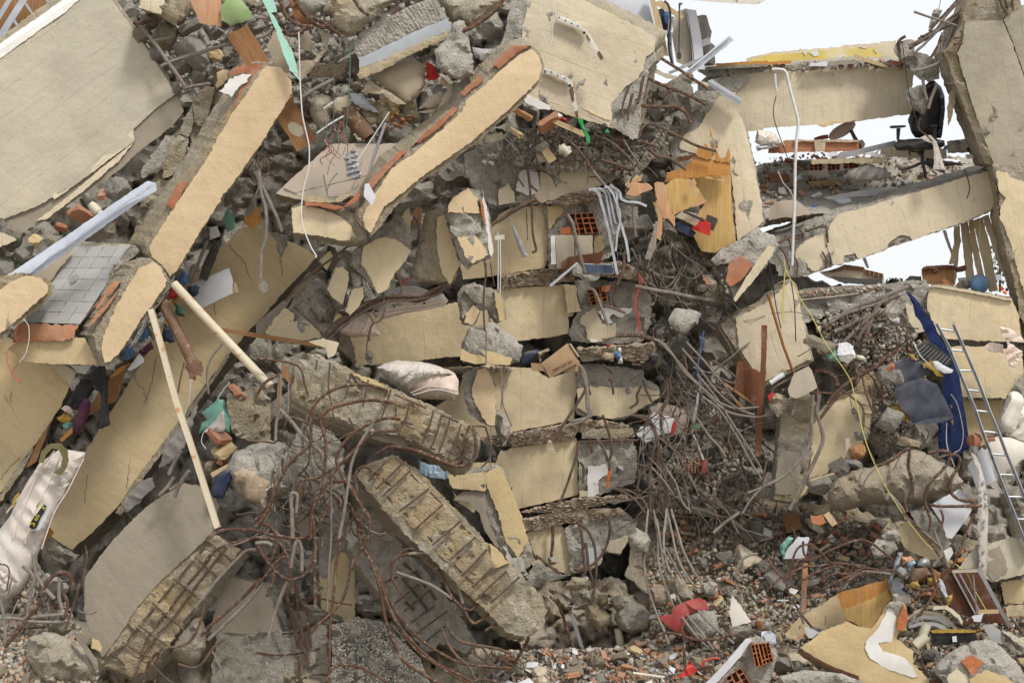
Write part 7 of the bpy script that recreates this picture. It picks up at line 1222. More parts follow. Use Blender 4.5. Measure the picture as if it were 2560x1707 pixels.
for k,q in enumerate(('1950,380 2080,470 2230,580','1990,470 2100,560 2200,690')): pipe_box('lath',T22(q)[0],T22(q)[-1],6,14.35,Av,'brown lath under the broken door panel','lath',grp='laths under the broken door panel')
X=chunk([*T21('2120,720 2110,640 2200,540 2260,510'),*T31('-60,560 60,600 100,690 -30,890'),*T21('2200,1020 2060,1200 2030,1180 1960,900')],14.5,'broken block with red brick and a cream strip below the leaning column',[],m=Ad,bu=.05)
B('brick_face',T21('1955,1010 2000,840 2090,780 2215,860 2110,1000 2010,1060'),14.35,.1,An,An,par=X,r=2); B('cream_strip',[*T21('2350,690'),*T31('70,700 40,780'),*T21('2200,1030 2120,1120 2050,1205 2035,1180 2130,1010 2240,840')],14.33,.1,Am,Ag,par=X,r=1.5)
B('concrete_slab',T21('1825,810 1900,740 2110,620 2165,640 2140,760 2000,840 1870,870'),14.45,.15,Ad,'conc','grey curved slab below the plywood cupboard','slab',r=3)
chunk(T21('1430,1370 1490,1265 1640,1265 1745,1310 1700,1400 1580,1505 1500,1470'),14.4,'grey block wired up in the joint right of the stack',[],m=Ad,bu=.05)
chunk(T21('1745,950 1830,960 1880,1030 1860,1090 1780,1040'),14.55,'lump with a brick corner right of the stack',[(T21('1745,955 1790,990 1840,1045 1780,1040'),An)],m=Ad)
# lower right slabs and boulder
K2=B('concrete_slab',T32('130,570 250,500 380,470 480,640 600,540 720,470 960,395 1000,440 970,640 930,850 840,1000 700,1090 560,1200 420,1330 280,1470 60,1450 90,1000'),14.3,(-10,4,.4),Ab,'conc','cream faced slab standing in the rubble at the right','wall slab',r=3,rel=.03)
B(Br,T32('470,660 560,560 700,490 820,440 960,470 950,640 920,840 830,990 690,1080 550,1190 400,1320 290,1440 380,1260 400,1000 400,800'),m=Cf,s=Ag,par=K2,r=2.5,th=.03,ang=20)
B('weathered_face',T32('110,1010 290,1010 300,1200 220,1400 70,1400 80,1150'),m=By,s='conc',par=K2,r=2.5,th=.02); B('broken_top',T32('560,560 700,470 800,430 860,330 960,270 990,400 960,470 820,450 700,500'),m='conc_rust',s='conc',par=K2,r=3,th=.05)
X=B('hanging_disc',T32('760,620 790,605 830,660 838,735 820,742 785,700'),14.1,.04,Au,Au,'dark oval sole hanging on a wire before the cream slab','sole',r=.8); R('wire',T32('770,600 755,500 760,350'),1,14.1,Bj,par=X)
B('card_board',T32('180,440 240,290 370,225 400,260 455,420 360,480 260,520 200,505'),13.9,.03,Bi,Bi,'beige board with a blue dot leaning by the cream slab',Bh,r=1)
B('metal_strip',T32('710,885 750,880 765,1095 722,1095'),13.95,.04,Bi,At,'upright grey metal strip before the cream slab','metal strip',r=.6,g=0)
B('brick_wedge',T32('0,560 60,480 150,480 215,560 150,640 85,690 20,620'),14.0,.2,Ab,'conc','tan block with brick lines left of the cream slab',Ak,r=2.5,bu=.04)
B(Ax,T32('0,490 45,455 60,480 10,550'),13.95,.03,'cloth_red','cloth_red','small red cloth left of the cream slab',Ax,r=1.5); R('white_pipe',T32('20,380 80,340 145,300'),6.5,14.0,Ar,'short white pipe left of the cream slab','pipe',sides=12,hollow=.8)
K3=B('broken_beam',T32('540,1400 570,1330 640,1250 820,1170 1000,1140 1080,1090 1250,1010 1330,990 1400,1000 1560,1090 1720,1170 1795,1290 1780,1330 1700,1375 1500,1440 1380,1490 1200,1500 900,1500 780,1530 640,1565 560,1530'),13.9,.5,Bk,Bk,'big brown concrete boulder beam with bent bars at the lower right','broken beam',r=3.5,bu=.25,rel=.06,taper=.8)
for q,r_,lb in (('1000,1140 1130,1090 1220,1020 1270,985 1300,1000 1290,1150 1330,1300 1310,1400 1260,1470 1270,1560',4.4,'rusty bar arching off the brown boulder beam'),('1470,1025 1560,1000 1650,1010 1670,1060 1620,1160 1500,1280 1450,1370 1440,1480 1480,1568',4.2,'rusty bar hooked at the right of the brown boulder beam'),('1560,1070 1640,1040 1720,1040 1760,1080 1740,1160 1690,1240 1670,1360 1720,1430 1800,1460 1920,1460',4.2,'second rusty bar hooked at the right of the brown boulder beam'),('870,1350 900,1260 980,1160',2.2,'thin wire on the brown boulder beam'),('820,1340 850,1230 870,1190',1.6,'thin dark wire on the brown boulder beam'),('1150,1180 1190,1100 1220,1050',2,'wire stub on the brown boulder beam top'),('1480,1495 1600,1510 1780,1510 1965,1505',4,'rusty bar lying below the brown boulder beam'),('1085,1450 1110,1400 1180,1470 1250,1568',4.6,'grey bar loop under the brown boulder beam')):
    R(Ae,T32(q),r_,13.5,Aa if 'rusty' in lb else Ac,lb,Ba,wob=.004)
R('yellow_string',[*T31('150,820 160,900 220,1020 300,1180 380,1300 460,1450 520,1568'),*T32('560,60 740,320 790,480 830,640 870,820 920,980 1000,1170 1060,1290 1115,1390 1180,1490 1230,1568'),*T33('1380,200 1480,310 1620,410 1810,540 1880,680 1960,820 2030,940')],1.3,13.4,'wire_yellow','long yellow cord running down the lower right rubble','cord',n=5)
R('yellow_string',T31('160,900 150,1000 130,1200 125,1320 150,1390 140,1250 155,1050'),1.4,14.3,'wire_yellow','yellow cord looped before the tilted column','cord')
R('string',T32('1330,0 1400,130 1450,180 1500,235'),1.2,14.0,Aw,'white cord over the mesh tray','cord'); R('string',T32('1680,480 1740,580 1790,800 1785,920 1760,990 1715,1015'),1.3,14.1,Aw,'white cord hanging before the blue rug','cord'); R('string',T32('1640,740 1640,930 1680,1060 1715,1150'),1.2,14.1,Aw,'second white cord hanging before the blue rug','cord')
R(Bs,T31('0,820 40,1000 70,1220 120,1450'),1.4,14.4,Bj,'black cable over the tilted column',Bs); R(Bs,T31('210,1000 240,1200 250,1400 255,1568'),1.4,14.4,Bj,'second black cable over the tilted column',Bs)
for q,r_,m,lb in (('540,580 620,470 700,400 860,290 960,250 1100,130 1230,60',5,Aa,'thick bar across the top of the cream slab'),('430,280 480,260 560,280 610,330 640,400',6,Aa,'flat rusty strap curved over the rubble left of the black seat'),('650,200 720,180 780,210 820,300 820,370',6,Aa,'second flat rusty strap over the cream slab'),('650,430 780,520 860,590 880,680 870,860 930,1000 980,1100',3,Af,'dark wire sagging before the cream slab'),('860,230 880,400 930,560 980,700 960,720',2.4,Af,'thin dark bar before the cream slab edge'),('470,480 450,640 490,800 500,930 400,1150 320,1300 200,1540',5,Ac,'long bar bent down the left of the cream slab'),('410,480 400,700 390,900 300,1080 150,1230 0,1310',4.4,Ac,'long pale bar sweeping left from the cream slab'),('0,560 60,420 200,340 350,255',3.4,Aa,'rusty bar over the beige board'),('130,450 240,400 380,365 440,420 460,560',4,Aa,'rusty bar curling over the beige board'),('320,440 420,460 560,470 700,480 820,440',2.6,Aa,'thin bar across the cream slab top'),('690,450 560,600 460,720',4.4,Aa,'rusty bar down the cream slab edge'),('1000,300 1050,400 1040,520 960,520 930,410',2.6,Aa,'rusty wire loop by the black seat'),('1110,560 1050,500 1000,420 960,330 900,260',2.4,Aa,'rusty wire left of the black seat'),('270,520 240,600 215,670',4,Ac,'grey bar under the beige board')):
    R(Ae,T32(q),r_,14.0,m,lb,Ba,wob=.006)
for k,q in enumerate(('600,1350 800,1280 1000,1220 1200,1140','610,1480 760,1410 930,1330','560,1400 800,1250 1000,1180 1290,1060','820,1560 900,1420 940,1310','700,1568 860,1410 1030,1270','880,1568 980,1300 1090,1130')):
    R(Ae,T31(q),5,14.7,Ac,'grey bar slanting under the broken floor edge',Ba,'grey bars under the broken floor edge',wob=.006)
for q,m,kd,s_,lb in (('690,70',Ar,'lump',66,'white round plastic dome in the rubble by the teal bag'),('850,145','pvc','slab',36,'pale cap on the rubble by the teal bag'),('720,130',Ai,'lump',56,'white plaster lump beside the teal bag'),('1110,240',Be,'slab',60,'orange brick piece on the black seat back'),('1120,300',Ad,'lump',80,'pale lump left of the black seat'),('1190,340',Ad,'lump',60,'grey lump at the black seat edge'),('1120,700',Ad,'lump',100,'pale stone under the black seat'),('670,1150',Au,'lump',85,'dark round stone by the metal strip'),('770,1130',Ad,'slab',80,'grey slab piece by the dark round stone'),('820,1010',Av,'lump',60,'brown wooden bowl by the metal strip'),('480,1310','conc','lump',80,'grey stone left of the brown boulder beam'),('1310,920',Ag,'slab',80,'tan splinter of plaster under the blue rug'),('1910,920',An,'lump',60,'red brick lump left of the ladder'),('2040,890',An,'slab',50,'flat brick piece on the sofa seat'),('1890,980',Ad,'lump',50,'pale stone left of the ladder'),('480,20',Ab,'slab',120,'tan slab at the right of the tilted column'),('860,860',Ad,'lump',60,'grey stone beside the cream slab edge')):
    x,y=T32(q)[0]; piece('rock' if kd == 'lump' else Cg,kd,x,y,13.95,s_/3.672*1.15,m,lb,Ak)
B('plastic_bag',T32('515,85 560,75 620,70 670,130 665,185 600,185 560,190 540,140'),13.95,.06,Ch,Ch,'teal plastic bag lying right of the tilted column','bag',r=2.5,folds=(60,14,.015),bu=.04,g=5)
R('cable_roll',T32('390,1275 500,1240 610,1210'),2.2,13.7,Ap,'yellow pencil like stick left of the brown boulder beam','stick')
chunk(T32('1350,760 1540,745 1560,800 1480,950 1390,1000 1330,900'),14.3,'pale concrete under the black seat',[],m=Ad,bu=.06)
chunk(T32('1240,860 1320,780 1400,860 1390,980 1300,1000 1180,1000 1100,900 1150,820'),14.4,'grey rubble mass under the black seat',[],m=Ab,bu=.06)
B('white_board',[*T32('1490,1500 1620,1420 1760,1350 1830,1410 1870,1540'),*T33('1860,0 1690,240 1640,230 1600,100')],13.6,.04,Aj,Aj,'bright white board behind the bent bars at the lower right',Bh,r=1)
B('lumber',T32('1770,1330 1800,1320 1925,1455 1890,1465'),13.55,.05,Az,Az,'grey lath over the white board',Ci,r=1)
# ------------------------------------------------------------ lower right rubble
X=B('plywood_sheet',T33('630,740 720,712 800,700 900,660 1080,622 1115,680 1142,785 1060,900 940,1080 860,1050 720,992 680,880'),13.3,.04,Ay,Cd,'torn orange plywood sheet standing in the lower right rubble',Bh,r=1.5)
B('torn_layer',T33('670,890 780,860 900,810 1010,760 1090,700 1138,788 1060,890 940,1075 860,1045 725,985'),m='plywood',s=Cd,par=X,r=3,th=.012); B('splinter',T33('1070,560 1095,620 1080,640'),13.3,.02,Ay,Cd,par=X,r=1)
X=B('plastered_slab',T33('290,1240 420,1150 500,1080 730,1000 840,1040 950,1072 1010,990 1080,860 1130,815 1200,810 1255,840 1275,920 1265,1080 1200,1090 1180,1160 1330,1262 1335,1390 1480,1520 1470,1700 900,1640 830,1510 560,1400'),12.7,(-8,14,.25),As,Bk,'broken tan slab with a white painted band at the lower right','slab',r=2.5,rel=.012)
B('white_paint',T33('1110,870 1160,890 1175,960 1165,1100 1140,1180 1010,1195 1060,1270 1130,1290 1250,1330 1330,1420 1370,1500 1330,1520 1230,1480 1080,1430 930,1330 890,1240 895,1180 960,1120 1010,1060 1060,960'),m=Ai,s=Ag,par=X,r=2,th=.012,lay=1); B('brick_side',T33('1190,1000 1240,840 1278,900 1272,1030 1250,1085 1185,1070'),par=X,m=Be,s=An,r=1.5,th=.05); B('grey_top',T33('1080,860 1120,815 1200,808 1250,830 1200,960 1160,890'),par=X,m=Ad,s='conc',r=2,th=.03)
B('wood_edge',T33('305,1270 420,1330 620,1420 840,1500 810,1520 560,1420 300,1290'),12.6,.08,Bx,Bx,par=X,r=1)
X=B('masonry_lump',T33('1510,1450 1560,1370 1700,1260 1850,1190 2000,1165 2100,1190 2200,1290 2350,1470 2450,1600 2450,1720 1640,1720 1600,1540'),12.5,.4,Ad,Ab,'large masonry lump with an exposed brick at the bottom right corner','masonry',r=3,bu=.15,rel=.03)
for q in ('1770,1360 1860,1300 1900,1380 1830,1430','1860,1300 1985,1370 1930,1420 1890,1380','1830,1430 1900,1385 1940,1430 1870,1500'): B(An,T33(q),12.33,.06,Be,An,par=X,r=1,g=0)
B(Br,T33('1650,1500 1760,1400 1850,1530 1830,1650 1660,1650'),12.36,.06,Am,'conc',par=X,r=2); B('ochre_patch',T33('1850,1530 2000,1440 2200,1510 2300,1600 2200,1700 1850,1690'),12.34,.06,As,'conc',par=X,r=3)
X=empty('brown_cabinet',U(2440,1500,13.3),'dark brown cabinet carcass with metal rails at the right','cabinet')
B('side_panel',T33('1555,560 1680,510 1760,640 1905,935 1880,960 1700,920 1640,760'),13.4,.05,Bx,Bx,par=X,r=1); B('back_panel',T33('1690,520 1930,515 2060,740 2200,1020 1930,1000 1900,930 1780,690'),13.6,.05,Bx,Bx,par=X,r=1)
for a,b,w,m in (('1930,510','2225,1055',34,At),('1690,530','1905,930',16,At),('1760,560','1940,890',12,At),('1695,540','1930,530',30,Bi),('1930,910','2120,905',40,Ap),('1885,570','1920,930',14,Ac)): pipe_box('rail',T33(a)[0],T33(b)[0],w/3.672,13.35,m,par=X,th=.05)
X=B('painted_block',T33('1730,560 1800,430 1920,300 2010,300 2200,225 2420,260 2420,560 2250,590 2050,640 1990,600 1900,540'),13.9,.4,'cream_grey',Ab,'tan block with worn grey paint behind the curtain strip',Ak,r=3,rel=.02)
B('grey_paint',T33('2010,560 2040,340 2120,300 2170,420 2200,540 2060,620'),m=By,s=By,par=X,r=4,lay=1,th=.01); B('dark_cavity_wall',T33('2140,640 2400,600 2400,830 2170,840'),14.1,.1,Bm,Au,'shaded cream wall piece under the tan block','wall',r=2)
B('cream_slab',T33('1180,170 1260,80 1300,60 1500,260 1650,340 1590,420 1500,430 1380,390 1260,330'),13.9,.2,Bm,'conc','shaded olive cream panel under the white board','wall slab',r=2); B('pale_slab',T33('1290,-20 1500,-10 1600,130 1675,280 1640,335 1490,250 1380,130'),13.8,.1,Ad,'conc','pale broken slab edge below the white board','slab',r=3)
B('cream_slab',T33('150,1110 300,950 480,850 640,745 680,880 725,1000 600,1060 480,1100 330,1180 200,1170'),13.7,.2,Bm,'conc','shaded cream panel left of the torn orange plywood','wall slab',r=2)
X=B('circuit_board',T33('1490,1090 1520,1075 1905,1085 1925,1180 1760,1195 1500,1225'),12.9,.06,Ah,'foam','black electronic panel with brown felt edge at the lower right','panel',r=.8,g=0)
B('felt_edge',T33('1490,1085 1550,1070 1900,1078 1905,1100 1510,1105'),par=X,m='foam',s='foam',r=1.5,th=.02); B('sticker',T33('1690,1135 1730,1130 1735,1185 1695,1185'),par=X,m=Ar,s=Ar,r=0,g=0); B('knob_hole',T33('1535,1150 1550,1138 1568,1150 1550,1168'),par=X,m='ink',s='ink',r=0,g=0)
R('pvc_pipe',T33('1455,1020 1420,1130'),12,12.95,'pvc','upright grey green pipe stub with an open end','pipe',hollow=.86,sides=16); R('pvc_pipe',T33('1460,1130 1350,1220'),13,12.8,'pvc','lying cream pipe stub below the upright one','pipe',hollow=.86,sides=16)
rg=random.Random(31)
for k,q in enumerate(('1270,960 1400,900 1540,910 1680,990 1730,1060','1290,1010 1420,940 1560,950 1680,1030','1340,900 1480,850 1640,860 1780,970','1520,860 1640,850 1760,940 1790,1000','1300,1030 1420,1000 1560,1010 1680,1080')): P=T33(q); B('bent_strip',P+[(x-3,y+9) for x,y in reversed(P)],13.1-.04*k,.05,('pvc','alu',Aq)[k % 3],'pvc','bent pale slat in the fan of slats beside the brown cabinet','slat','bent slats beside the brown cabinet',r=1)
X=empty('mangled_metal',U(2320,1430,13.1),'mangled rusty appliance with grey blue sheet metal in the lower right rubble','scrap metal')
for q,m,y in (('1130,560 1190,370 1230,365 1225,480 1160,560 1110,690','grey_sheet',13.2),('1230,400 1300,390 1360,440 1260,480 1225,490','wood_pink',13.15),('1170,520 1220,495 1300,520 1290,600 1200,580',At,13.1),('1280,470 1340,440 1360,470 1300,530','cloth_lightblue',13.1),('1380,430 1470,410 1500,480 1420,520 1370,480',At,13.1),('1340,520 1450,490 1500,560 1400,640 1290,660 1300,580',Bn,13.05),('1300,650 1380,620 1400,690 1290,700','foam',13.0),('1460,600 1530,580 1560,640 1470,670','foam',13.0),('1540,560 1600,620 1650,760 1690,760 1660,850 1560,720','grey_sheet',13.15),('1640,770 1700,755 1690,800 1660,850 1640,820','foam',13.0),('1250,660 1290,680 1280,740 1230,710',Ah,13.0),('1100,620 1180,600 1290,720 1280,830 1180,800 1140,740','grey_sheet',13.25),('1140,730 1300,760 1310,830 1220,900 1150,820','pvc',13.2),('1500,500 1580,560 1560,820 1500,760','rust_sheet',13.15)): B('sheet',T33(q),y,.06,m,m,par=X,r=3,bu=.05,g=6,rel=.02,fsc=.04)
for q in ('1340,690 1430,710 1520,700 1510,760 1440,880 1380,950','1500,520 1530,650 1570,780'): R('rod',T33(q),4,12.95,Aa,par=X,wob=.006)
X=B('masonry_lump',[*T23('1740,1600 1880,1450 2010,1310 2150,1150 2250,1140 2350,1190'),*T33('60,1230 90,1320 30,1480 -60,1700'),*T23('2250,1700 1740,1700')],12.45,.3,Ad,'conc','masonry block with white face and smashed hollow bricks at the bottom','masonry',r=2.5,rel=.03)
B('white_face',T23('1750,1590 1890,1450 2010,1320 2150,1150 2200,1170 2120,1290 2010,1420 1880,1560 1860,1600'),m=Aj,s=Ai,par=X,r=1.5,th=.04)
hollow_brick(Bd,T23('2190,1210 2360,1190 2400,1360 2240,1420'),5,5,12.3,Be,.15,par=X,miss=.35,wall=.3); hollow_brick(Bd,T23('1960,1510 2100,1420 2190,1560 2010,1640'),3,3,12.3,An,.15,par=X,miss=.3,wall=.25)
B('red_sheet',T23('1330,955 1460,930 1480,870 1600,810 1720,778 1770,810 1812,880 1640,930 1600,980 1550,1105 1460,1062 1400,1020'),13.3,.03,'red_sheet','red_sheet','dusty red plastic sheet lying in the rubble under the grey bars','sheet',r=2.5,bu=.03,rel=.015)
B('red_scrap',T23('1520,1510 1600,1430 1620,1360 1700,1440 1660,1480 1530,1520'),12.5,.03,'cloth_red','cloth_red','red fabric scrap left of the masonry block',Ax,r=2,bu=.03); R('red_strap',T23('1740,1410 1770,1360 1850,1335 1910,1340'),3,12.6,Ce,'red strap above the red fabric scrap','strap')
B('wedge',T23('2015,760 2060,800 2200,1000 2030,1050 2000,950 2005,830'),13.1,.08,Bu,Ai,'tall white triangular shard in the lower right rubble','shard',r=1.5)
for q,m,lb in (('660,940 690,850 790,835 920,945 915,1010 800,1095 740,1010',Ab,'square cut block over the dark hollow under the stack'),('930,990 960,900 1000,760 1090,780 1220,860 1290,960 1240,1090 1100,1110 1000,1070','conc','big grey boulder over the dark hollow under the stack'),('890,800 980,750 1050,800 1060,880 960,915',Ab,'cube like lump above the big grey boulder'),('780,760 880,750 885,850 790,870',Ab,'small brown block beside the cube like lump'),('600,730 660,690 720,720 730,800 650,820','conc','grey lump under the loops of bar'),('1260,690 1420,660 1440,800 1430,860 1270,850',Bk,'brown slab face left of the red sheet'),('1450,600 1560,600 1670,740 1660,810 1530,820 1480,720',Bk,'brown slab above the red sheet'),('1730,660 1830,620 1890,660 1860,770 1780,785','conc','grey lump where the grey bars end'),('1560,990 1650,930 1830,900 1880,960 1910,1080 1760,1200 1650,1140',Ad,'pale slab right under the red sheet'),('1170,1390 1300,1300 1400,1250 1590,1270 1610,1380 1480,1510 1380,1490 1260,1420',Ab,'cracked tan slab at the bottom centre'),('1620,1340 1650,1270 1720,1240 1745,1270 1680,1350','conc','grey split stone at the bottom centre'),('1980,1080 2050,1040 2200,1030 2200,1120 2080,1200 2000,1190','conc','grey stone above the masonry block'),('1220,1200 1290,1170 1370,1250 1300,1310 1220,1280','conc','grey stone below the long grey bars'),('460,700 560,590 700,600 690,690 590,720',Ab,'brown mass under the lowest beam'),('1060,230 1130,130 1250,200 1280,260 1240,370 1100,370','conc','grey lump right of the lowest broken beam end')):
    chunk(T23(q),13.9 if q[0] in '6789' and len(q.split()[0]) < 8 else 13.5,lb,[],m=m,bu=.1)
B('white_sheet',T22('1245,700 1300,650 1420,680 1490,710 1450,830 1340,860 1300,900 1270,850'),14.5,.04,Ar,Ar,'crumpled white plastic sheet right of the fourth beam end','plastic sheet',r=1.5,folds=(10,22,.012),g=6); B('white_sheet',T22('1140,845 1180,780 1270,790 1285,900 1230,925 1190,900'),14.45,.04,Ar,Ar,'lower crumpled white plastic piece right of the fourth beam end','plastic sheet',r=1.5,folds=(20,20,.012),g=6); B('red_fold',T22('1450,840 1490,700 1512,760 1480,850'),14.52,.04,Ce,Ce,'red plastic edge behind the white plastic sheet','plastic sheet',r=1)
B('wall_tile',T22('1270,600 1350,560 1500,590 1610,660 1590,780 1520,850 1400,840 1290,680'),14.8,.1,'tile_pink','conc','dusty pinkish slab behind the white plastic sheet','slab',r=2.5)
hollow_brick(Bd,T22('1590,1070 1750,1090 1740,1210 1590,1190'),5,5,14.6,Bf,.1,'reddish crate like hollow brick deep in the joint',An,wall=.25); R('red_pipe',T22('1765,1080 1760,1200'),7,14.55,'red_sheet','dark red tube beside the reddish hollow brick','tube')
R('electric_cable',T22('1760,-100 1730,80 1705,230 1715,370 1705,560 1680,640'),2,14.3,'blue_tape','blue and white cable hanging in the joint',Bs); R('electric_cable',T22('1715,400 1700,560 1675,690 1650,840'),3.4,14.28,Ar,'white taped length of cable in the joint',Bs); R('electric_cable',T22('1650,840 1690,910 1730,1010 1755,1080'),2.6,14.26,Aw,'white lower end of the cable in the joint',Bs); B('plastic_disc',T22('1675,770 1705,755 1722,780 1705,808 1680,800'),14.5,.04,'green_plastic','green_plastic','green plastic cap in the joint','cap',bu=.03,r=.5)
for q,m,lb in (('140,420 180,330 280,222 380,225 340,420',Aj,'white card leaning on the teal bag in the lower right rubble'),('330,1060 360,1045 475,1100 400,1150 370,1150',Ar,'white plastic scrap left of the tan slab'),('1970,1030 2060,1020 2160,1110 2150,1210 2050,1180','tile_grey','herringbone patterned grey tile left of the right edge'),('2180,860 2400,840 2400,950 2200,950',Ag,'tan slab end under the brown cabinet'),('2150,1060 2400,1240 2400,1350 2140,1110','conc','grey beam end leaning at the right edge'),('2200,1090 2400,1200 2400,1260 2180,1130',Am,'cream faced strip at the right edge'),('1870,950 1980,920 1950,1000 1890,1000',Aj,'white folded sheet left of the cabinet foot'),('1610,350 1680,310 1705,370 1650,450',Ai,'white broken board below the olive panel'),('320,470 370,460 350,900 300,920',Bf,'upright brick edged strip left of the plywood'),('100,1500 350,1440 700,1480 900,1566 300,1640 100,1600',Ad,'grey slab with white plaster at the bottom edge'),('510,20 560,-10 640,100 590,130',Ap,'beige brick lying on the rubble left of the olive panel'),('385,30 500,20 530,90 480,115 400,90',Be,'orange tile piece lying on the rubble left of the olive panel'),('940,330 1000,240 1160,260 1190,330 1100,400 980,420',Ad,'pale lump above the mangled appliance'),('1040,210 1150,150 1210,170 1200,260 1060,240',Ad,'flat grey stone above the pale lump')): B('panel' if 'c' not in m[:2] else 'slab_piece',T33(q),13.2 if 'bottom' not in lb else 12.3,.07,m,m if Br not in m else 'conc',lb,'panel' if 'c' not in m[:2] else 'slab piece',r=1.5,bu=.03 if m[:4] == 'conc' else 0)
B('plastic_bag',T33('105,300 150,260 190,220 235,240 200,290 160,340 150,420 120,380'),13.1,.05,Ch,Ch,'teal knotted plastic bag beside the white card','bag',r=2,bu=.04,folds=(40,12,.012),g=5)
B('bowl',T33('-60,1090 20,1080 75,1130 70,1200 20,1225 -60,1180'),12.85,.08,Bv,Ar,'pale blue enamel bowl above the masonry block','bowl',r=.5,bu=.05); B('bowl_rim',T33('-40,1120 10,1110 40,1140 30,1180 -20,1180'),12.79,.02,Ar,Bv,par=bpy.data.objects['bowl'],r=.3)
R('iron_strap',T33('530,945 525,1030'),1.5,13,Ac,'short wire stub in the shaded panel','wire'); R('plastic_pipe',T23('970,1060 1010,1280'),10,14.0,'pvc','cream pipe standing in the dark hollow under the stack','pipe',sides=12); R('plastic_pipe',T23('1110,1470 1400,1510'),3.4,12.4,'pvc','cream tube lying at the bottom centre','pipe'); pipe_box('steel_section',T23('545,920')[0],T23('650,1260')[0],9,13.9,At,'grey steel angle standing in the dark hollow','steel section')
# the long grey bars that hang from the stack, and the tangle about them
G1='long grey bars fanning down from the crushed stack'
for k,q in enumerate(('1250,-30 1225,200 1208,420 1240,640 1310,880 1400,1090 1440,1210','1300,-30 1335,200 1345,450 1390,620 1480,850 1590,1000 1720,1160 1860,1280','1310,20 1355,250 1400,520 1500,740 1610,940 1730,1090 1850,1260','1420,-30 1395,200 1400,380 1450,545','1430,20 1470,200 1510,380 1580,540 1680,680','1460,-30 1520,170 1580,370 1660,520 1755,670','1410,330 1500,500 1580,640 1680,850 1800,1000 2040,1200','1330,60 1370,320 1420,420')): R(Ae,T23(q),3.1,13.9,Ac,'long grey bar in the fan hanging down from the crushed stack',Ba,G1,wob=.004,Y2=13.0)
for q in ('1090,670 1200,700 1280,780 1320,900 1290,1050 1265,1250 1270,1568','1100,680 1260,720 1330,860 1360,1050 1410,1250 1420,1568','1110,670 1240,700 1300,800 1335,900 1380,1150 1400,1350 1410,1568','930,1345 1080,1370 1180,1430 1240,1520 1250,1600','940,1350 1050,1390 1150,1470 1220,1568','1340,900 1340,1200 1370,1400 1390,1568'): R(Ae,T22(q),3.,14.2,Af,'long grey bar in the fan hanging down from the crushed stack',Ba,G1,wob=.004)
for q in ('1300,-20 1420,40 1560,250 1700,390 1850,540 2000,650 2260,690 2400,640','1340,-20 1500,150 1620,300 1780,450 1900,550 2060,610 2265,600','1560,60 1720,250 1850,420 1950,520 2080,620 2230,670','1700,300 1850,480 2010,720 2150,940 2290,1160','1750,500 1900,620 2050,850 2180,1080 2290,1260','1940,600 2000,780 1990,920 2060,1060','1600,0 1780,200 1950,400 2060,560','2160,1390 2350,1310 2450,1260','2120,1568 2200,1440 2300,1330 2350,1200','2350,1060 2300,1280 2310,1568','1700,700 1800,850 1900,960 1960,1050','1350,880 1450,960 1540,1040','1280,1150 1400,1280 1480,1400','1420,1170 1500,1290 1560,1470 1640,1560','1840,170 1950,240 2070,360 2010,450 1850,410 1700,390'): R(Ae,T22(q),2.7,14.1,rg.choice([Ac,Ac,Af]),'grey bar sweeping right across the joint towards the timber post',Ba,'grey bars sweeping across the joint',wob=.006)
for q,lb in (('1340,1120 1420,1100 1550,1120 1680,1165 1850,1160 2020,1120 2130,1150','rusty bar lying level right under the red sheet'),('1550,1050 1580,1150 1580,1300 1600,1440 1680,1566','rusty bar bent down before the cracked tan slab'),('1110,1180 1250,1300 1400,1410 1500,1500','thin rusty wire over the cracked tan slab'),('1520,1500 1640,1440 1840,1405','rusty bar before the red fabric scrap'),('1850,185 1960,90 2080,0','straight grey bar pointing up right in the rubble'),('2050,590 2100,450 2180,390 2250,380','grey bar hooked in the right rubble'),('350,770 430,850 500,1040 560,1240','rusty bar hanging in the dark hollow'),('400,700 500,780 620,850','grey bar crossing above the dark hollow'),('160,1150 60,1320 0,1390','rusty bar at the foot of the long stirrup beam'),('290,860 345,880 320,960 220,1080 60,1180','rusty strap curled round the long beam end')): R(Ae,T23(q),3.8 if 'wire' not in lb else 1.8,12.9 if 'hollow' not in lb else 13.7,Ac if 'grey' in lb else Aa,lb,Ba,wob=.005)
for q in ('150,640 200,520 260,350 320,300 390,300 410,340','170,660 240,500 300,430 440,420 560,350 780,260 930,270 1150,430','320,260 330,370 370,410 420,330 380,290 420,300 500,380 570,460 730,520','190,560 330,500 480,490 640,460 870,500 1010,520','300,640 420,560 560,500 700,470 900,490','640,720 720,640 850,570 1010,550','850,540 1170,530','1250,60 1300,70 1440,190 1520,260 1590,330 1570,420 1520,490','1240,0 1350,110 1440,200 1590,420 1640,510','1520,140 1560,260 1620,400 1650,490','1890,0 1810,200 1740,400 1690,500','1460,0 1490,60 1480,180','1590,-30 1610,60 1560,180','500,700 620,640 800,560','480,620 620,560 760,560 880,500','700,690 760,600 900,540 1120,560','340,700 300,900 330,1020','0,440 60,520 160,620 200,760 300,920 400,1050','0,700 120,600 260,560'): R(Ae,T33(q),3.2,13.05,rg.choice([Aa,Ac,Aa]),'bent bar in the tangle above the torn orange plywood',Ba,'tangle of bars above the torn orange plywood',wob=.006)
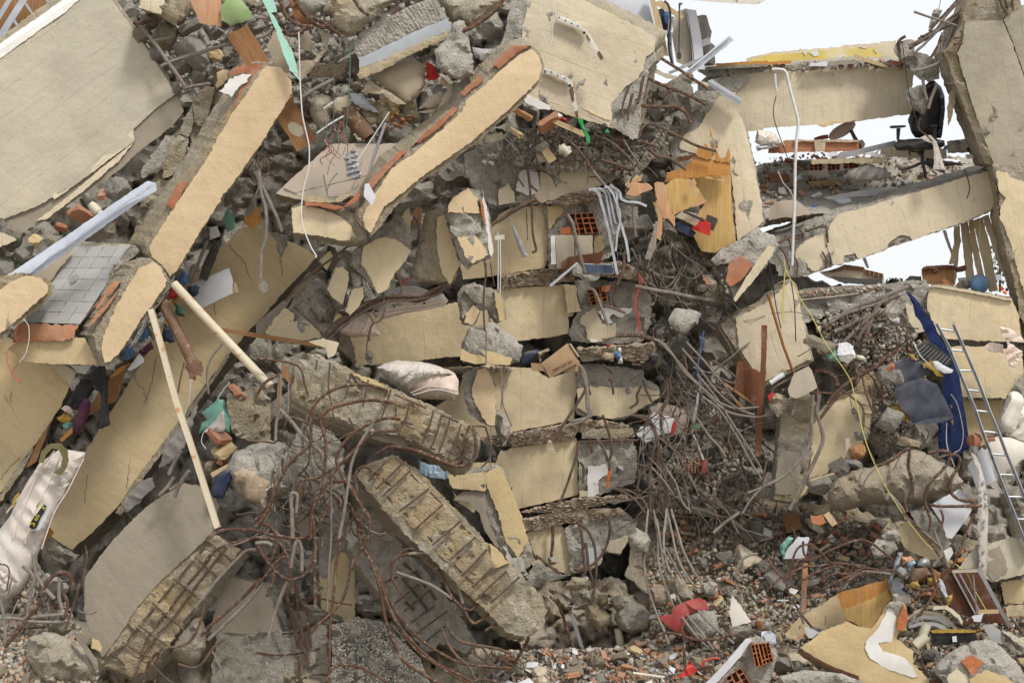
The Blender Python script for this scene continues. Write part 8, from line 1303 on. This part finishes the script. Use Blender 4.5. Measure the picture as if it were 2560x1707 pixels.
# trees far behind
for x,y,n,s_,lb,Y in ((2238,703,260,3.2,'dark tree top far off below the middle right beam',60),(2500,640,160,3,'green foliage behind the facing boards',40)):
    X=empty('tree',U(x,y+60,Y),lb,'tree'); R('trunk',[(x,y+90),(x,y+10)],3,Y,Bx,par=X); V_,F_=[],[]
    for k in range(n):
        a,b=rg.gauss(0,1),rg.gauss(0,1); c=U(x+a*(13 if Y > 50 else 14),y+b*(9 if Y > 50 else 40)+12,Y+rg.gauss(0,.4)); r_=s_/F*Y*2.2
        i=len(V_); V_ += [c+Vector((rg.uniform(-1,1),rg.uniform(-1,1),rg.uniform(-1,1)))*r_ for _ in range(4)]; F_ += [(i,i+1,i+2),(i,i+2,i+3),(i,i+1,i+3)]
    finish('crown',V_,F_,['leaf_far' if Y > 50 else 'leaf'],par=X,smooth=False)
for x,y in ((2505,721),(2512,731),(2560,1000)): piece('flower','lump',x,y,30,5,'orange_flower','orange blossom behind the facing boards','flower','orange blossoms behind the facing boards')
# ------------------------------------------------------------ loose rubble
def gs(x,y): return gY(x,y)-.10
SL=[(1640,1290),(1800,1230),(1930,1260),(2080,1280),(2300,1340),(2600,1420),(2600,1740),(1350,1740),(1320,1640),(1560,1630),(1640,1560),(1620,1440)]
BC=[(1230,1630),(1560,1620),(1780,1640),(1760,1720),(1200,1720)]; JT=T22('1180,-300 1500,-100 1800,150 2000,500 2250,700 2250,1300 2300,1568 1300,1568 1180,1000 1380,500')
UP=t(0,0,'1150,-20 2600,-20 4600,-20 4200,300 4000,420 3600,900 3000,1300 2700,1000 2300,560 2000,640 1800,900 1650,860'); GR=t(1,3,'700,1040 920,960 1150,1000 1500,1330 1640,1700 690,1700')
LB=t(0,3,'160,900 300,430 520,700 700,1000 900,1500 900,1650 -40,1650 -40,1100'); RB=T31('400,1330 1000,1250 1400,1568 1500,2300 1200,2700 950,2400 1000,1900 600,1750'); TF=T30('-180,1480 500,1400 1500,1420 1900,1500 1500,1700 900,1720 0,1900 -160,1800')
lb_=lambda x,y: 13.4-(y-1400)*.003; TJ=T21('900,650 1180,480 1450,450 1650,700 1900,900 2000,1150 1800,1300 1400,1250 1250,1050 1000,830')
up=lambda x,y: bY(x,y)-.55; jt=lambda x,y: 15.25-max(0,y-1000)*.0006; rb=lambda x,y: 14.85-max(0,y-900)*.0022
crumbs('fine_rubble',[(SL,gs,8),(BC,gs,3.4),(LB,lb_,1.6)],15000,(1.6,13),'rubble_mix',3,'fine mixed rubble of concrete, brick and tile covering the lower slope',pw=2.3)
crumbs('fine_rubble',[(JT,jt,3),(RB,rb,1.6),(UP,up,1.6),(TJ,lambda x,y: 15.2,1),(T20('1150,700 1450,800 1700,900 1450,1300 1100,1600 -300,1500 200,1150 1000,1280'),lambda x,y: 14.85,2)],9000,(1.5,14),'rubble_grey',4,'fine grey rubble packed in the joints between the broken floors')
crumbs('flat_debris',[(SL,lambda x,y: gY(x,y)-.16,8),(BC,lambda x,y: gY(x,y)-.16,4),(RB,lambda x,y: rb(x,y)-.1,2)],3000,(3,17),'rubble_mix',8,'flat shards of brick, tile and screed strewn over the lower slope',flatten=(.06,.22))
crumbs('gravel',[(GR,lambda x,y: 13.15-(y-1580)*.002,1)],3600,(1,6),'gravel_mix',5,'grey gravel spilled at the foot of the pillar')
crumbs('floor_litter',[(TF,lambda x,y: 15.55-(y-550)*.011,1),(T30('-180,590 1200,545 1300,620 0,650 -170,640'),lambda x,y: 15.95,.25),(T31('280,1120 1100,1040 1050,1090 400,1150'),lambda x,y: 15.2,.3)],1500,(1.5,10),'rubble_mix',6,'litter of brick and tile bits on the right hand floors')
B('gravel_bed',GR,lambda x,y: 13.25-(y-1580)*.002,.4,'conc','conc',kind='structure',rel=.06,fsc=.03,r=4)
CC=['conc',Ad,Ab,Bk]
for nm,lb,ct,gp,po,fn,n,sz,kd,mm,sd in (('rock','grey concrete lump half buried in the lower right slope','rock','lumps in the lower right slope',SL,gs,80,(9,36),['lump','lump','slab'],CC,1),('brick_fragment','orange brick fragment on the lower right slope',An,'brick fragments on the lower right slope',SL,lambda x,y: gs(x,y)-.12,110,(6,22),[An,'slab'],[An,Bf,Be],2),('tile_shard','white tile shard on the lower right slope','tile','tile shards on the lower right slope',SL,lambda x,y: gs(x,y)-.12,70,(6,24),['shard'],['tile_white',Ai,Am],3),('concrete_fragment','pale broken slab piece on the lower right slope','slab piece','slab pieces on the lower right slope',SL,lambda x,y: gs(x,y)-.1,34,(18,48),['slab','slab','lump'],[Ad,Ab,Am,Ad],17),('concrete_fragment','pale broken slab piece along the bottom centre','slab piece','slab pieces along the bottom centre',BC,lambda x,y: gs(x,y)-.1,12,(14,38),['slab'],[Ad,Ab],18),('timber_scrap','splintered wood scrap on the lower right slope','scrap','wood scraps on the lower right slope',SL,lambda x,y: gs(x,y)-.15,44,(10,34),['stick','stick','shard'],[Ap,Az,Ay,Bi,Av],15),('plaster_lump','cream plaster lump on the lower right slope',Ak,'plaster lumps on the lower right slope',SL,lambda x,y: gs(x,y)-.12,44,(8,30),['slab','slab','lump'],[Am,Ag,Ai,As,Ad],16),('rock','concrete lump lying along the bottom centre edge','rock','lumps along the bottom centre',BC,gs,20,(8,28),['lump','slab'],CC,4),('brick_fragment','brick fragment lying along the bottom centre edge',An,'brick fragments along the bottom centre',BC,lambda x,y: gs(x,y)-.1,36,(6,19),[An],[An,Bf],5),('tile_shard','white tile shard lying along the bottom centre edge','tile','tile shards along the bottom centre',BC,lambda x,y: gs(x,y)-.1,30,(6,22),['shard'],[Aj,'tile_white'],6),('rock','grey lump packed in the joint right of the crushed stack','rock','lumps in the joint right of the stack',JT,lambda x,y: jt(x,y)-.1,60,(10,36),['lump','slab'],['conc',Ad,Ab,Au],7),('rock','concrete lump in the dark hollows of the upper left','rock','lumps in the upper left hollows',UP,lambda x,y: up(x,y)-.15,36,(12,32),['lump','slab'],['conc',Ab,Ad],8),('rock','pale lump in the rubble under the broken floor edge','rock','lumps under the broken floor edge',RB,rb,28,(9,30),['lump','slab'],CC,9),('rock','lump in the bottom left corner rubble','rock','lumps in the bottom left corner',LB,lb_,16,(6,26),['lump','slab'],CC,10),('brick_fragment','brick piece on the middle right floor',An,'brick pieces on the middle right floor',TF,lambda x,y: 15.5-(y-550)*.011,34,(5,15),[An],[An,Bf,Ag],11),('plank_scrap','grey or white scrap lying on the middle right floor','scrap','scraps on the middle right floor',TF,lambda x,y: 15.5-(y-550)*.011,40,(8,30),['stick','shard'],[Az,Aj,'tile_grey',Ap,'alu'],12),('rock','grey stone in the gravel at the pillar foot','rock','stones in the gravel',GR,lambda x,y: 13.1-(y-1580)*.002,12,(7,24),['lump'],['conc',Ad],13),('rock','grey lump in the bar net below the plywood cupboard','rock','lumps below the plywood cupboard',TJ,lambda x,y: 15.05,36,(12,34),['lump','slab'],['conc',Ad,Ab],14)): scatter(nm,po,fn,n,sz,kd,mm,lb,ct,gp,sd)
NW='wire_tangle'
for po,fn,n,ln,rp,mm,lb,sd,an in ((JT,lambda x,y: 14.7,70,(50,230),(.5,2.6),[Ac,Af],'net of thin grey bars and wires in the joint right of the crushed stack',41,65),(SL,lambda x,y: gY(x,y)-.2,90,(30,150),(.5,2.4),[Aa,Ac,Af],'loose wires and thin bars strewn over the lower right slope',42,None),(T20('-300,1250 300,1150 1000,1300 1250,1450 1100,1700 -300,1500'),lambda x,y: 14.7,30,(40,130),(.6,2.2),[Ac,Af],'thin bars showing all along the crushed top floor edge',43,40),(t(1,2,'100,500 700,600 900,1300 900,1700 100,1700'),lambda x,y: 12.8,60,(50,190),(.6,2.6),[Aa,Ac,Af],'thin wires tangled before the upright pillar',44,80),(RB,lambda x,y: rb(x,y)-.25,44,(30,150),(.5,2.),[Aa,Af],'rusty wires tangled under the broken floor edge',45,None),(T22('1200,500 1500,200 1750,300 1950,900 1700,1350 1250,1300'),lambda x,y: 14.25,46,(90,300),(.5,1.7),[Af,Ac],'thin dark cables hanging down right of the crushed stack',49,82),(TJ,lambda x,y: 14.75,50,(60,190),(.6,2.2),[Ac,Af],'net of thin bars hanging below the plywood cupboard',46,75),(UP,lambda x,y: up(x,y)-.35,50,(40,160),(.6,2.4),[Ac,Af,Aa],'thin bars lying in the hollows of the upper left',47,None),(t(0,3,'-100,200 300,300 800,1000 700,1500 -100,1500'),lambda x,y: 12.9,24,(50,150),(.8,2.8),[Ac,Aa],'thin bars tangled in the bottom left corner',48,None)): strand(po,fn,n,ln,rp,mm,NW,lb,'wire tangle',None,sd,.5,an,.9)
# each loose piece is told apart by its look and by what it lies nearest to
LM=[(1500,1410,'the white tile on the lowest beam end'),(1680,1530,'the red plastic sheet'),(1870,1530,'the white triangular shard'),(1880,1640,'the smashed hollow brick block'),(2160,1500,'the torn orange plywood'),(2200,1600,'the white painted band'),(2380,1590,'the black electronic panel'),(2320,1420,'the mangled appliance'),(2450,1500,'the brown cabinet'),(2480,1640,'the large masonry lump'),(2000,1370,'the white leaning card'),(2080,1300,'the orange tile piece'),(2230,1180,'the brown boulder beam'),(2380,1300,'the bright white board'),(2060,1080,'the cream faced slab'),(2080,900,'the teal bag'),(2300,980,'the black leather seat'),(2200,800,'the crumbling post'),(1640,1060,'the white plastic sheets'),(1740,1160,'the reddish crate like brick'),(1750,980,'the blue and white cable'),(1880,980,'the timber post'),(1700,790,'the wired grey block'),(1750,560,'the red folder'),(1480,560,'the aluminium slats'),(1340,380,'the grey pipe ends'),(1300,450,'the white plaster patch'),(1650,260,'the rusty curved bar'),(2200,390,'the office chair'),(2080,360,'the red masonry strip'),(2060,470,'the tile bedding'),(2460,620,'the big column foot'),(2150,430,'the grey tarpaulin'),(500,140,'the speckled boulder'),(640,120,'the fibreboard plank'),(760,170,'the torn beige sheet'),(1000,200,'the bowed beige panel'),(880,300,'the rusty iron pipe'),(950,310,'the slate rod'),(620,500,'the hanging corroded cable'),(1180,640,'the masonry chunk'),(100,1500,'the hooked rusty bar'),(150,1640,'the bottom left rock'),(900,1600,'the gravel'),(1280,1560,'the long beam end'),(1400,1640,'the dark hollow'),(1600,1640,'the cracked tan slab'),(1420,1380,'the lowest beam'),(1760,1380,'the fan of grey bars'),(700,1160,'the pale boulder'),(800,1250,'the upright pillar'),(740,1400,'the wide pillar'),(1560,690,'the dark blue tiles'),(850,260,'the ribbed slab'),(2430,90,'the column shoulder')]
HUE={'conc': 'grey',Ad: 'pale grey',Ab: 'tan grey',Bk: 'brown',Au: 'dark grey',An: 'red',Bf: 'dusty pink',Be: 'orange',Ac: 'grey',Af: 'dark',Aa: 'rusty',Ag: Cf,'tile_white': 'bluish white',Ai: 'white',Aj: 'white',Am: Cf,'tile_grey': 'grey',Az: 'weathered',Ap: 'pale wooden','alu': 'metallic',Aw: 'white','wire_green': 'green','wire_red': 'red'}
by={}
for o in list(COL.objects):
    g=o.get('group')
    if not g or o.parent or o.type != 'MESH': continue
    p=o.matrix_basis.translation; x,y=CX+p.x/p.y*F,CY-(p.z-CZ)/p.y*F
    d,w=min((math.hypot(a-x,b-y),w) for a,b,w in LM)
    if d > 190: continue
    big=max(o.dimensions) if o.type == 'MESH' else 0
    n=o.name.split('.')[0].replace('_',' ')
    size=('long ' if big > .6 else 'short ') if 'bar' in n or 'wire' in n else ('large ' if big > .2 else ('small ' if big < .09 else ''))
    n={'rock': 'concrete lump','reinforcing bar': 'loose bar'}.get(n,n)
    o['label']=size+HUE.get(o.data.materials[0].name,'')+(' ' if o.data.materials[0].name in HUE else '')+n+(' above ' if y < LM[[q[2] for q in LM].index(w)][1] else ' below ')+w
    by.setdefault(o['label'],[]).append((x,y,o))
for l,q in by.items():
    if len(q) < 2: continue
    q.sort(key=lambda z: z[0]); q[0][2]['label']=l+', leftmost of them'; q[-1][2]['label']=l+', rightmost of them'
    q=q[1:-1]
    if len(q) > 1:
        q.sort(key=lambda z: z[1]); q[0][2]['label']=l+', highest of them'; q[-1][2]['label']=l+', lowest of them'
    for z in q[1:-1]: z[2]['label']=l+', in the midst of them'; z[2]['group']=q[1][2]['group']
    if len(q) == 1: q[0][2]['label']=l+', middle one'
